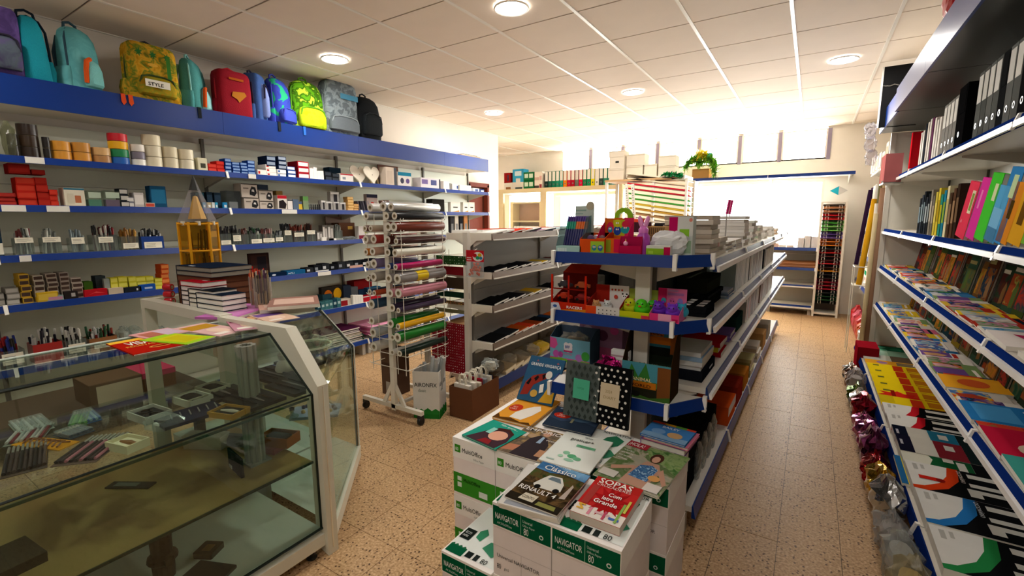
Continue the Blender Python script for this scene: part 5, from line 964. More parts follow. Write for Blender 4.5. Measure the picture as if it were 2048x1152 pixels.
# --- fifth shelf, past the counter
for i in range(6): wbox('teal flat packet', 4, 636+8*i, 644+8*i, 606-2*i, .08, rnd.choice(['2a5a60', '1f3f50', '3a6a70']), [R(.2, .4, .8, .7, 'a8c0c0')], gap=.01)
wbox('dark box with orange stickers', 4, 662, 704, 574, .05, '2f2a24', [E(.3, .55, .2, .3, 'c86a1c'), E(.75, .6, .2, .3, 'd8a01c')], gap=.14); wbox('blue grey machine carton', 4, 703, 718, 572, .1, '2a3240', gap=.12); wbox('grey machine carton', 4, 718, 732, 575, .1, '55585c', gap=.12); wbox('teal cushion packet', 4, 659, 678, 590, .1, '2a4a55', gap=.1)
wbox('red and white carton', 4, 684, 706, 598, .08, 'c9beb0', [R(0, 0, .7, .8, '8e1f24')]); 
for i in range(4): wbox('white candle pack', 4, 708+5*i, 713+5*i, 590, .04, 'e6e2da', gap=.01)
wbox('long red carton', 4, 730, 766, 590, .1, 'a81c28', [R(0, .8, 1, 1, 'd0c0c0')]); wbox('dark red basket', 4, 729, 765, 562, .12, '7a1a1c', gap=.16, name='basket', cat='basket'); wbox('blue packet behind the red carton', 4, 748, 775, 575, .08, '2a5a80', gap=.1); wbox('navy flat packet', 4, 733, 762, 579, .06, '1d3048', gap=.12)
# --- lowest wall shelf: pens near the till, card sheets further on
def ltub(desc, px, w, h, cols, card=None, tub=None):
    pass
for k, (p0, p1, tp_, cols, card, tub) in enumerate(((3, 60, 672, ['1c2c78', '8e1d22', '2a3a8e', '1a1a1c'], (.75, .35, .12), None), (70, 135, 655, ['d8d8d4', 'c9c9c4', '1a1c2c'], None, 'a8302c'), (137, 182, 652, ['d8d8d4', 'e0e0dc', '1a1a1c'], (.75, .3, .12), None), (182, 243, 651, ['2f5a3c', '1c4a2a', 'd8d8d4', '8e2a22', '141416'], (.65, .2, .14), '8a5a34'))):
    S = 4; l, w, h = wl(S, p0, p1, tp_, .03); pen_tub(['clear tub of blue and red pens with a cream card', 'red tub with white markers fanning out', 'clear tub of black capped white markers with written card', 'brown tub of green and black markers with card'][k]+' on the fifth wall shelf', l, RW, w*.9, h*.55, cols, 40+k, (w*card[0], h*card[1], h*card[2]) if card else None, h*.45, tub, None, .13)
for k, (p0, p1) in enumerate(((250, 275), (268, 300), (322, 345))): S = 4; l, w, h = wl(S, p0, p1, 655, .04); crumple('bag_of_sweets', 'clear bag of small white things, %s past the marker tubs' % nth(k), 'bag', l, w*.95, .14, max(.07, h), K('c9d2cc', 'k'), 60+k, RW, tie=False, inner=K('dfe0d8'))
def sheets(desc, Y0, Y1, z, n, cols, d=.36, th=.006):
    for i in range(n):
        t = thing('card_sheet', '%s, %s from the bottom of the pile on the lowest wall shelf' % (desc, nth(i)), 'card', (-4.36, 0, z+th*i), 0, 'piles of card on the lowest wall shelf'); MB().box((0, Y0+.004*(i % 2), 0), (d-.012*(i % 3), Y1-.006*(i % 3), th-.001), K(cols[i % len(cols)])).build('sheet', t); MB().box((d-.012*(i % 3), Y0+.01, .0005), (d-.012*(i % 3)+.001, Y1-.02, th-.0015), K('d8d0c8')).build('edge', t)
sheets('dark green card', 2.6, 3.28, LZ[5], 5, ['1f4a34', '23523a'], .34, .014); sheets('cream card', 2.62, 3.26, LZ[5]+.072, 2, ['d9c8a0'], .33, .01); sheets('plum card', 2.6, 3.25, LZ[5]+.094, 4, ['4a1f3f', '5a2448'], .335, .013)
sheets('pink shiny card', 3.34, 4.0, LZ[5]+.03, 6, ['d06a9a', 'c05a8a', 'e09ab8'], .42, .016); sheets('grey card', 3.34, 4.0, LZ[5], 2, ['6f6c68'], .38, .014)
# ---------------------------------------------------------------- backpacks on top of the canopy
ZC = 2.307
def bp(label, p0, p1, tp_, d, col, side=None, pocket=None, opts=(), x=-4.012, dl=0):
    a, b, h = slx(-4.03, ZC, p0, p1, tp_); dl = rad(dl); w = max(.15, ((b-a)-d*sin(dl))/cos(dl)); c = V((x-d/2*cos(dl)-w/2*sin(dl), (a+b)/2, ZC))
    return backpack(label, c-Mx.Rotation(RW+dl, 3, 'Z') @ V((0, d/2, 0)), RW+dl, w, d, h, col, side, pocket, opts)
bp('purple school backpack with a grey flap pocket, nearest one on the canopy', -34, 56, 14, .18, PH('5f4a84', '70589a', '4a3a6a', scale=10, rough=.85), '2f2c3a', (PH('46405c', '5d4a80', '55606a', scale=12, rough=.85), .8, .5, .08), ('square',))
t = bp('limp turquoise bag with navy gussets leaning beside the purple backpack', 48, 106, 30, .16, '1b93a4', '17222e', None, ('flat',)); 
bp('aqua backpack with an orange trimmed front pocket and red straps', 126, 222, 52, .19, PH('68b0b2', '78c2c2', '5fa6aa', scale=8, rough=.85), '35505e', ('7cc2c0', .55, .42, .06), ('trim',), dl=24)
t = bp('mustard tropical print backpack with a hang tag reading STYLE', 262, 364, 92, .17, PH('c8901e', 'b07f1c', '5f7a2a', 'd0a030', scale=16, rough=.85), '3a4a24', (PH('b98a24', 'a87a1c', '8a8a2a', scale=24, rough=.85), .75, .36, .08), ('square', 'darkstrap'))
a, b, h = slx(-4.03, ZC, 262, 364, 92); w = b-a; F = FRONT(w, -.012)
face_print(t, w, h, F, [Star(.2+.27*i, .80, .085, .035, 7, '2f6a34') for i in range(3)]+[E(.45, .62, .1, .03, 'd8a840'), R(.72, .1, .8, .84, '3f7a34')], (), 'palm_print')
face_print(t, w*.5, h*.14, FRONT(w, -.062) @ Mx.Translation((w*.2, h*.2, 0)), [R(.02, .05, .98, .95, 'e8e4d8')], [('STYLE', .12, .2, .6, '24211c', .74, .02)], 'hang_tag')
bp('second aqua backpack with an orange and pale pocket, seen from its side', 366, 446, 116, .15, '4f9a98', '8fd0cc', ('9ad6d6', .55, .42, .03), ('trim',), dl=50); 
bp('crimson flat school satchel with a gold emblem', 440, 508, 144, .16, '8a1020', 'c02a34', None, ('square',))
a, b, h = slx(-4.03, ZC, 440, 508, 144); face_print(bpy.data.objects[[o.name for o in sc.objects if o.get('label', '').startswith('crimson flat')][0]], b-a, h, FRONT(b-a, -.006), [R(.3, .78, .72, .83, 'a8541e'), P([(.38, .52), (.72, .55), (.78, .48), (.55, .30), (.5, .36), (.34, .42)], 'b0702a')], (), 'emblem')
bp('slim denim blue backpack with dark purple flap', 507, 541, 148, .15, '3a568e', '2a2236', ('7a8ac0', .4, .7, .1), ('square',), dl=35)
bp('blue and green two-tone backpack bulging over the edge', 545, 598, 154, .2, PH('2fae7c', '28986a', '3d4cb4', '3a44a4', scale=6, rough=.6, sharp=True), '3f46a8', ('3d4cb4', .9, .3, .05), (), dl=20)
bp('lime camouflage backpack with round front pocket', 592, 654, 161, .18, PH('5a9a1c', '8ac428', '3f6a18', 'b4d83a', scale=14, rough=.8, sharp=True), '5a9a20', (PH('b0cc1a', 'a0c01a', 'c0d82a', scale=20, rough=.8), .85, .42, .02), ())
bp('grey backpack with light blue stripes in clear film', 655, 719, 166, .17, PH('666d72', '7d868a', '5f686e', '8a959a', scale=18, rough=.5), '8f989c', ('62696e', .9, .3, .05), ('square',))
a, b, h = slx(-4.03, ZC, 655, 719, 166); face_print([o for o in sc.objects if o.get('label', '').startswith('grey backpack with')][0], b-a, h, FRONT(b-a, -.008), [R(.4, .68, .95, .78, '4f8aa8')], (), 'stripe')
bp('black sports backpack with side mesh, last one on the canopy', 720, 766, 193, .2, '14171a', '24282c', ('1a1e21', .8, .5, .1), ('meshpocket',))
a, b, h = slx(-4.03, ZC, 120, 240, 150)
for k, (px, c) in enumerate(((247, 'd0481f'), (262, 'd8501f'))):
    y = _solve(px, 1, (-3.98, 0, 2.3)); t = thing('strap_end', 'loose orange strap end hanging over the canopy, %s' % ['nearer the aqua backpack', 'with the pointed tip'][k], 'strap', (-3.99, y, 2.31)); MB().prism([(-.012, 0), (.012, 0), (.016, -.05), (0, -.07), (-.012, -.05)], 0, .003, K(c, 'f'), Mx.Rotation(pi/2, 4, 'Z') @ Mx.Rotation(pi/2, 4, 'X')).build('webbing', t); MB().box((-.045, -.012, .001), (.003, .012, .004), K(c, 'f')).build('fold', t)
for k, px in enumerate((400, 560, 610)):
    y = _solve(px, 1, (-3.98, 0, 2.3)); t = thing('strap_end', 'dark strap end hanging below the %s' % ['second aqua backpack', 'denim blue backpack', 'blue and green backpack'][k], 'strap', (-3.99, y, 2.31)); MB().box((-.0, -.012, -.075), (.003, .012, .0), K('1d2226' if k < 2 else '2f6ac0', 'f')).build('webbing', t); MB().box((-.045, -.012, .001), (.003, .012, .004), K('1d2226', 'f')).build('fold', t)
for k in range(4):
    t = thing('flat_parcel', 'flat brown parcel, %s in the low pile on the far end of the canopy' % ['lowest', 'second', 'third', 'topmost'][k], 'parcel', (-4.32, 5.0+.05*k, ZC+.011*k+.001), 0, 'flat parcels on the canopy'); MB().box((0, 0, 0), (.3-.02*k, .5-.06*k, .01), K(['b9a48a', '8a7058', 'd0c4b0', '4a3a2c'][k])).build('parcel', t)
# ================================================================ stand with rolls of covering film
SX, YF, YB = -2.52, 2.27, 2.66
WM = K('e9e4d6', 'm')
t = thing('roll_stand', 'white wheeled wire stand holding rolls of coloured film', 'rack', (0, 0, 0))
for y in (YF+.02, YB): MB().box((SX-.02, y, .06), (SX+.02, y+.03, 1.56), WM).build('post', t)
MB().box((SX-.02, YF+.05, 1.50), (SX+.02, YB, 1.535), WM).build('top_bar', t)
for y in (YF+.06, YB-.05): MB().box((SX-.024, y, 1.535), (SX+.024, y+.05, 1.585), WM).build('top_cap', t)
for y in (YF+.02, YB):
    f = MB().box((SX-.34, y, .075), (SX+.28, y+.03, .105), WM).build('foot_bar', t)
    for s in (-1, 1): MB(Mx(((1, 0, 0, 0), (0, 0, -1, 0), (0, 1, 0, 0), (0, 0, 0, 1)))).prism([(SX+s*.02, .22), (SX+s*.02, .27), (SX+s*.12, .105), (SX+s*.085, .105)][::s], -y-.022, -y-.006, WM).build('brace', t)
    for x in (SX-.32, SX+.26):
        w = MB(Mx.Translation((x, y+.015, .03)) @ Mx.Rotation(pi/2, 4, 'Y')).lathe([(.001, -.014), (.026, -.014), (.03, -.009), (.03, .009), (.026, .014), (.001, .014)], K('1c1c1c', 'g'), 16).build('caster', t, True)
        MB().box((x-.02, y+.0, .045), (x+.02, y+.03, .075), K('2a2a2a', 'g')).build('caster_fork', w)
MB().box((SX-.012, YF+.05, .08), (SX+.012, YB, .1), WM).build('foot_bar', t)
RLV = [1.455, 1.375, 1.29, 1.205, 1.115, 1.02, .92, .815, .70, .605, .50, .40]
for y in (YF, YB+.035):
    for x in (SX-.17, SX-.09, SX+.09, SX+.17): MB().tube([(x, y, .36), (x, y, 1.5)], .0028, WM, 6).build('wire', t)
    for k, z in enumerate(RLV): MB().tube([(SX-.205, y-.005, z+.012), (SX-.19, y, z), (SX+.19, y, z), (SX+.205, y-.005, z+.012)], .003, WM, 6).build('wire_arm', t)
for z in RLV:
    for x in (SX-.19, SX+.19): MB().tube([(x, YF, z), (x, YB+.035, z)], .003, WM, 6).build('side_wire', t)
YR = (YF-.03, YB+.055)
# per level: (x offset, radius, colour, material kind) from left to right
ROLLS = [(1.455, [(-.12, .028, '8d8c88', 'g'), (.08, .027, '9a9a9a', 's'), (.15, .027, '17191d', 'g')]), (1.512, [(-.10, .03, 'c9c6c0', 'g'), (.05, .034, 'b9bec4', 's'), (.13, .03, 'd8dcda', 's')]),
         (1.375, [(-.15, .022, '6a4a3c', 'g'), (-.09, .022, 'c9b8a0', 'g'), (.08, .034, '6e3020', 'g'), (.145, .034, '6e3020', 'g')]), (1.29, [(-.15, .03, 'b9b2ac', 'g'), (-.08, .032, 'b04038', 'g'), (.08, .03, '46201a', 'g'), (.15, .022, '3c1c18', 'g')]), (1.335, [(.145, .009, 'e6e2da', 'g')]),
         (1.205, [(-.15, .025, 'c87a22', 'g'), (-.09, .03, 'c9a48c', 'g'), (.07, .03, '20241e', 'g'), (.14, .028, 'e4e2d2', 'g')]), (1.115, [(-.15, .024, 'd8d4cc', 'g'), (-.09, .034, '7a6a90', 'g'), (.07, .022, '2a3f72', 'g'), (.145, .022, 'b0185e', 'g')]),
         (1.02, [(-.15, .022, '5a3a30', 'g'), (-.09, .034, 'a09a90', 'g'), (.075, .034, '8a8480', 'g'), (.148, .036, '8a8582', 'g')]), (.92, [(-.14, .022, '2a4a6a', 'g'), (-.08, .02, 'b04a2a', 'g'), (.08, .03, 'c88a94', 'g'), (.145, .034, 'd08a98', 'g')]),
         (.815, [(-.13, .036, '35526e', 'g'), (.08, .03, '2c2236', 'g'), (.15, .02, '3a2c44', 'g')]), (.70, [(-.13, .03, 'bdb6b0', 'g'), (.075, .034, '1f7a28', 'g'), (.15, .022, 'e0a812', 'g')]), (.605, [(-.13, .036, 'b9bec0', 'g'), (.07, .024, '236f2a', 'g'), (.135, .036, '1f7826', 'g')]), (.50, [(-.12, .036, 'c9c6be', 'g'), (.07, .022, 'c9c6be', 'g'), (.14, .024, '12261c', 'g')])]
CN = {'17191d': 'black', '9a9a9a': 'silver', 'b9bec4': 'thick silver', 'd8dcda': 'pale silver', '8d8c88': 'grey', 'c9c6c0': 'pale grey', '6a4a3c': 'thin brown', 'c9b8a0': 'beige', '6e3020': 'russet brown', 'b9b2ac': 'ash grey', 'b04038': 'coral red', '46201a': 'dark brown', '3c1c18': 'thin dark brown', 'e6e2da': 'very thin white', 'c87a22': 'orange', 'c9a48c': 'skin pink', '20241e': 'black green', 'e4e2d2': 'ivory', 'd8d4cc': 'off-white', '7a6a90': 'mauve', '2a3f72': 'blue', 'b0185e': 'magenta', '5a3a30': 'thin maroon', 'a09a90': 'taupe', '8a8480': 'mid grey', '8a8582': 'grey labelled', '2a4a6a': 'thin blue', 'b04a2a': 'thin rust', 'c88a94': 'dusty pink', 'd08a98': 'bright pink', '35526e': 'slate blue', '2c2236': 'dark violet', '3a2c44': 'thin violet', 'bdb6b0': 'warm grey', '1f7a28': 'leaf green', 'e0a812': 'yellow', 'b9bec0': 'cool grey', '236f2a': 'thin green', '1f7826': 'broad green', 'c9c6be': 'cream', '12261c': 'bottle green'}
for z, L in ROLLS:
    for dx, r, c, kd in L:
        y0, y1 = YR[0]+rnd.uniform(-.012, .012), YR[1]+rnd.uniform(-.02, .02)
        if dx < 0: y1 -= .04
        n_ = '%s roll of film on the %s side, %s part of wire stand' % (CN[c], 'far' if dx < 0 else 'near', 'top' if z > 1.4 else 'upper' if z > 1.15 else 'middle' if z > .8 else 'lower')
        if c in ('6e3020', 'c9c6be') : n_ = '%s roll, %s on the %s wire stand arm' % (CN[c], ['inner one' if abs(dx) < .1 else 'outer one', ''][0], 'upper' if z > 1 else 'lower')
        roll('film_roll', n_, 'film roll', (SX+dx, y0, z+.004+r), (SX+dx, y1, z+.004+r+.0), r, c, kd, band='d8b818' if c == '8a8582' else None)
# white carton with upright silver rolls, and a brown one behind
def open_carton(name, label, loc, rz, w, d, h, col, fp=(), tx=(), flaps=True, inner='4a3a2a', sp=(), stx=()):
    t = thing(name, label, 'box', loc, rz); e = .004; b = MB(); cm = K(col)
    for a, c in (((-w/2, 0, 0), (w/2, d, e)), ((-w/2, 0, e), (w/2, e, h)), ((-w/2, d-e, e), (w/2, d, h)), ((-w/2, e, e), (-w/2+e, d-e, h)), ((w/2-e, e, e), (w/2, d-e, h))): b.box(a, c, cm)
    b.build('box', t)
    if flaps: MB(Mx.Translation((0, d, h)) @ Mx.Rotation(rad(-20), 4, 'X')).box((-w/2, -.003, 0), (w/2, 0, .07), cm).build('flap', t)
    if fp or tx: face_print(t, w, h, FRONT(w), fp, tx, 'front_print')
    if sp or stx: face_print(t, d, h, Mx.Translation((w/2, 0, 0)) @ Mx.Rotation(pi/2, 4, 'Z') @ Mx.Rotation(pi/2, 4, 'X'), sp, stx, 'side_print')
    return t
AX = [R(0, 0, 1, .17, '2a7a2e'), P([(0, .17), (.1, .22), (.18, .17), (.3, .21), (.4, .17), (.55, .23), (.7, .17), (.85, .22), (1, .17), (1, .1), (0, .1)], '2f8434')]
TXA = [('AIRONFIX', .06, .68, .12, '1c2420', .86, .008), ('classic', .2, .57, .1, '3a5a40', .4)]
open_carton('film_carton', 'white and green printed carton full of upright silver rolls', (-2.30, 2.41, .0), .42, .2, .17, .36, 'dfddd6', AX, TXA, False, sp=AX, stx=TXA)
for k in range(9):
    a = rnd.uniform(-.16, .16); x, y = -2.375+.035*(k % 3)+.02*(k//3), 2.475+.035*(k//3)
    roll('silver_roll', 'silver grey film roll standing in the white carton, %s counted from its open side' % nth(k), 'film roll', (x, y, .012), (x+a*.42+.03, y+.02*rnd.uniform(-1, 1), .40+.06*rnd.random()), .0145, rnd.choice(['b9bdbd', 'a4a8a8', 'c6c8c6']), 'g', group='silver rolls in the carton')
open_carton('tall_carton', 'tall brown carton standing inside the wire stand', (-2.68, 2.40, .106), 0, .15, .15, .36, '6a5142', [R(.3, .06, .7, .3, 'b0a698'), R(.02, .66, .98, .72, '59443a')], (), False)
# ================================================================ goods on the brown-edged island
BX = -2.048
def bl(S, p0, p1, top, gap=.02):
    a, b, h = slx(BX, BZ[S], p0, p1, top); return (BX-gap, (a+b)/2, BZ[S]-.0035), b-a, h
def env(label, S, y, w, d, n, col, edge, lean=0.16, grp=None, flap=None):
    """bundle of envelopes lying with the open edge to the front, resting on its neighbour"""
    M = Mx.Translation((BX-.012, y, BZ[S]-.003)) @ Mx.Rotation(pi/2, 4, 'Z') @ Mx.Rotation(-lean, 4, 'Y'); th = .0045*n; t = thing('envelope_bundle', label, 'envelopes', M=M, group=grp)
    MB().box((0, 0, 0), (w, d, th), K(col)).build('envelopes', t); MB().box((.001, -.002, .001), (w-.001, 0, th-.001), K(edge)).build('edge', t)
    MB().prism([(.004, .012), (w-.004, .012), (w*.5, d*.42)], th, th+.0012, K(flap or col)).build('flap', t)
    return t
SH = ['top', 'second', 'third', 'fourth']
TOPC = [('e6e2da', 'e9e6e0'), ('e2ded8', 'efece6'), ('c8392c', 'e6e0da'), ('d8562a', 'e9e4dc'), ('e6e2dc', '3a3a40'), ('b88ab0', 'efeae6'), ('e6e4de', '2f3340'), ('a9c4cc', 'efece8'), ('e6e2dc', '4a3a50'), ('d8d0c0', 'efece8'), ('e6e2dc', '3a3a40'), ('c890a0', 'efece8'), ('8ab07a', 'efece8'), ('e0dcd4', '50505a')]
for S, cols in enumerate((TOPC, [('16171a', 'e2ded6'), ('1a1b1e', 'd8d4cc'), ('141518', 'e6e2da'), ('1d1e22', 'dcd8d0'), ('8a8a86', 'e6e2da'), ('b89a2a', 'e9e5dc'), ('8a8a86', 'e2ded6'), ('5a2a2a', 'e6e2da'), ('4a3a30', 'd9d4cc'), ('2a2420', 'e0dcd4'), ('3a3028', 'e6e2da')], [('131416', 'd6d2ca'), ('17181a', 'e2ded6'), ('1c1c1f', 'd9d5cd'), ('6a645a', 'e6e2da'), ('b8942a', 'e6e2da'), ('8a867e', 'dcd8d0'), ('141517', 'e6e2da'), ('17181b', 'd4d0c8'), ('6a2020', 'e2ded6'), ('7a2a24', 'dcd8d0')], [('1a1b1d', 'e2ded6'), ('23262a', 'd8d4cc'), ('a84a1a', 'd8d0c4'), ('c23a1c', 'e6e0d8'), ('8a3a1a', 'd9d4cc'), ('16181c', 'e0dcd4'), ('1f3a5a', 'dcd8d0'), ('b0561f', 'e6e2da'), ('c0602a', 'd9d5cd'), ('8a2a24', 'e0dcd4')])):
    y = 2.96
    for k in range(20):
        c, e = cols[k % len(cols)]; w = rnd.uniform(.17, .22)
        if y > 5.6: break
        env('envelope bundle, %s from the gift wrap end on the %s brown-edged shelf' % (nth(k), SH[S]), S, y, w, .178, rnd.choice((2, 3, 3)), c, e, rnd.uniform(.07, .12), 'envelope bundles on the brown-edged island'); y += rnd.uniform(.12, .16)
for k in range(6):
    t = thing('paper_stack', 'low white and coloured paper pile at the back of the top envelope shelf, %s' % nth(k), 'paper', (-2.255, 3.0+.42*k, 1.349), 0, 'paper piles on the brown-edged island')
    MB().box((-.0, 0, 0), (.06, .36, .03), K('e6e2dc')).build('sheets', t); MB().box((.0, .005, .03), (.058, .35, .036), K(['c43a30', 'd8d8d4', 'd0402e', '9a7aa8', 'b0c8cc', 'd8b0b8'][k])).build('top_sheet', t)
for k in range(4):
    t = thing('paper_stack', 'white paper pile on the hidden half of the envelope island, %s' % nth(k), 'paper', (-2.49, 2.97+.5*k, 1.349), 0, 'paper piles on the brown-edged island')
    MB().box((0, 0, 0), (.19, .44, .022), K('e9e6e0')).build('sheets', t); MB().box((.002, .002, .022), (.188, .436, .026), K(['e6e4e0', 'c8d0d4', 'e0dcd4', 'd8c8cc'][k])).build('top_sheet', t)
for k in range(9):
    c = ['8a8274', 'c0b8a4', 'b0a896', 'cfc7b2', 'c0a02a', '8a8478', 'b9b0a0', '5a5348', '9a9284'][k]
    t = crumple('bag_pack', 'film packed %s bags on the bottom of the envelope island, %s' % (['grey', 'cream', 'grey', 'cream', 'gold yellow', 'grey', 'beige', 'dark', 'grey'][k], nth(k)), 'bag pack', (-2.06, 3.02+.2*k, BZ[4]-.003), .22, .18, rnd.uniform(.10, .17), K(c, 'k' if k not in (4,) else 'g'), 80+k, pi/2, 'bag packs on the brown-edged island', 4, .05, False)
for k in range(3):
    env('cream string tied envelope bundle on the bottom shelf, %s' % nth(k), 4, 3.12+.13*k, .16, .18, 6, 'cbb894', 'e0d4b8', .2)
# gift wrap sheets hung on a wire grid at the end of the island
t = thing('wire_grid', 'white wire grid on the end of the envelope island', 'grid', (0, 0, 0)); b = MB()
for x in (-2.80, -2.62, -2.46): MB().tube([(x, 2.895, .25), (x, 2.895, 1.22)], .003, WM, 6).build('wire', t)
for k in range(12): MB().tube([(-2.84, 2.892, .30+.08*k), (-2.43, 2.892, .30+.08*k)], .0028, WM, 6).build('wire', t)
def gift(p0, p1, yt, yb, col, label, pat=None, Y=2.882, th=.004):
    a = at(p0, yt, y=Y); c = at(p1, yb, y=Y); w = c.x-a.x; h = a.z-c.z; t = thing('gift_wrap', label, 'gift wrap', (a.x, Y, c.z)); MB().box((0, 0, 0), (w, th, h), K(col)).build('sheet', t)
    if pat:
        b = MB(); r_ = random.Random(5); nx, nz = max(3, int(w/.022)), max(3, int(h/.022))
        for i in range(nx):
            for j in range(nz):
                x, z = (i+.5)*w/nx, (j+.5)*h/nz; s = r_.uniform(.003, .0062)
                b.add([(x-s, -.0006, z-s*.6), (x+s, -.0006, z-s*.3), (x+s*.5, -.0006, z+s), (x-s*.6, -.0006, z+s*.7)], [(0, 1, 2, 3)], K(r_.choice(pat)))
        o = b.build('printed_pattern', t); o['kind'] = 'stuff'
    return t
gift(862, 938, 640, 752, '8e1f2a', 'red gift wrap with white print hanging low on the island end', ['d8c8c4', 'e2d4d0', 'c0a0a0', 'b04a50'])
gift(872, 934, 510, 531, '2a4a26', 'green dotted gift wrap fold, topmost on the island end', ['6a9a5a', 'c8d4b8', '17301a'], 2.87)
gift(872, 934, 531, 552, '7a1a22', 'plain dark red gift wrap fold under the green dotted one', None, 2.874)
gift(872, 936, 552, 580, '3f3226', 'brown gift wrap fold under the dark red one', None, 2.876); gift(874, 938, 580, 598, '1a3326', 'dark green gift wrap fold under the brown one', None, 2.878)
gift(870, 938, 598, 612, '6a5236', 'gold patterned gift wrap fold', ['c8a050', '3a2a1a', 'b04a40'], 2.879); gift(870, 938, 614, 630, '6f6a4a', 'olive gift wrap fold above the red sheet', None, 2.88)
# pack of balloons
a = at(932, 500, y=2.84); c = at(968, 556, y=2.84); w = c.x-a.x; h = a.z-c.z
t = thing('balloon_pack', 'hanging pack of orange balloons with a red card on the post', 'balloon pack', ((a.x+c.x)/2, 2.84, c.z)); MB().box((-w/2, 0, h*.58), (w/2, .002, h), K('c4232c')).build('header_card', t)
face_print(t, w, h*.42, FRONT(w, 0, h*.58), [E(.68, .45, .3, .42, 'ecebe6'), E(.5, .55, .12, .18, 'b8202a'), E(.78, .6, .11, .16, 'd8b020'), E(.66, .35, .11, .16, '2a9a6a'), E(.84, .34, .09, .14, '3a8ac0'), R(.05, .12, .32, .2, 'e8c8c8'), R(.05, .3, .3, .38, 'e8c8c8')], (), 'balloon_print'); b = MB()
for i in range(16): b.ball((rnd.uniform(-.3, .36)*w, -.004, h*rnd.uniform(.08, .5)), (.012, .008, .012), K('e0521c', 'g'), 8, 6)
b.build('balloons', t); MB().loft([(.002, 0, -.004, w*.48, .012), (h*.3, 0, -.006, w*.49, .016), (h*.58, 0, -.002, w*.48, .008)], K('dfe2e2', 'k'), 14, 5).build('clear_bag', t, True); MB().tube([(0, .0, h), (0, .03, h+.01)], .003, WM, 6).build('hook', t)
# cardboard box of paper carrier bags
t = open_carton('bag_box', 'brown cardboard box of paper carrier bags in front of the island end', (-2.085, 2.545, .0), .03, .21, .36, .235, '6b4630', [R(.0, .0, 1, .015, '55381f')], (), False)
for k in range(7):
    g = thing('carrier_bag', '%s paper carrier bag with twisted handles in the brown box, %s' % (['white', 'white', 'cream', 'dark red', 'grey', 'white', 'navy'][k], nth(k)), 'paper bag', (-2.09+.01*(k % 3), 2.565+.045*k, .012), .05*(k % 3-1)); g.location.z = .055; c = ['dcd6ca', 'e0dace', 'd0c6b2', '8a1c28', '8a8f94', 'd9d4c8', '1f2c4a'][k]
    MB().box((-.075, 0, 0), (.075, .028, .20+.012*(k % 2)), K(c)).build('bag', g)
    for y in (.006, .022): MB().tube([(-.03, y, .2), (-.032, y, .25), (-.018, y, .275), (.018, y, .275), (.032, y, .25), (.03, y, .2)], .004, K('e2dccb', 'f'), 6).build('handle', g)
crumple('film_bag', 'clear film bag of ribbon bows on top of the carrier bags', 'bag', (-2.03, 2.80, .30), .13, .10, .09, K('cfd4d2', 'k'), 33, 0, None, 2.4, .2, False, K('d6cfc0'))
# ================================================================ goods on the end shelf
YE1 = 1.945
def el(Z, p0, p1, top, Y=YE1):
    a, b, h = sly(Y, Z, p0, p1, top); return ((a+b)/2, Y, Z), b-a, h
Z1, Z2_, Z3 = 1.3065, 1.0305, .6845
# --- upper level
l, w, h = el(Z1, 1114, 1158, 484); t = thing('pen_stand', 'pale green pen stand with coloured barrels and a round badge on its back card', 'pen stand', (l[0]-.005, l[1], l[2]))
MB().box((-w*.5, 0, 0), (w*.62, .12, .03), K('a9cdc8')).build('base', t)
for s in (-.5, .62): MB(Mx.Translation((s*w-(.003 if s > 0 else 0), 0, 0)) @ YZ()).prism([(0, .03), (.12, .03), (.12, .17), (.06, .16)], 0, .003, K('9ec0c4', 'c')).build('side', t)
MB().box((-.015, .118, .03), (w*.72, .121, .215), K('c3d2ca')).build('back_card', t); face_print(t, w*.7, .18, FRONT(w*.7, .118, .035) @ Mx.Translation((w*.16, 0, 0)), [R(.1, .86, .8, .9, '8fb0a4'), R(.1, .78, .6, .81, '9ab8ae')], [('roller pen', .3, .68, .08, '4a6a60', .5)], 'card_print')
MB(Mx.Translation((w*.55, .117, .215)) @ Mx.Rotation(pi/2, 4, 'X')).lathe([(.001, -.002), (.02, -.002), (.02, .002), (.001, .002)], K('b9b39c'), 18).build('badge', t)
for k in range(9):
    x = -w*.38+w*.11*k; MB().tube([(x, .06, .03), (x+.002, .085, .105)], .0066, K('2a2a66', 'g'), 8).build('barrel', t); MB().tube([(x+.002, .085, .105), (x+.003, .096, .14)], .0068, K('e06a1c' if k > 3 else '1f9a80', 'g'), 8).build('grip', t); MB().tube([(x+.003, .096, .14), (x+.004, .103, .165)], .0064, K('4a2f8a', 'g'), 8).build('cap', t)
    if k < 4: MB().box((x-.006, .001, .005), (x+.004, -.001, .02), K('d6e6e2')).build('print_spot', t)
OWL = lambda x, y, c: [E(x, y, .10, .2, c), E(x-.03, y+.06, .03, .06, 'f2f0e8'), E(x+.03, y+.06, .03, .06, 'f2f0e8'), E(x-.03, y+.06, .012, .03, '1a1a1c'), E(x+.03, y+.06, .012, .03, '1a1a1c'), P([(x-.02, y-.02), (x+.02, y-.02), (x, y-.08)], 'e0902a')]
l, w, h = el(Z1, 1159, 1208, 478); display_tray('toy_display', 'orange display tray with little blue bird prints on the upper level', 'display box', l, w, .12, h, h+.025, 'd8501c', 'c84a1c', 'd8571f', [R(.45, .0, 1, .85, '9ac43a')]+OWL(.6, .4, '2a8aa8')+OWL(.85, .4, '2f6ab0'), [])
b = MB()
for i in range(7): b.ball((rnd.uniform(-.3, .3)*w, rnd.uniform(.03, .1), h+.0), .016, K(rnd.choice(['c9c6d6', 'b8a0d0', 'e6e4ea']), 'k'), 8, 6)
t = thing('wrapped_toys', 'silvery wrapped sweets heaped in the orange tray', 'sweets', (l[0], l[1]+.005, l[2])); b.build('wrapped_pieces', t)['kind'] = 'stuff'
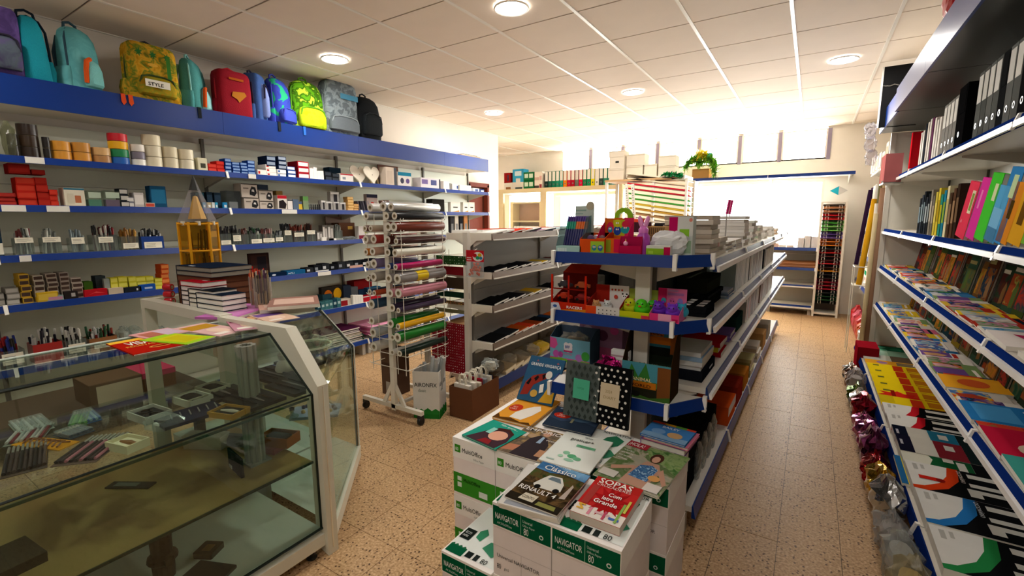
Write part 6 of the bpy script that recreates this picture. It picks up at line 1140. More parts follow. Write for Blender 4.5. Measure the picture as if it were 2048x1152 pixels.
l, w, h = el(Z1, 1199, 1262, 433, 2.02); display_tray('toy_display', 'orange and pink display with cartoon monster eggs on the upper level', 'display box', (l[0], 1.965, Z1), w*.93, .1, h*.42, h*.96, 'e0641c', 'd0285a', 'd86a24', [R(.2, .1, .5, .9, '8a9a2a'), R(.6, .1, .98, .95, 'd0204a')],
    [R(.66, 0, 1, 1, 'd02a5a'), R(.3, .1, .7, .9, 'b8c42a'), E(.2, .5, .13, .3, 'd02a4a'), E(.2, .4, .08, .16, '2a9ac0'), E(.45, .35, .13, .24, '2a4aa8'), E(.45, .72, .13, .2, 'c8d02a'), E(.72, .4, .16, .2, '2aa8b0'), E(.72, .68, .12, .18, 'd0304a')]+[E(x, y, .022, .05, 'f4f2ea') for x, y in ((.42, .42), (.48, .42), (.69, .5), (.75, .5), (.18, .45), (.22, .45), (.42, .74), (.48, .74))])
l, w, h = el(Z1, 1238, 1282, 487); t = display_tray('toy_display', 'crimson tray with a clear violet tub and small unicorn on the upper level', 'display box', (l[0], 1.94, Z1), w, .022, h*.8, h*1.6, 'b81848', 'c02050', 'a81848')
t = thing('unicorn_toy', 'tiny pink unicorn toy sitting in the crimson tray', 'toy', (l[0]-w*.22, 1.951, Z1+.003)); MB().ball((0, 0, .022), (.013, .009, .016), K('e87ab8', 'g')).build('body', t, True); MB().ball((0, -.002, .045), (.011, .009, .010), K('f0a0cc', 'g')).build('head', t, True); MB().tube([(0, -.002, .053), (0, -.003, .066)], [.003, .0005], K('e6d070', 'g'), 8).build('horn', t); MB().tube([(.01, 0, .03), (.014, 0, .012)], [.005, .003], K('8a5ac0', 'g'), 8).build('tail', t)
t = thing('violet_tub', 'violet tub of white putty beside the unicorn', 'tub', (l[0]+w*.2, 1.951, Z1+.003)); MB().lathe([(.001, 0), (.008, 0), (.009, .026), (.008, .026), (.007, .003)], K('9a4ab8', 'c'), 16, Mx.Diagonal((2, 1, 1, 1))).build('tub', t, True); MB().ball((0, 0, .022), (.014, .007, .009), K('e9e6ee')).build('putty', t, True)
l, w, h = el(Z1, 1263, 1292, 448); t = thing('bunny_bottle', 'pink and violet bottle with rabbit ears on the lid', 'bottle', (l[0], 2.0, Z1)); r = w*.48
MB().lathe([(.001, 0), (r, 0), (r*1.02, h*.2), (r*.92, h*.6), (r*.6, h*.7), (r*.6, h*.74), (.001, h*.74)], K('b048b0', 'g'), 18).build('bottle', t, True); MB().lathe([(r*.66, h*.7), (r*.7, h*.82), (r*.4, h*.92), (.001, h*.94)], K('d878c8', 'g'), 18).build('lid', t, True)
for s in (-1, 1): MB().tube([(s*r*.25, 0, h*.9), (s*r*.42, 0, h*1.06), (s*r*.62, 0, h*1.2), (s*r*.62, 0, h*1.26)], [.008, .011, .009, .003], K('e898d0', 'g'), 8).build('ear', t, True)
t = thing('lime_ring', 'lime green ring shaped toy standing behind the monster display', 'toy', (at(1250, 440, y=2.10).x, 2.082, Z1)); MB(Mx.Translation((0, 0, .16)) @ Mx.Rotation(pi/2, 4, 'X')).lathe([(.022, -.008), (.042, -.008), (.045, 0), (.042, .008), (.022, .008)], K('8ec41c', 'g'), 22, close=True).build('ring', t, True); MB().box((-.02, -.01, 0), (.02, .006, .122), K('7aae1c', 'g')).build('stem', t)
for k in range(3):
    l, w, h = el(Z1, 1290, 1338, 440, 2.12); t = thing('spiral_notebook', 'kraft spiral notebook stack behind the toys, %s layer' % ['lowest', 'middle', 'top'][k], 'notebook', (l[0], 2.10, Z1+.04*k), 0, 'kraft spiral notebooks'); MB().box((-w/2, 0, 0), (w/2, .12, .038), K('b08a58')).build('cover', t); b = MB(); [b.tube([(-w/2+.006+.009*i, -.002, .004), (-w/2+.006+.009*i, -.006, .02), (-w/2+.006+.009*i, -.002, .034)], .0016, K('4a3a2a', 's'), 6) for i in range(int(w/.009)-1)]; b.build('spiral_binding', t)
l, w, h = el(Z1, 1290, 1338, 492); 
crumple('clear_pack', 'clear film pack of white toys with printed eyes on the upper level', 'toy pack', (el(Z1, 1288, 1366, 460)[0][0], 1.985, Z1), el(Z1, 1288, 1366, 460)[1]*.95, .09, .10, K('dcdedf', 'g'), 21, 0, None, 3, .1, False, K('e9e9ea'))
l, w, h = el(Z1, 1292, 1340, 492); carton('flat_carton', 'low white and lime carton in front of the film pack', 'box', (l[0], 1.944, Z1), 0, w, .035, h, 'd8dcd4', [R(0, 0, .74, .75, '8ab82a'), R(.1, .2, .3, .5, 'a9d04a'), R(.74, 0, 1, .9, 'b8184a')])
l, w, h = el(Z1, 1336, 1392, 428, 2.03); t = carton('toy_carton', 'clear fronted pink, white and lime toy carton on the upper level corner', 'box', (l[0]-.012, 2.045, Z1), 0, w*.86, .06, h*.93, 'c9d2cc', [R(0, .62, .36, 1, 'b8185c'), R(.36, .5, 1, 1, 'd6dad6'), R(.45, .42, .85, .68, '8ec43a'), R(0, 0, .35, .45, 'a8204e'), R(.4, .05, .95, .38, '9ab89a'), E(.9, .92, .07, .05, 'e08a7a')])
# --- middle level
l, w, h = el(Z2_, 1102, 1172, 548); t = display_tray('car_display', 'red display box of toy cars with an open dark red lid', 'display box', (l[0], YE1, Z2_), w, .13, h*.24, h*.96, 'c02a14', '8a1c14', '5a1510', [P([(0, 0), (1, 0), (1, .4), (.4, .2)], 'e08a1c'), P([(0, .1), (.3, .1), (.22, .9), (0, .9)], 'c9ccd8'), E(.12, .5, .06, .16, '3a5a9a')], [], [('RACERS', .45, .35, .42, 'f4f0ea', .5, .02)])
for k in range(4):
    i, j = k % 2, k//2; c = thing('toy_car', 'boxed toy car in the red car display, %s %s window' % (['lower', 'upper'][j], ['left', 'right'][i]), 'toy car', (l[0]+(-.25+.5*i)*w, YE1+.06, Z2_+h*(.26+.33*j)), .3*(i-.5), 'toy cars in the red display')
    MB().prism([(-w*.2, 0), (w*.2, 0), (w*.2, .012), (w*.1, .016), (w*.04, .026), (-w*.1, .026), (-w*.14, .014), (-w*.2, .012)], -.012, .012, K(['c83a1c', '9a2a2a', '3a3a40', 'b0502a'][k], 'g'), Mx.Translation((0, 0, .006)) @ Mx.Rotation(pi/2, 4, 'X')).build('body', c)
    for q in (-.12, .12): MB(Mx.Translation((q*w, -.012, .007)) @ Mx.Rotation(pi/2, 4, 'X')).lathe([(.001, 0), (.007, 0), (.007, .004), (.001, .004)], K('1a1a1a', 'g'), 10).build('wheel', c)
MB().box((-.004, .0, h*.24), (.004, .004, h*.96), K('a8241a')).build('divider', t); MB().box((-w/2, .0, h*.58), (w/2, .004, h*.61), K('7a1812')).build('divider', t)
for s in (-1, 1): MB().box((s*w*.5-.009 if s > 0 else -w*.5, -.001, h*.2), (s*w*.5 if s > 0 else -w*.5+.009, .004, h*.97), K('c42a16')).build('front_post', t)
MB(Mx.Translation((0, .125, h*.95)) @ Mx.Rotation(rad(-14), 4, 'X')).add([(-w*.5, 0, 0), (w*.5, 0, 0), (w*.56, .01, h*.26), (-w*.3, .01, h*.27), (-w*.5, .003, 0), (w*.5, .003, 0), (w*.56, .013, h*.26), (-w*.3, .013, h*.27)], [(0, 3, 2, 1), (4, 5, 6, 7), (0, 1, 5, 4), (1, 2, 6, 5), (2, 3, 7, 6), (3, 0, 4, 7)], K('8a2412')).build('open_lid', t)
def chick(name, label, x, y, z, r, c, beak='e0602a', ears=False):
    t = thing(name, label, 'toy', (x, y, z)); MB().ball((0, 0, r*.9), (r, r*.95, r*.9), K(c, 'g'), 16, 10).build('body', t, True); MB().ball((0, -r*.35, r*1.55), (r*.72, r*.7, r*.66), K(c, 'g'), 16, 10).build('head', t, True)
    for s in (-1, 1): MB().ball((s*r*.28, -r*.98, r*1.7), (r*.09, r*.06, r*.11), K('17171a', 'g'), 8, 6).build('eye', t, True)
    if ears:
        for s in (-1, 1): MB().ball((s*r*.5, -r*.3, r*2.1), (r*.2, r*.14, r*.24), K(c, 'g'), 8, 6).build('ear', t, True)
    if beak: MB().ball((0, -r*1.05, r*1.42), (r*.2, r*.2, r*.12), K(beak, 'g'), 8, 6).build('beak', t, True)
l, w, h = el(Z2_, 1172, 1239, 610); W1 = w; X1_ = l[0]; display_tray('toy_display', 'white dotted toy tray with an orange corner and panda printed header', 'display box', (l[0], 1.94, Z2_), w, .125, h*.85, h*2.6, 'd9d6d0', '9a2418', 'e0dcd8', [R(0, 0, .32, 1, 'd8481c')]+[E(.4+.12*(i % 5), .25+.4*(i//5), .02, .06, '3a3a3a', 8) for i in range(10)],
    [R(0, 0, .42, 1, '9a2418')]+[E(.5+.1*i, .75, .03, .06, 'b03a2a', 8) for i in range(4)]+[E(.88, .4, .09, .16, 'f0eeea'), E(.82, .55, .03, .05, '1a1a1a', 8), E(.94, .55, .03, .05, '1a1a1a', 8), E(.85, .42, .02, .04, '1a1a1a', 8), E(.91, .42, .02, .04, '1a1a1a', 8), E(.62, .35, .06, .12, 'c0483a')])
chick('squeeze_toy', 'white and teal round squeeze toy in the dotted tray', X1_+.01, 1.985, Z2_+.012, .024, 'd6dcdc', None, True); chick('squeeze_toy', 'cream and orange round squeeze toy in the dotted tray', X1_-.045, 1.985, Z2_+.012, .022, 'd8a068', None, True)
l, w, h = el(Z2_, 1239, 1298, 620); display_tray('toy_display', 'yellow and lime display tray of rubber chicks with a green header', 'display box', (l[0], 1.942, Z2_), w, .13, h*.8, h*2.9, 'c8cc1c', 'b8c01c', 'a8b83a', [R(.74, 0, 1, .6, 'd03a4a'), P([(0, 0), (.7, 0), (.3, .3), (0, .3)], 'a8c42a')], [R(0, .55, 1, 1, 'a0b048'), E(.3, .3, .16, .2, 'd02a5a'), E(.75, .32, .14, .2, 'e0c02a'), E(.52, .2, .08, .1, 'e6e2d2'), E(.26, .36, .02, .03, '1a1a1a', 8), E(.34, .36, .02, .03, '1a1a1a', 8), E(.71, .38, .02, .03, '1a1a1a', 8), E(.79, .38, .02, .03, '1a1a1a', 8)])
chick('rubber_chick', 'yellow rubber chick in the lime tray', l[0]-.035, 2.0, Z2_+.008, .034, 'c8d01c'); chick('rubber_chick', 'bright green rubber chick in front in the lime tray', l[0]+.022, 1.985, Z2_+.006, .036, '4ac81c'); chick('rubber_chick', 'second green rubber chick at the back of the lime tray', l[0]+.052, 2.045, Z2_+.008, .03, '3ab81c')
l, w, h = el(Z2_, 1299, 1358, 624); display_tray('toy_display', 'pink display tray of violet toys with a printed pink header', 'display box', (l[0], 1.94, Z2_), w, .13, h*.8, h*2.9, 'd8387a', 'd878a8', 'd8709c', [R(.3, 0, .74, 1, 'e8a0bc'), R(.78, .1, .96, .5, 'b0184a')], [R(0, 0, .3, 1, 'c8245c'), R(.34, .68, .9, .8, 'b070a8'), R(.34, .86, .7, .94, 'b888b8'), E(.2, .4, .09, .14, '3aa0b0'), E(.5, .35, .12, .2, 'c85a98'), E(.78, .38, .1, .18, '8a78c0'), E(.46, .4, .02, .03, '1a1a1a', 8), E(.55, .4, .02, .03, '1a1a1a', 8)])
chick('rubber_toy', 'violet rubber toy at the left of the pink tray', l[0]-.034, 1.995, Z2_+.008, .033, '6a2ab8', None, True); chick('rubber_toy', 'violet rubber toy in front in the pink tray', l[0]+.026, 1.98, Z2_+.006, .032, '7430c4', None, True); chick('rubber_toy', 'teal rubber toy at the back of the pink tray', l[0]+.05, 2.04, Z2_+.008, .028, '2a9ab8', None, True)
# --- lower level
l, w, h = el(Z3, 1084, 1178, 684, 2.0); l = (-1.005, 2.115, .7245); w = .225; t = display_tray('pet_display', 'sky blue and pink display box with a heart badge', 'display box', l, w, .13, .125, .165, '78b4cc', '3f5568', '4a5a70',
    [R(0, 0, 1, .16, 'd05a9a'), P([(0, .55), (.12, .5), (.2, .7), (.16, .95), (0, 1)], 'd85aa0'), P([(0, .1), (.3, .16), (.5, .1), (.7, .16), (1, .12), (1, 0), (0, 0)], '7ab83a'), E(.16, .3, .08, .16, 'c05ab0'), E(.28, .3, .06, .13, 'a84a9c'), E(.74, .26, .09, .16, 'b078c0'), E(.9, .36, .1, .2, '4aa84a'), E(.47, .62, .11, .2, 'f0eaf2'), E(.42, .74, .06, .11, 'f0eaf2'), E(.52, .74, .06, .11, 'f0eaf2'), R(.36, .44, .58, .51, 'c8387a')], [], [('BFF', .395, .6, .17, '2a5aa8', .16, .012), ('friends', .3, .32, .13, 'd8609c', .36)])
crumple('toy_film_pack', 'silver film toy pack sticking out of the sky blue display', 'toy pack', (-1.0, 2.15, .78), .15, .06, .09, K('c9c6bc', 'k'), 45, 0, None, 2.5, .22, False, K('8a7a5a'))
carton('toy_carton', 'pink and mauve toy carton with round badges behind the sky blue display', 'box', (-.90, 2.27, .7245), 0, .24, .12, .21, 'a87a9c', [E(.2, .7, .12, .12, 'd8c0d8'), E(.55, .6, .13, .14, '6a3a5a'), E(.82, .75, .1, .1, 'd05a9a'), R(0, 0, 1, .3, 'c0628a'), E(.2, .2, .1, .1, '9a1c4a')])
for k in range(4): carton('booklet_pack', 'small white and pink carton, %s of the narrow pile beside the shelf post' % ['lowest', 'second', 'third', 'topmost'][k], 'box', (-.70+.004*(k % 2), 2.0, Z3+.045*k), 0, .085, .03, .043, ['d8b0b8', 'e0dcd8', 'd9a8b0', 'e6e6e4'][k], [R(0, .3, 1, .5, 'b9a0a4')])
crumple('foil_bag', 'shiny magenta foil bag of toys on the lower level', 'toy bag', (-.735, 1.935, Z3), .135, .09, .13, K('b8207a', 'o'), 52, 0, None, 2.6, .2, True); 
l = (-.555, 1.93, Z3); w = .21; t = display_tray('animal_display', 'jungle printed display box with a matching header', 'display box', l, w, .15, .16, .285, '4f7a3a', '3a2a1a', '2a3428',
    [R(0, .5, 1, 1, '4a90a0'), P([(.1, .5), (.2, .95), (.35, .6), (.5, 1), (.6, .55)], '3a7a34'), R(0, 0, 1, .34, '2a2a1c'), R(.08, .3, .72, .48, 'c8751c'), R(.74, .0, 1, .95, '7a4a24'), P([(0, 0), (.3, .12), (.6, .05), (1, .16), (1, 0)], '3f6a2a'), E(.3, .12, .1, .08, '22221c'), E(.55, .14, .08, .07, '2c2a20')], [R(0, .3, 1, 1, '3a7a8a'), R(.12, .42, .82, .7, 'c8701c'), R(.3, .72, .66, .9, 'b86a1a'), R(.8, .1, 1, .9, 'a8602a'), R(0, 0, .8, .32, '20241e')], [('ANIMAL', .22, .5, .14, 'e8d8a0', .42, .012), ('WORLD', .14, .33, .12, '3a2410', .46, .01)], [('ANIMAL', .34, .76, .2, '3a2410', .3, .01)])
for k in range(6): chick('animal_figure', 'dark toy animal in the jungle display, %s' % nth(k), l[0]-.07+.028*k, l[1]+.07+.02*(k % 2), Z3+.09, .02, ['2f3036', '4a3a2a', '26282c', '5a4a34', '33363a', '3a2c22'][k], None, True)
b = MB(); b.box((-w/2+.006, .01, .004), (w/2-.006, .14, .09), K('2a241c')); b.build('filler', t)
# ================================================================ goods on the centre island, aisle side
UO = .12
RG = GA+pi/2
def gcarton(label, v, w, d, h, z, col, fp=(), u=.36, name='carton', cat='box', tx=(), tp=()):
    u -= UO; d = min(d, u-.02); p = G(u, v, z); return carton(name, label, cat, (p.x, p.y, p.z), RG, w, d, h, col, fp, tx, None, None, tp)
def gstack(desc, v, w, d, n, th, z, cols, u=.36, name='notebook', cat='notebook', grp=None, jit=.008):
    u -= UO; d = min(d, u-.03)
    for i in range(n):
        p = G(u+rnd.uniform(-jit, jit), v+rnd.uniform(-jit, jit), z+th*i); c = cols[i % len(cols)]
        M = Mx.Translation(p) @ Mx.Rotation(RG+rnd.uniform(-.02, .02), 4, 'Z') @ Mx.Translation((-w/2, 0, 0)); book(name, '%s, %s from the bottom of its pile' % (desc, nth(i)), cat, M, w, d, th-.001, c, (), (), 'd9d2c4', False, grp or desc+' pile', None, False)
def gupr(desc, v0, v1, n, h, z, cols, lean=0, u=.35, dd=.22, kind='g', name='folder', cat='folder'):
    u -= UO; dd = min(dd, u-.02)
    for i in range(n):
        v = v0+(v1-v0)*(i+.5)/n; p = G(u, v, z); w = (v1-v0)/n*.8
        upright_book('%s, %s from the toy end' % (desc, nth(i)), (p.x, p.y, p.z), RG, w, dd, h*rnd.uniform(.9, 1), rnd.choice(cols), None, desc, name, cat, lean, 'd9d4c8', kind)
T0, T1_, T2_, T3_ = 1.2845, 1.0245, .7245, .1515
gstack('curled grey covered exercise book', .22, .17, .26, 9, .021, T0, ['b5a798', 'c9beb0', 'a89c90', 'd4cabc'])
gstack('pale exercise book with a pink edge', .42, .18, .26, 4, .021, T0, ['c9beb0', 'cfc4b8', 'd8b0a8'])
gstack('flat white writing pad', .66, .22, .28, 5, .011, T0, ['e4e2dc', 'd9d8d4', 'e9e6e0']); gstack('white pad with a dark blue band', .95, .24, .28, 4, .014, T0, ['e6e4e0', '4a5878', 'e2e0dc'])
gstack('tall pile white paper pad', 1.28, .22, .28, 9, .021, T0, ['e2ded8', 'e9e6e2', 'd4d0ca'])
for k in range(2): t = thing('magenta_scissors', 'magenta handle standing in the white pads, %s' % ['nearer', 'farther'][k], 'stationery', G(.14, 1.12+.1*k, T0+.2)); b = MB(); b.tube([(0, 0, 0), (.012, .0, .09)], .008, K('c01c6a', 'g'), 8); b.build('handle', t); MB().tube([(0, 0, -.2), (0, 0, 0)], .004, K('c9c9cc', 's'), 6).build('blade', t)
gstack('white paper pad in the far pile', 1.7, .22, .28, 8, .02, T0, ['e6e2dc', 'cfd4cc', 'd9d4d0']); gstack('cream pad with green cover', 2.1, .22, .28, 6, .02, T0, ['d9d0c0', 'b0c0a8', 'e2dcd0'])
gstack('loose white pad near the far end', 2.6, .24, .28, 5, .016, T0, ['e6e2dc', 'dcd8d2']); gstack('small white pad at the far end', 3.2, .24, .28, 6, .016, T0, ['e0dcd6', 'e9e6e0']); gstack('tan pad at the far end', 3.8, .24, .28, 4, .016, T0, ['c9a888', 'e2d8cc'])
# middle level: dark organisers, then clear pockets
for k in range(3): gcarton('flat black case with white labels, %s layer' % ['lowest', 'middle', 'top'][k], .17, .2, .3, .014, T1_+.016*k, '1b1c1f', [], .365, tp=[R(.06, .06, .28, .2, 'dcdad4'), R(.38, .06, .62, .2, 'dcdad4'), R(.7, .06, .94, .2, 'dcdad4'), R(.06, .32, .28, .46, 'dcdad4'), R(.38, .32, .62, .46, 'dcdad4'), R(.7, .32, .94, .46, 'dcdad4')])
gcarton('wide black desk tray', .5, .42, .3, .06, T1_, '17191b', [R(0, .8, 1, 1, '2a2c2e')], .33); gcarton('dark olive storage case', .55, .36, .15, .07, T1_+.0625, '2a2c22', [R(0, .75, 1, 1, '1f211a')], .31)
gstack('blue film covered pad', .75, .2, .24, 5, .008, T1_, ['8fa8c4', 'b9c8d8', '6a7f9c'], .365)
gupr('clear plastic pocket folder', .9, 1.5, 10, .19, T1_, ['b9c2c0', 'c9d0cc', '9aa8a6', 'd6d9d4'], .1, .36, .16)
gupr('tall clear file sleeve', 1.55, 2.4, 9, .24, T1_, ['8a8e8c', 'c4c9c4', 'a09a98', '6a6064'], .05, .36, .16)
gcarton('small black boxed item among the sleeves', 2.5, .1, .1, .17, T1_, '202226'); gupr('white boxed item at the far end', 2.65, 3.5, 7, .16, T1_, ['d9d6ce', 'c9c6be', 'e2e0da'], 0, .36, .12, 'p', 'carton', 'box')
# lower level
gstack('red and yellow edged book', .62, .2, .24, 3, .026, T2_, ['a81420', 'd8c02a', 'b01824']); gstack('white and pale blue pad', .2, .26, .28, 4, .022, T2_+.05, ['d0d4d4', 'e0e2e0', '8fb0d0']); gcarton('black flat carton with white lettering on the lower level', .22, .3, .3, .05, T2_, '1b1d24', [R(.55, .4, .8, .6, 'c9ccd0')], .365)
gstack('lilac folder', 1.0, .2, .26, 4, .012, T2_, ['8f7ac0', '7a66a8']); gcarton('dark green box file', 1.3, .3, .24, .1, T2_, '1f3a34', (), .35); gupr('grey paper folder', 1.5, 2.3, 9, .18, T2_, ['9a9894', 'b9b4ae', '6a6a6c', 'c9a8a0'], .12, .36, .18); gupr('mixed card folder', 2.4, 3.6, 10, .18, T2_, ['b9b4ae', '8a6a5a', 'a8a29a', 'c9c4bc'], .1, .36, .18)
# base
gcarton('big black carton under the end of the aisle side', .25, .4, .3, .22, T3_, '17181b', [R(0, .7, 1, .74, '2c2e33')], .32); gcarton('second black carton with a grey strip', .72, .42, .28, .16, T3_, '1c1e20', [R(0, .4, 1, .5, '6a6c70')], .30)
for k in range(4): t = crumple('film_pack', 'clear film pack leaning on the base lip, %s from the toy end' % nth(k), 'pack', G(.225, .28+.13*k, T3_), .1, .03, .19, K('c6cac8', 'k'), 90+k, RG, 'film packs on the base', 3, .12, False)
gcarton('white and orange carton on the base', 1.15, .3, .24, .12, T3_, 'c9501c', [R(0, .5, 1, 1, 'd9d4cc')], .36); gcarton('red brown carton on the base', 1.5, .28, .24, .14, T3_, '8a2a1c', (), .36); gcarton('amber carton on the base', 1.85, .26, .24, .13, T3_, 'b8742a', (), .36); gstack('olive paper pack', 2.2, .24, .28, 5, .03, T3_, ['8a8450', 'b0a878', '6a6a3c'], .36); gstack('pale paper pack on the base', 2.7, .26, .28, 5, .03, T3_, ['d0ccc4', 'b9a890'], .36); gcarton('tan carton far along the base', 3.2, .3, .26, .16, T3_, 'b08a5a', (), .36); gcarton('grey carton farthest along the base', 3.7, .3, .26, .16, T3_, '9a948a', (), .36)
# a few things on the hidden side, seen between the toys
for k, (v, zz3, w, h, c, nm) in enumerate([(.14, T1_, .2, .14, 'c9c4bc', 'white paper pile behind the red car display'), (.36, T1_, .18, .17, '33343a', 'dark case standing behind the dotted tray'), (.6, T1_, .24, .13, 'd6d2ca', 'pale carton far behind the dotted tray'), (.9, T1_, .24, .15, '8a8680', 'grey carton far behind the red car display'), (.75, T2_, .3, .16, 'b9b4ae', 'grey carton behind the sky blue display')]):
    p = G(-.30, v, zz3); carton('carton', nm, 'box', (p.x, p.y, p.z), GA-pi/2+pi, w, .2, h, c, [R(.1, .2, .9, .8, ['e2ded6', '1d1e22', 'e6e2da', '6f6b66', 'd9d4cc'][k])])
# ================================================================ books, magazines and binders on the right-hand shelving
RNG = -pi/2
def rl(X, S, p0, p1, top, gap=.02):
    a, b, h = slx(X, RZ[S], p0, p1, top); return (X+gap, (a+b)/2, RZ[S]-.0035), b-a, h
# --- lever-arch files on the upper shelf, nearest to farthest
BXF = .63
specs = [(2.30, 'e3e2dd', '6e706e'), (2.385, 'd9d8d4', '585a58'), (2.47, 'e0dfda', '646664'), (2.56, '1a1a1b', '1a1a1b'), (2.645, 'dddcd6', '5e605e'), (2.73, 'd6d5d0', '6a6c6a'), (2.815, '202122', '202122'), (2.90, 'dddcd8', '5c5e5c'), (2.985, 'd9d8d2', '666866'), (3.07, 'd2d2cc', '545654'), (3.155, 'dcdbd6', '626462')]
for k, (y, lb, sp) in enumerate(specs):
    binder('lever arch file with %s spine, %s from the near end of the binder shelf' % ('black' if lb == sp else 'grey marbled', nth(k)), (BXF, y, RZ[0]-.0035), RNG, .078, .27, .315, '1c1c1d' if lb == sp else '3a3b3a', sp, lb, group='lever arch files on the upper shelf')
binder('tall plain black box file between the grey files and the white ones', (BXF-.01, 3.42, RZ[0]-.0035), RNG, .17, .30, .315, '121213', '121213', '121213', 'box_file')
for k in range(4): binder('grey and white file with bright edge, %s past the black box file' % nth(k), (BXF, 3.60+.085*k, RZ[0]-.0035), RNG, .075, .27, .30, 'c9c6c0', '8a8884', 'e6e4de', group='white edged files')
for k in range(9): upright_book('white folder, %s past the grey files on the binder shelf' % nth(k), (BXF, 3.98+.075*k, RZ[0]-.0035), RNG, .045, .25, rnd.uniform(.24, .3), ['e9e3dc', 'e2ddd6', 'efe9e2', '6a3a5a', 'e6e0d8', 'd9d2ca', '2a2c34', 'e9e4dc', 'dcd4cc'][k], None, 'white folders', 'folder', 'folder', 0, 'e9e4da', 'p')
upright_book('bright red folder near the end of the binder shelf', (BXF-.02, 4.85, RZ[0]-.0035), RNG, .06, .25, .29, 'b81420', None, None, 'folder', 'folder'); upright_book('teal folder behind the red one on the binder shelf', (BXF+.05, 5.05, RZ[0]-.0035), RNG, .12, .2, .32, '1f6a62', None, None, 'folder', 'folder')
carton('folder_display', 'dusty pink box standing out at the end of the binder shelf', 'box', (.50, 5.42, RZ[0]-.06), RNG, .3, .12, .24, 'a86060', [R(.45, 0, .48, 1, 'c9a070'), R(.5, 0, 1, .06, '6a6a66')])
t = thing('display_bracket', 'metal bracket carrying the pink box', 'bracket', (.50, 5.42, RZ[0]-.075)); MB().box((-.0, -.14, 0), (.14, .14, .012), K('b9b6ae', 's')).build('plate', t)
# --- third shelf: books standing, then tilted colour folders
BX4 = .635; z = RZ[1]-.0035
cols = [('2a2c30', '7a8a92'), ('3a4048', '8a9aa0'), ('22262a', '6f7d84'), ('30343a', 'a8b0b4'), ('26282c', '8f979a'), ('8a8274', 'b9b0a0'), ('6f6a60', 'a89c8a'), ('c9b84a', 'e0d06a'), ('d6c040', 'b89a2a'), ('2f8a7a', 'c0b02a'), ('2a7f9a', '8aa83a'), ('d9d0a8', 'c8b878'), ('4a3628', '8a7058'), ('5a4030', 'a08060'), ('3a2c24', '7a6048')]
y = 4.35
for k, (c, b_) in enumerate(cols):
    upright_book('standing book with %s spine, %s from the far end of the eye-level book shelf' % ('dark' if k < 5 else 'tan' if k < 7 else 'yellow' if k < 9 else 'green blue' if k < 11 else 'cream' if k == 11 else 'brown', nth(k)), (BX4, y, z), RNG, .05, .2, .245+.02*(k % 3), c, b_, 'standing books at eye level'); y -= .072
def folder_tilt(label, y, w, h, col, patches, tx=(), lean=-.12):
    M = Mx.Translation((BX4, y, z)) @ Mx.Rotation(RNG, 4, 'Z') @ Mx.Rotation(rad(84), 4, 'X') @ Mx.Rotation(lean, 4, 'Z') @ Mx.Translation((-w/2, .012, 0)); return book('folder', label, 'folder', M, w, h, .02, col, patches, tx, 'e2ded2', True)
folder_tilt('coral red A4 folder leaning on the eye-level book shelf', 3.14, .17, .27, 'e0405a', [R(.56, .45, .9, .85, 'e6d8b8'), R(.62, .5, .84, .8, '8a9a4a')], [('A4', .2, .25, .1, 'f0c0c8', .16)])
folder_tilt('hot pink folder beside the coral one', 2.96, .14, .275, 'd83a9a', [R(.3, .5, .5, .8, 'e880bc')]); folder_tilt('lime green folder beside the hot pink one', 2.82, .15, .285, '4ac83a', [R(.55, .6, .85, .85, 'd8e0b0')])
folder_tilt('sky blue folder beside the lime one', 2.68, .15, .225, '5aa8d8', [R(.1, .1, .9, .6, '7ab8e0'), R(.1, 0, .9, .25, '4a80a8')]); folder_tilt('blue folder standing higher behind the sky blue one', 2.60, .14, .29, '3a86c4', [R(.4, .6, .8, .9, 'c0d8a8')]); folder_tilt('orange folder beside the blue ones', 2.53, .13, .23, 'd8882a', [R(.3, .4, .6, .7, '4a3a1a')]); folder_tilt('amber folder nearest on the eye-level shelf', 2.40, .14, .235, 'd8a02a', [R(.3, .3, .7, .7, '6a4a1a')]); folder_tilt('green folder on the eye-level shelf, next after the amber one', 2.25, .15, .27, '7ab03a', [R(.3, .3, .7, .7, 'e0e0b0')])
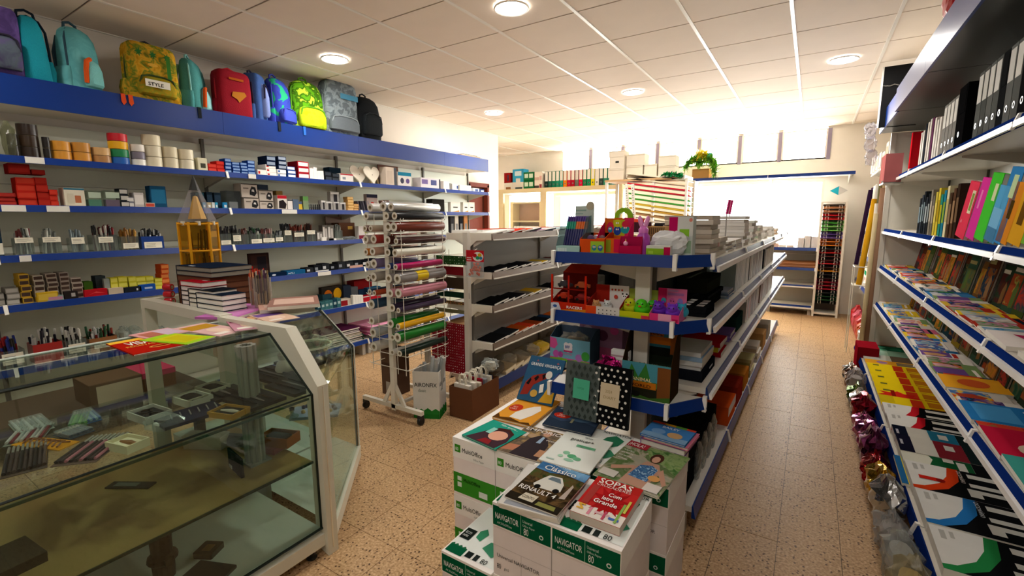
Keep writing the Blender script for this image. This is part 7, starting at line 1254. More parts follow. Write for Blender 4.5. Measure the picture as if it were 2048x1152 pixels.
# --- second and third book levels: picture books standing at the back, shingled magazines in front
dim_pal = ['2a3626', '4a2818', '1f363c', '5f3f1e', '36421f', '7a6420', '262f22', '44211f', '202a38', '5a4e2a', '2e4230', '74291f', '2a4c36', '6e4a28', '843a1f', '22281f']  # low light at the back of the shelves is put into these dark covers
r2 = random.Random(11)
def pic(n=4, bright=False):
    q = ['e2dccf', 'c9402c', '2a78b0', 'e0b82a', '3a8a4a', 'd88ab0', '6a4a8a', 'd8763a', 'efe8da', '1d2530', '8ab0c0'] if bright else dim_pal+['b06a24', '8a8a3a', '9a2f22']
    return PH(*[r2.choice(q) for _ in range(n)], scale=r2.choice((9, 14, 20)), rough=.6)
pics = [pic() for _ in range(14)]; brights = [pic(4, True) for _ in range(16)]
def cover_art(bright=False):
    c = r2.choice(['d9d4ca', 'e0dcd2', 'd8b82a', '7a2a52', 'c9c4b8', 'a83426', '2a6290', 'd8d0b8', '76905a', 'e2ded6', '3a7ab0', 'c8a83a', 'c8627e', '44525f']) if bright else r2.choice(dim_pal)
    pa = [R(r2.uniform(0, .1), r2.uniform(0, .15), r2.uniform(.85, 1), r2.uniform(.6, .85), r2.choice(brights if bright else pics))]
    if r2.random() < .6: y_ = r2.uniform(.66, .86); pa.append(R(.06, y_, r2.uniform(.6, .94), y_+r2.uniform(.05, .11), r2.choice(['efeae0', 'e6c23a', 'b8342a', '1d2530', 'e9e4da'] if bright else ['b8ac94', '8a7a4a', '6a2a20', '2a3a3a'])))
    if r2.random() < .45: x_ = r2.uniform(.1, .6); pa.append(P([(x_, .08), (x_+.3, .12), (x_+.26, .5), (x_+.1, .62), (x_-.05, .4)], r2.choice(['c89a70', '8aa8c0', 'd0a0a8', '5a7a5a', 'a8402a'] if bright else ['6a4a2a', '4a5a2a', '7a5a3a'])))
    return c, pa
for S, Xb, y0, n in ((2, .84, 5.6, 22), (3, .86, 5.65, 20)):
    y = y0
    for k in range(n):
        w = r2.uniform(.13, .19); h = r2.uniform(.21, .275); c, pa = cover_art()
        M = Mx.Translation((Xb+r2.uniform(-.01, .02), y, RZ[S]-.0035)) @ Mx.Rotation(RNG, 4, 'Z') @ Mx.Rotation(rad(80), 4, 'X') @ Mx.Translation((-w/2, .004, 0)); y -= w+.01
        book('picture_book', 'book facing out at the back of the %s book level, %s from the tubes' % (['', '', 'upper', 'lower'][S], nth(k)), 'book', M, w, h, .012, c, pa, (), 'd9d0c0', True, 'books facing out on the %s level' % ['', '', 'upper', 'lower'][S])
def shingle(S, X, y, w, h, th, tilt, label, col, pa=(), tx=(), hard=False, name='book', cat='book', pages='e6e0d4', rot=0, grp=None):
    """lying cover up with its head to the wall, one edge raised on its neighbour nearer the tubes"""
    M = Mx.Translation((X, y, RZ[S]-.003)) @ Mx.Rotation(RNG+rot, 4, 'Z') @ Mx.Rotation(tilt, 4, 'Y') @ Mx.Translation((-w, 0, 0)); return book(name, label, cat, M, w, h, th, col, pa, tx, pages, hard, grp)
for S, X, ys, n, st in ((2, .622, 5.75, 27, .13), (3, .622, 5.75, 27, .135)):
    for k in range(n):
        c, pa = cover_art(True); y = ys-st*k
        shingle(S, X, y, r2.uniform(.18, .22), .205, .005+.003*(k % 3), .04+.02*r2.random(), 'magazine lying at the front of the %s book level, %s from the tubes' % (['', '', 'upper', 'lower'][S], nth(k)), c, pa, (), name='magazine', cat='magazine', rot=r2.uniform(-.05, .05), grp='magazines on the %s level' % ['', '', 'upper', 'lower'][S])
# --- lowest level, from the tubes to the camera
XL = .496; CURVE = lambda c: [R(0, 0, 1, 1, '17181a'), P([(0, .0), (.9, 0), (.86, .1), (.66, .24), (.35, .33), (0, .37)], 'e4e4e0'), P([(0, .37), (.35, .33), (.66, .24), (.86, .1), (.9, 0), (1, 0), (1, .12), (.8, .3), (.45, .42), (0, .46)], c), R(.08, .06, .30, .10, 'b9b9b4'), R(.08, .13, .24, .16, 'b9b9b4'), P([(.10, .52), (.24, .52), (.24, .8), (.36, .8), (.36, .9), (.10, .9)], 'dcdcd6'), R(.44, .5, .56, .88, 'dcdcd6'), P([(.64, .46), (.9, .46), (.9, .56), (.76, .56), (.76, .86), (.64, .86)], 'dcdcd6')]
YW = [R(0, .0, 1, 1, 'e0c418'), R(.05, .42, .95, .58, 'c83a1c'), R(.08, .64, .45, .94, 'b8741c'), R(.52, .64, .92, .94, 'b06a1c'), R(.1, .1, .22, .2, '6a6a2a')]
low = [(5.72, .25, .38, 'd8c8b4', [R(.1, .3, .9, .8, '8a5a4a')], 'tan book farthest along the lowest level'), (5.55, .25, .40, '1f5a44', [E(.25, .4, .12, .12, '4a9a78'), E(.6, .4, .14, .13, '5aa888'), E(.45, .7, .2, .12, '2a7a5a')], 'green book with round heads on the lowest level'), (5.35, .25, .40, '8ab49c', [R(.1, .2, .9, .5, 'a8ccb8')], 'mint book on the lowest level'), (5.15, .24, .40, 'c9ccc4', [R(0, .5, 1, 1, '6a5a4a')], 'pale grey book on the lowest level'),
       (4.95, .24, .40, 'd89a2a', [E(.25, .3, .12, .1, '8a6a9a'), E(.55, .3, .12, .1, '6a7a9a'), E(.8, .3, .1, .1, '5a8a4a'), R(.1, .55, .9, .95, '7a6a50')], 'orange book with small pictures on the lowest level')]
for y, w, h, c, pa, nm in low: shingle(4, XL, y, w, h, .014, .05, nm, c, pa)
for k, y in enumerate((4.76, 4.58, 4.40, 4.22)): shingle(4, XL, y, .25, .41, .02, .07, 'yellow study book with red band, %s of the four from the tubes' % nth(k), 'e0c418', YW)
shingle(4, XL, 4.06, .25, .41, .02, .06, 'yellow study book with a large red blot', 'e0c418', YW+[Star(.5, .3, .34, .2, 7, 'c8281c'), R(.12, .2, .6, .26, '8a1a14')])
shingle(4, XL, 3.88, .25, .41, .02, .06, 'yellow study book nearest to the dictionaries', 'e0c418', YW+[R(0, 0, .5, .2, 'c8b01a')])
for k, (y, c) in enumerate(((3.66, 'c8202c'), (3.46, 'c01c28'))): shingle(4, XL, y, .26, .42, .03, .07, 'red and black dictionary with white foot, %s from the yellow books' % nth(k), 'e4e4e0', CURVE(c), name='dictionary')
for k, (y, c, d) in enumerate(((3.28, '151a2a', '2a7a9a'), (3.13, '1a1a2c', '8a2a34'))): shingle(4, XL, y, .2, .40, .05, .05, 'navy spined %s dictionary lying between the red and yellow ones' % ['teal', 'maroon'][k], 'd8d6cc', [R(0, 0, 1, .16, c), R(0, .16, 1, .4, 'c9c6bc'), R(0, .4, 1, .7, d), R(0, .7, 1, 1, '1d2a2a'), R(.2, .5, .5, .6, 'dcdcd6'), R(.3, .03, .6, .06, 'b9b9c4')], name='dictionary', hard=True)
shingle(4, XL, 2.98, .22, .42, .04, .05, 'dark green and white dictionary', 'd8d8c8', [R(0, .22, 1, .66, '1c5a34'), P([(0, .22), (.5, .3), (1, .22), (1, 0), (0, 0)], 'dcdccc'), R(.15, .4, .5, .5, 'e0e0d8'), R(.4, .52, .8, .6, 'e0e0d8'), R(0, .66, 1, 1, '17181a')], name='dictionary')
shingle(4, XL-.03, 2.80, .30, .44, .014, .04, 'yellow backed flat book under the big orange dictionary', 'e0cc20', [R(0, .0, 1, .06, '2a6aa0'), R(.06, .3, .94, .96, '3a74a8'), R(.1, .1, .3, .16, '3a5a7a')])
shingle(4, XL, 2.72, .28, .44, .045, .03, 'big orange, white and black dictionary', 'e6e6e2', CURVE('d8421c')+[R(.5, .08, .62, .26, 'c8281c'), E(.56, .26, .06, .04, '8a1a14')], [('DICIONÁRIO', .06, .44, .05, 'f4e8e0', .4)], name='dictionary')
shingle(4, XL, 2.42, .28, .44, .045, .03, 'big blue, white and black dictionary, nearest one', 'e6e6e2', CURVE('2a78c0'), [('DICIONÁRIO', .06, .44, .05, 'e6eef4', .4)], name='dictionary')
shingle(4, XL, 2.12, .28, .44, .04, .03, 'green, white and black dictionary at the edge of view', 'e6e6e2', CURVE('2a8a4a'), name='dictionary')
# covers facing up on the two middle levels near the camera
for k, (S, y, w, h, c, pa, nm) in enumerate([(3, 3.0, .2, .30, 'e0a02a', [E(.5, .4, .3, .2, 'c8582a')], 'orange activity book'), (3, 2.55, .22, .32, '2a78b8', [R(.1, .1, .9, .5, '4a98d0'), R(.2, .6, .6, .8, 'd0d8e0')], 'blue activity book'), (3, 2.2, .26, .36, 'b81c3a', [P([(.3, .3), (.9, .2), (1, .7), (.5, .9)], 'd02a2a'), E(.7, .3, .2, .12, 'd9c8b0')], 'crimson story book'), (3, 1.95, .24, .34, '3f9a90', [R(.1, .2, .6, .8, '58b0a4'), R(.5, .4, .9, .6, 'd07a5a')], 'turquoise story book'), (2, 2.3, .24, .32, 'dfd8d4', [P([(.2, .2), (.8, .3), (.7, .8), (.3, .7)], 'b0305a'), R(.1, .85, .9, .95, 'c86a8a')], 'white book with raspberry ribbon'), (2, 1.95, .24, .32, 'd9d4ce', [R(.1, .1, .9, .5, '8a3a5a')], 'white and plum book')]):
    shingle(S, .615, y, w, h, .018, .05, nm+' lying near the camera on the %s book level' % ['', '', 'upper', 'lower'][S], c, pa)
# --- red film packs on the canopy
for k in range(3): crumple('red_pack', 'shiny red film pack standing on the canopy, %s from the camera' % nth(k), 'pack', (.478, 2.72+.30*k, 2.4255), .2, .16, .33-.05*k, K(['c01018', 'd01820', 'b8141a'][k], 'k' if k == 9 else 'g'), 120+k, RNG, None, 3, .1, False)
t = thing('black_board', 'black hanging board with a white edge at the canopy end', 'board', (.44, 5.46, 2.26)); MB().box((0, 0, 0), (.26, .012, .52), K('1b1b1c')).build('board', t); MB().box((-.012, -.004, 0), (0, .016, .52), K('e6e2da', 'm')).build('edge_strip', t); MB().tube([(0, -.006, .36), (.05, -.01, .35), (.08, -.012, .36), (.14, -.008, .34)], .004, K('c9c6c0', 'k'), 6).build('cord', t)
for k in range(3): crumple('film_bag', 'clear film bag hanging at the canopy end, %s' % ['upper', 'middle', 'lower'][k], 'bag', (.40+.015*k, 5.62+.04*k, 2.20-.12*k), .09, .09, .14, K('dcd8dc', 'k'), 130+k, 0, None, 2.4, .25, False)
# --- cardboard tubes and long rolls at the end of the shelving
for k, (x, y, r, h, c, nm) in enumerate([(.575, 5.94, .04, 1.75, '8a6a54', 'tall brown cardboard tube'), (.595, 6.03, .035, 1.85, 'b09a74', 'tall gold brown tube'), (.525, 5.93, .022, 1.5, 'cdbb92', 'slim cream tube'), (.53, 6.02, .018, 1.6, 'ddd6c6', 'thin white tube in front'), (.565, 6.10, .03, 1.9, '6f6a4a', 'dark olive tube'), (.63, 6.10, .03, 1.3, '3a3a26', 'short dark tube behind the others')]):
    roll('paper_tube', nm+' standing at the end of the book shelving', 'tube', (x, y, .001), (x+.01, y, h), r, c, 'p')
for k, (x, y, z0, h, c, nm) in enumerate([(.50, 6.15, .75, .9, 'd09a20', 'long yellow roll tilted beside the tubes'), (.47, 6.3, .95, .8, '2c1a34', 'dark violet roll beside the tubes'), (.52, 6.2, .95, .85, 'e2ded6', 'white bent roll beside the tubes')]):
    roll('paper_roll', nm, 'paper roll', (x-.03, y, z0), (x+.03, y, z0+h), .02 if k else .026, c, 'p')
t = thing('roll_holder', 'white wire holder keeping the long rolls upright', 'holder', (0, 0, 0)); b = MB()
for z0 in (.74, .94): b.tube([(.42, 6.12, z0), (.42, 6.36, z0), (.58, 6.36, z0), (.58, 6.12, z0), (.42, 6.12, z0)], .005, WM, 6)
for y in (6.12, 6.36): b.tube([(.42, y, .0), (.42, y, .94)], .005, WM, 6)
b.add([(.42, 6.12, .74), (.58, 6.12, .74), (.58, 6.36, .74), (.42, 6.36, .74), (.42, 6.12, .736), (.58, 6.12, .736), (.58, 6.36, .736), (.42, 6.36, .736)], [(0, 1, 2, 3), (7, 6, 5, 4), (0, 4, 5, 1), (1, 5, 6, 2), (2, 6, 7, 3), (3, 7, 4, 0)], WM)
b.build('frame', t)
# --- further right-wall bays: goods
FB = .60
def fr(label, y, w, d, h, z, col, fp=(), name='carton', cat='box'): return carton(name, label, cat, (FB+.02, y, z), RNG, w, d, h, col, fp)
zf = [2.046, 1.616, 1.276, .976, .616, .156]
for j, zz0 in enumerate(zf[:4]):
    for k in range(6):
        c = [['e9e4da', 'd9d2c8', 'efeae2', 'c9c4bc', 'e2ddd2', 'dcd6cc'], ['e6e0d6', '3a2a3a', 'd9d4cc', '4a4a50', 'e9e4da', 'c9b89a'], ['dcd6ca', '8ab0a0', 'e6e2d8', 'd0c8ba', '2a3a34', 'e0dace'], ['c9bfae', 'b09a80', 'e0d8ca', '5a3a2a', 'd9cdb8', 'c8a888']][j][k]
        fr('%s item, %s from the tray rack on the %s level past the tubes' % (['pale', 'mixed', 'light', 'tan'][j], nth(k), ['top', 'second', 'third', 'fourth'][j]), 8.0-.3*k, .2, .2, rnd.uniform(.14, .24), zz0, c, [R(.15, .2, .85, .8, ['d9d4cc', 'b9b0a4', 'c9a890'][k % 3])])
fr('white picture box with a green band on the low level past the tubes', 7.38, .3, .25, .22, zf[4], 'e6e0d8', [R(.1, .55, .9, .8, '2a8a5a'), P([(.1, .1), (.5, .3), (.9, .15), (.9, .4), (.5, .45), (.1, .35)], 'c9a8a0')]); fr('brown framed picture box of a pale face shape on the low level', 6.75, .34, .22, .24, zf[4], '6a3422', [E(.5, .5, .34, .38, 'dcb8a8'), E(.6, .3, .06, .08, 'c06a6a'), R(.1, .8, .9, 1, '5a2c1c')]); fr('grey tissue box on the low level near the tubes', 6.3, .22, .2, .1, zf[4], 'b9b4b0', [R(.2, .3, .6, .7, 'd0ccc8')])
fr('grey cushion pack on the bottom level past the tubes', 6.9, .4, .3, .12, zf[5], 'b0a8a8'); fr('black pack on the bottom level past the tubes', 6.5, .34, .3, .13, zf[5], '1f1f22'); 
for k in range(6):
    crumple('gift_pack', '%s film pack on the floor by far bays, %s from the tray rack' % (['red', 'pink', 'crimson', 'red and white', 'orange', 'white'][k], nth(k)), 'pack', (.53, 7.65-.24*k, .001), .2, .14, .30-.03*(k % 3), K(['b81420', 'd05a70', 'a8101c', 'c03a40', 'c8501c', 'c9c4c0'][k], 'g'), 140+k, RNG, None, 3.4, .08, False)
carton('red_carton', 'dark red flat carton on the floor by the foil bags', 'box', (.45, 5.45, .0005), RNG, .3, .16, .26, '8a1420')
# --- foil bags along the foot of the near shelving
foil = [('c0bcb8', 'silver', 'o'), ('8a6a5a', 'bronze', 'o'), ('d8d4d8', 'white film', 'k'), ('6a8a3a', 'green', 'o'), ('c9c9cc', 'silver', 'o'), ('9a1c34', 'red', 'o'), ('a8508a', 'violet pink', 'o'), ('a84a8a', 'magenta', 'o'), ('7a3a6a', 'purple', 'o'), ('b01c2c', 'scarlet', 'o'), ('c8a030', 'gold', 'o'), ('c4c8cc', 'silver', 'o'), ('d0d0d0', 'clear', 'k'), ('ccd0cc', 'clear', 'k'), ('c9c0a0', 'clear with cream bows', 'k')]
for k, (c, nm, kd) in enumerate(foil):
    y = 5.05-.215*k; r_ = .10+.006*k
    crumple('foil_bag', 'crumpled %s bag on the floor under book shelf, %s from tubes' % (nm, nth(k)), 'foil bag', (.335+.002*(k % 3), y, .001), .2, .125, .15+.04*((k*7) % 3)+.012*(k > 10), K(c, kd), 160+k, RNG, 'foil bags under the book shelf', 2.6, .2, k % 3 == 0, None if kd == 'o' else K('c9c4bc' if k < 14 else 'd0b878', 'f'))
# ================================================================ far end: tray rack, glazed cabinet, paper rack, archive boxes
t = thing('tray_rack', 'tall white rack of stacked coloured letter trays beside the far window', 'rack', (0, 0, 0)); YR0, YR1 = 8.2, 8.5; xa, xb = .105, .40
for x in (xa, xb):
    for y in (YR0, YR1): MB().box((x-.014, y-.014, 0), (x+.014, y+.014, 1.69), K('ece6da', 'm')).build('post', t)
MB().box((xa, YR0, .035), (xb, YR1, .06), K('ece6da', 'm')).build('foot_shelf', t); MB().box((xa, YR0, 1.67), (xb, YR1, 1.69), K('ece6da', 'm')).build('top', t); MB().box((xa+.01, YR1-.01, .06), (xb-.01, YR1, 1.66), K('4a4038', 'm')).build('back', t)
TR = ['141614', '1a5a2c', '1a4a28', '22262a', 'b8203a', 'a81c34', '9a1830', '201a1a', '2a2224', 'c88a24', '3a1c1c', 'b01c24', '4a1c1c', '5a1c1e', 'c81c1c', '3a3a34', 'e0821c', 'd87a24', '8a6ab0', '6a4a9a', '7ac85a', '8ad06a', '4aa83a', 'e02a2a', 'c8141c', 'd8a070', 'c89060']
def tray(x0, x1, y0, y1, z, c, label, grp):
    g = thing('letter_tray', label, 'letter tray', ((x0+x1)/2, y0, z), 0, grp); w = x1-x0; d = y1-y0; cm = K(c, 'g')
    b = MB(); b.box((-w/2, 0, 0), (w/2, d, .003), cm); b.box((-w/2, 0, .003), (-w/2+.004, d, .034), cm); b.box((w/2-.004, 0, .003), (w/2, d, .034), cm); b.box((-w/2+.004, d-.004, .003), (w/2-.004, d, .034), cm); b.box((-w/2+.05, 0, .003), (w/2-.05, .003, .012), cm); b.build('tray', g)
    for s in (-1, 1): MB().tube([(s*w*.3-.018, -.002, .004), (s*w*.3-.018, -.004, .04), (s*w*.3+.018, -.004, .04), (s*w*.3+.018, -.002, .004)], .0035, K('d8d0c8', 'g'), 6).build('riser', g)
CNM = {'14': 'black', '1a': 'green', '22': 'charcoal', 'b8': 'crimson', 'a8': 'crimson', '9a': 'wine', '20': 'black', '2a': 'dark brown', 'c8': 'amber', '3a': 'brown', 'b0': 'red', '4a': 'maroon', '5a': 'maroon', 'e0': 'orange', 'd8': 'orange', '8a': 'lilac', '6a': 'violet', '7a': 'light green'}
for k, c in enumerate(TR): tray(xa+.018, xb-.018, YR0-.015, YR1-.02, .20+.0535*k, c, 'desk tray in the tall rack, %s from the bottom' % nth(k), None)
t = thing('wall_sticker', 'teal and white diamond sticker on the far wall', 'sticker', (.30, FARY-.002, 1.86)); MB(Mx.Rotation(pi/2, 4, 'X')).prism([(-.11, 0), (0, -.065), (0, .065)], 0, .003, K('2aa0b4')).build('teal_half', t); MB(Mx.Rotation(pi/2, 4, 'X')).prism([(.002, -.065), (.11, 0), (.002, .065)], 0, .003, K('cfc8c0')).build('white_half', t)
# goods on the shelf unit under the window
for k in range(7):
    t = thing('paper_stack', 'pale paper pile, %s along the window shelf towards the tray rack' % nth(k), 'paper', (-.60+.1*k if k < 4 else -.48+.08*k, 8.22, 1.018), 0, 'paper piles on the window shelf'); hh = [.12, .05, .03, .025, .14, .17, .16][k]; MB().box((0, 0, 0), (.09, .25, hh), K(['b9b0a0', 'd8b8a8', 'e6dfd4', 'd9c8b8', 'dcd8d8', 'd9d6d8', 'd4d2d6'][k])).build('sheets', t); MB().box((.002, .002, hh), (.088, .248, hh+.004), K(['8aa890', 'c89878', 'e9e4da', 'e6ded4', 'e2dee0', 'e2dfe2', 'dcdae0'][k])).build('cover', t)
for k in range(2):
    t = thing('brown_parcel', 'flat brown card parcel on the second window shelf, %s' % ['lower', 'upper'][k], 'parcel', (-.49, 8.215, .7165+.045*k)); MB().box((0, 0, 0), (.58, .3, .043), K('8a5c3c')).build('parcel', t); MB().box((.0, -.001, .02), (.58, 0, .024), K('d0a890')).build('edge_line', t)
# glazed cabinet frame in the alcove
CB = K('d8c49a', 'm'); cb = thing('window_cabinet', 'cream framed glazed display cabinet with a ledge in the far alcove', 'cabinet', (0, 0, 0)); yc = 8.06
for x in (-5.5, -4.50, -2.98): MB().box((x, yc, 0), (x+.13, yc+.06, 1.98), CB).build('post', cb)
MB().box((-5.5, yc-.01, 1.98), (-2.85, yc+.45, 2.06), CB).build('ledge', cb); MB().box((-5.5, yc, .85), (-2.85, yc+.06, .93), CB).build('sill', cb); MB().box((-5.37, yc+.02, .93), (-4.5, yc+.026, 1.98), WGLASS).build('pane', cb); MB().box((-4.37, yc+.02, .93), (-2.98, yc+.026, 1.98), WGLASS).build('pane', cb); MB().box((-5.37, yc+.01, .05), (-2.98, yc+.03, .85), CB).build('lower_panel', cb)
MB().tube([(-4.3, yc+.28, 1.93), (-3.05, yc+.28, 1.93)], .03, K('efe6d8', 'f'), 10).build('rolled_blind', cb)
# inner bookcase with binders behind the glass
ib = thing('inner_bookcase', 'cream bookcase with white files behind the alcove glass', 'bookcase', (0, 0, 0))
for x in (-5.34, -4.64): MB().box((x, 8.28, 0), (x+.07, 8.55, 1.82), CB).build('side', ib)
for z0 in (.5, .98, 1.4, 1.78): MB().box((-5.27, 8.28, z0), (-4.64, 8.55, z0+.03), CB).build('shelf', ib)
MB().box((-5.27, 8.54, .3), (-4.64, 8.55, 1.8), K('b8907a', 'w')).build('back', ib)
for k in range(8): binder('white file with a red foot in the alcove bookcase, %s from its open end' % nth(k), (-5.22+.073*k, 8.29, 1.0105), 0, .066, .22, .31, 'e6dcd4', 'efe8e0', ['d8b0a0', 'efe8e0', 'c05a5a', 'e8d0c0', 'b8405a', 'efe8e0', 'a83a6a', 'e6d8cc'][k], group='white files in the alcove', lz=(.05, .25))
# lever-arch files along the ledge
bcol = [('e9e4dc', '1f3a34'), ('e6e0d8', '2a6a54'), ('e9e4dc', '1f7a5a'), ('e6e2da', '2a8a6a'), ('e9e4dc', '2a9a84'), ('e6e0d8', 'e0801c'), ('e9e4dc', 'c01c3a'), ('e6e2da', 'a8182c'), ('d9d4cc', '6a6a60'), ('e9e4dc', 'c8143a'), ('e6e2da', '2a7a4a'), ('e9e4dc', '1f8a5c'), ('e6e2da', 'e0d01c'), ('e9e4dc', 'e2ded6'), ('e6e2da', '3a4a44'), ('e9e4dc', '3a8a6a'), ('e6e2da', '2a7a6a'), ('e9e4dc', '2a9ab0'), ('d9d4cc', 'b9b4ac')]
for k, (lb, sp) in enumerate(bcol): binder('white lever arch file with %s foot on the cabinet ledge, %s from the green boxes' % ('coloured' if k != 13 else 'plain', nth(k)), (-4.44+.081*k, yc+.14, 2.0605), 0, .074, .27, .315, '23282a', sp, lb, group='lever arch files on the ledge', lz=(.42, .98))
for k in range(2): carton('green_box', 'green archive box with white labels on the ledge, %s' % ['lower', 'upper'][k], 'box', (-4.82, yc+.1, 2.0605+.165*k), 0, .24, .28, .16, '1f6a3a', [R(.1, .3, .45, .8, 'cfe0cc'), R(.55, .3, .9, .8, 'cfe0cc')])
carton('blue_crate', 'sky blue crate with a label on the ledge, beside the green boxes', 'box', (-5.08, yc+.12, 2.20), 0, .26, .2, .26, '3a9ac0', [R(.2, .5, .8, .85, 'c9dce2'), R(.3, 0, .7, .3, 'd9d4cc')]); carton('white_carton', 'pale carton under the sky blue crate', 'box', (-5.08, yc+.1, 2.0605), 0, .28, .24, .139, 'dcd6cc', [R(.3, 0, .9, .3, '3a4a4a')])
carton('red_box', 'dark red box on the ledge by the alcove corner', 'box', (-5.34, yc+.12, 2.20), 0, .16, .16, .2, '8a1c1c', [R(.5, .2, .7, .8, '3a3a4a')]); carton('brown_box', 'small brown and white box under the dark red one', 'box', (-5.32, yc+.12, 2.0605), 0, .2, .16, .139, 'e2dcd0', [R(.2, 0, .8, .4, '9a6a44')])
for k in range(2): carton('paper_pack', 'white pack on the ledge between green boxes and files, %s' % ['lower', 'upper'][k], 'box', (-4.60, yc+.1, 2.0605+.16*k), 0, .17, .25, .158, 'e6dccf', [R(.0, .0, .6, .35, '4a4440' if k == 0 else 'c9a89a'), R(.65, .0, .95, .5, '9a3a44' if k == 0 else 'd8a8a0')])
# paper sheet rack
pr = thing('sheet_rack', 'wooden topped rack of large coloured card sheets near the far window', 'rack', (0, 0, 0)); RX0, RX1, RY0, RY1 = -2.02, -1.30, 6.0, 6.55
MB().box((-2.36, RY0-.02, 1.94), (-1.36, RY1-.1, 1.965), K('c9a070', 'w')).build('top', pr); MB().box((-1.37, RY0-.03, 1.925), (-1.34, RY1-.1, 1.985), WM).build('end_lip', pr)
for x in (-2.34, RX0+.3, RX1-.02): MB().box((x-.016, RY0-.01, 0), (x+.016, RY0+.02, 1.94), WM).build('post', pr)
for x in (-2.34, RX1-.02): MB().box((x-.016, RY1-.15, 0), (x+.016, RY1-.12, 1.94), WM).build('post', pr)
SHC = ['e6dcc4', 'ead9b8', 'c02034', 'b01c2c', '3a8a3a', '4a9a3a', 'd8b83a', 'c89a3a', 'b08a5a', 'e6dcc8', 'a88456', 'dccfb4', 'e9e0cc', 'd9c8a0', 'e2d8c0', 'c9b088']
for k in range(16):
    z0 = 1.70-.062*k; s = MB(Mx.Translation((0, 0, z0)) @ Mx.Rotation(rad(9), 4, 'Y')).box((RX0-.1, RY0, 0), (RX1-.03, RY1-.16, .004), K('d9cdb4', 'm')).build('tray', pr)
    g = thing('card_sheet', '%s card sheets in the wooden topped rack, %s tray from the top' % (['cream', 'buff', 'red', 'red', 'green', 'green', 'yellow', 'gold', 'kraft', 'ivory', 'tan', 'stone', 'ivory', 'sand', 'pale', 'fawn'][k], nth(k)), 'card', None or (0, 0, z0), 0); g.rotation_euler = (0, rad(9), 0)
    MB().box((RX0-.06, RY0-.02, .0045), (RX1-.05, RY1-.2, .022), K(SHC[k])).build('sheets', g)
for k in range(5):
    t = thing('white_tray', 'white wire tray end sticking out of the sheet rack, %s from the top' % nth(k), 'tray', (RX1-.02, RY0, 1.62-.08*k), 0, 'white tray ends'); MB().box((0, 0, 0), (.13, .3, .006), WM).build('plate', t); MB().box((.12, 0, .006), (.13, .3, .02), WM).build('lip', t)
for k, (x, a) in enumerate(((-1.97, .10), (-1.90, .08))):
    t = thing('perforated_upright', 'white perforated steel upright leaning on the sheet rack, %s' % ['outer', 'inner'][k], 'upright', (x, RY0-.13, 1.2942)); t.rotation_euler = (0, -a, 0); MB().box((-.018, 0, 0), (.018, .02, .60), WM).build('bar', t); b = MB(); [b.box((-.006, -.001, .03+.03*q), (.006, .0, .045+.03*q), K('8a857a')) for q in range(18)]; b.build('slots', t)
for k, (p, w, h, c, nm) in enumerate((((-1.88, 5.80, 1.295), .2, .16, 'c8402c', 'red carton behind the spiral notebooks'), ((-1.80, 5.69, 1.295), .26, .12, '3a1c24', 'dark maroon carton behind the notebooks'), ((-1.50, 5.70, 1.295), .2, .11, '1f1c20', 'black carton behind the notebooks'))): 
    if k == 0: t = thing('side_table', 'plain table under the sheet samples beside the rack', 'table', (-1.66, 5.8, 0)); MB().box((-.35, -.12, 1.27), (.35, .12, 1.294), WM).build('top', t); [MB().box((x-.012, y-.012, 0), (x+.012, y+.012, 1.27), WM).build('leg', t) for x in (-.33, .33) for y in (-.1, .1)]
    carton('carton', nm, 'box', p, 0, w, .12, h, c)
t = thing('black_tray', 'flat black frame lying on the wooden rack top', 'frame', (-1.75, 6.05, 1.9665)); MB().box((-.3, 0, 0), (.28, .3, .012), K('2a2a2c')).build('frame', t); MB().box((-.28, .02, .012), (.26, .28, .018), K('45454a')).build('panel', t)
# archive boxes piled on the rack top
for k, (x, z0, w, h, nm) in enumerate([(-2.24, 1.966, .2, .15, 'lowest box of the tall archive pile'), (-2.24, 2.117, .2, .15, 'middle box of tall archive pile with black mark'), (-2.245, 2.268, .21, .08, 'lid box on top of the tall archive pile'), (-2.01, 1.985, .22, .16, 'lower box of the second archive pile'), (-2.0, 2.146, .24, .15, 'upper box of the second archive pile'), (-1.80, 1.985, .16, .17, 'single box between the archive piles'), (-1.60, 1.985, .2, .13, 'lower box of archive pile next to green garland'), (-1.595, 2.116, .21, .13, 'upper box of archive pile next to green garland')]):
    t = carton('archive_box', 'white %s on the rack top' % nm, 'box', (x, 6.12 if k > 2 else 6.08, z0), 0, w, .2 if k not in (3, 5, 6) else .22, h-.002, 'e6dac6', [R(.42, .5, .66, .66, '1f1c1a')] if 'black mark' in nm else [R(.0, .86, 1, .9, 'b9a88c')])
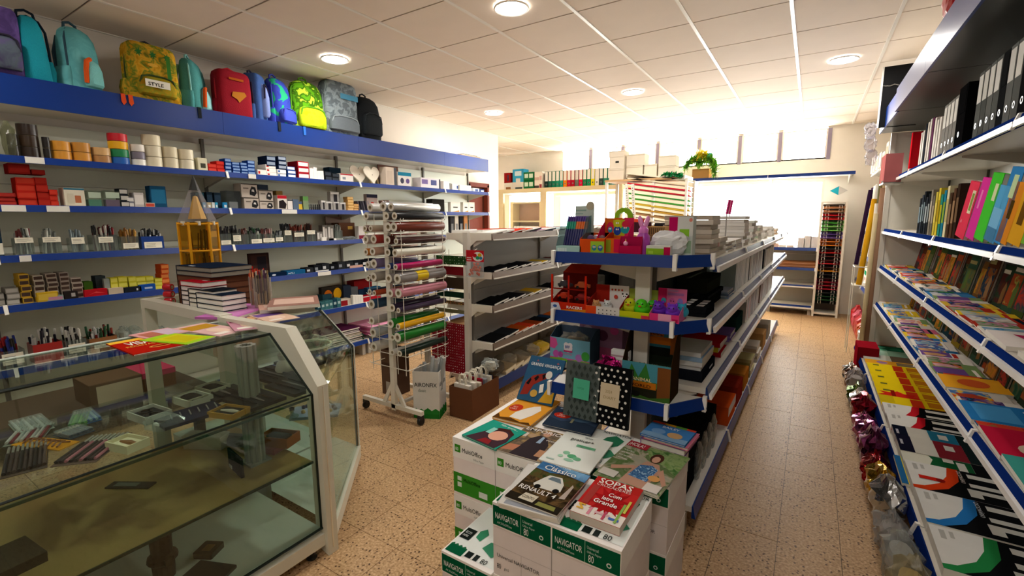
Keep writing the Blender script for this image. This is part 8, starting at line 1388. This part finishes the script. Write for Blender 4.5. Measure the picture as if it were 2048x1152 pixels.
# cardboard box with garland on the wall ledge
p = at(1366, 353, y=8.25); pbx = carton('garland_box', 'brown cardboard box of party garlands on the blue ledge', 'box', (-1.60, 8.24, 2.0905), 0, .26, .26, .17, 'b08450', [R(.0, .9, 1, .94, '8a6438')])
def tinsel(name, label, pts, r, cols, seed, n=260):
    r_ = random.Random(seed); t = thing(name, label, 'garland'); b = MB(); b.tube(pts, .006, K(cols[0], 'g'), 6); b.build('core', t); b = MB(); P_ = [V(p) for p in pts]
    for i in range(n):
        q = r_.random()*(len(P_)-1.001); j = int(q); c = P_[j].lerp(P_[j+1], q-j); d = V((r_.gauss(0, 1), r_.gauss(0, 1), r_.gauss(0, 1))).normalized(); e = d.cross(V((.3, .2, 1))).normalized()*.012; L = r*r_.uniform(.6, 1.1)
        b.add([c-e, c+e, c+d*L+e*.3, c+d*L-e*.3], [(0, 1, 2, 3)], K(r_.choice(cols), 'g'))
    o = b.build('fringe', t); o['kind'] = 'stuff'; return t
tinsel('green_garland', 'bright green leafy garland spilling over the brown box', [(-1.84, 8.2, 2.28), (-1.80, 8.18, 2.36), (-1.70, 8.18, 2.42), (-1.62, 8.2, 2.34), (-1.50, 8.18, 2.40), (-1.42, 8.16, 2.38), (-1.38, 8.15, 2.28), (-1.36, 8.15, 2.16)], .11, ['6ab82a', '4a9a24', '8ac83a', '3a7a1c'], 3, 900)
tinsel('yellow_garland', 'yellow tissue bow on top of the garland box', [(-1.70, 8.22, 2.42), (-1.60, 8.2, 2.48), (-1.52, 8.22, 2.46)], .12, ['e0d01c', 'f0e040', 'd8b81c'], 4, 320)
crumple('teal_ball', 'small teal tissue ball on the garland', 'ornament', (-1.46, 8.14, 2.40), .09, .08, .09, K('2a9aa8', 'f'), 77, 0, None, 2, .2, False)
tinsel('green_tinsel', 'emerald tinsel lying at the end of the rack top', [(-1.62, 5.98, 1.99), (-1.52, 5.96, 2.0), (-1.42, 5.98, 1.985), (-1.36, 5.95, 1.97)], .045, ['1f9a54', '2ab868', '17784a'], 6, 200)
# ================================================================ lettering becomes mesh
bpy.context.view_layer.update(); dg = bpy.context.evaluated_depsgraph_get()
_tm = {}
for o in [o for o in sc.objects if o.type == 'FONT']:
    key = (o.data.body, round(o.data.size, 5), round(o.data.offset, 6), o.data.materials[0].name)
    if key not in _tm:
        me = bpy.data.meshes.new_from_object(o.evaluated_get(dg)); me.materials.clear(); me.materials.append(o.data.materials[0]); _tm[key] = me
    n = bpy.data.objects.new('lettering', _tm[key]); COL.objects.link(n); n.parent = o.parent; n.matrix_local = o.matrix_local.copy()
    bpy.data.objects.remove(o)
for o in sc.objects:
    if o.name.startswith('lettering') and o.type == 'MESH': pass
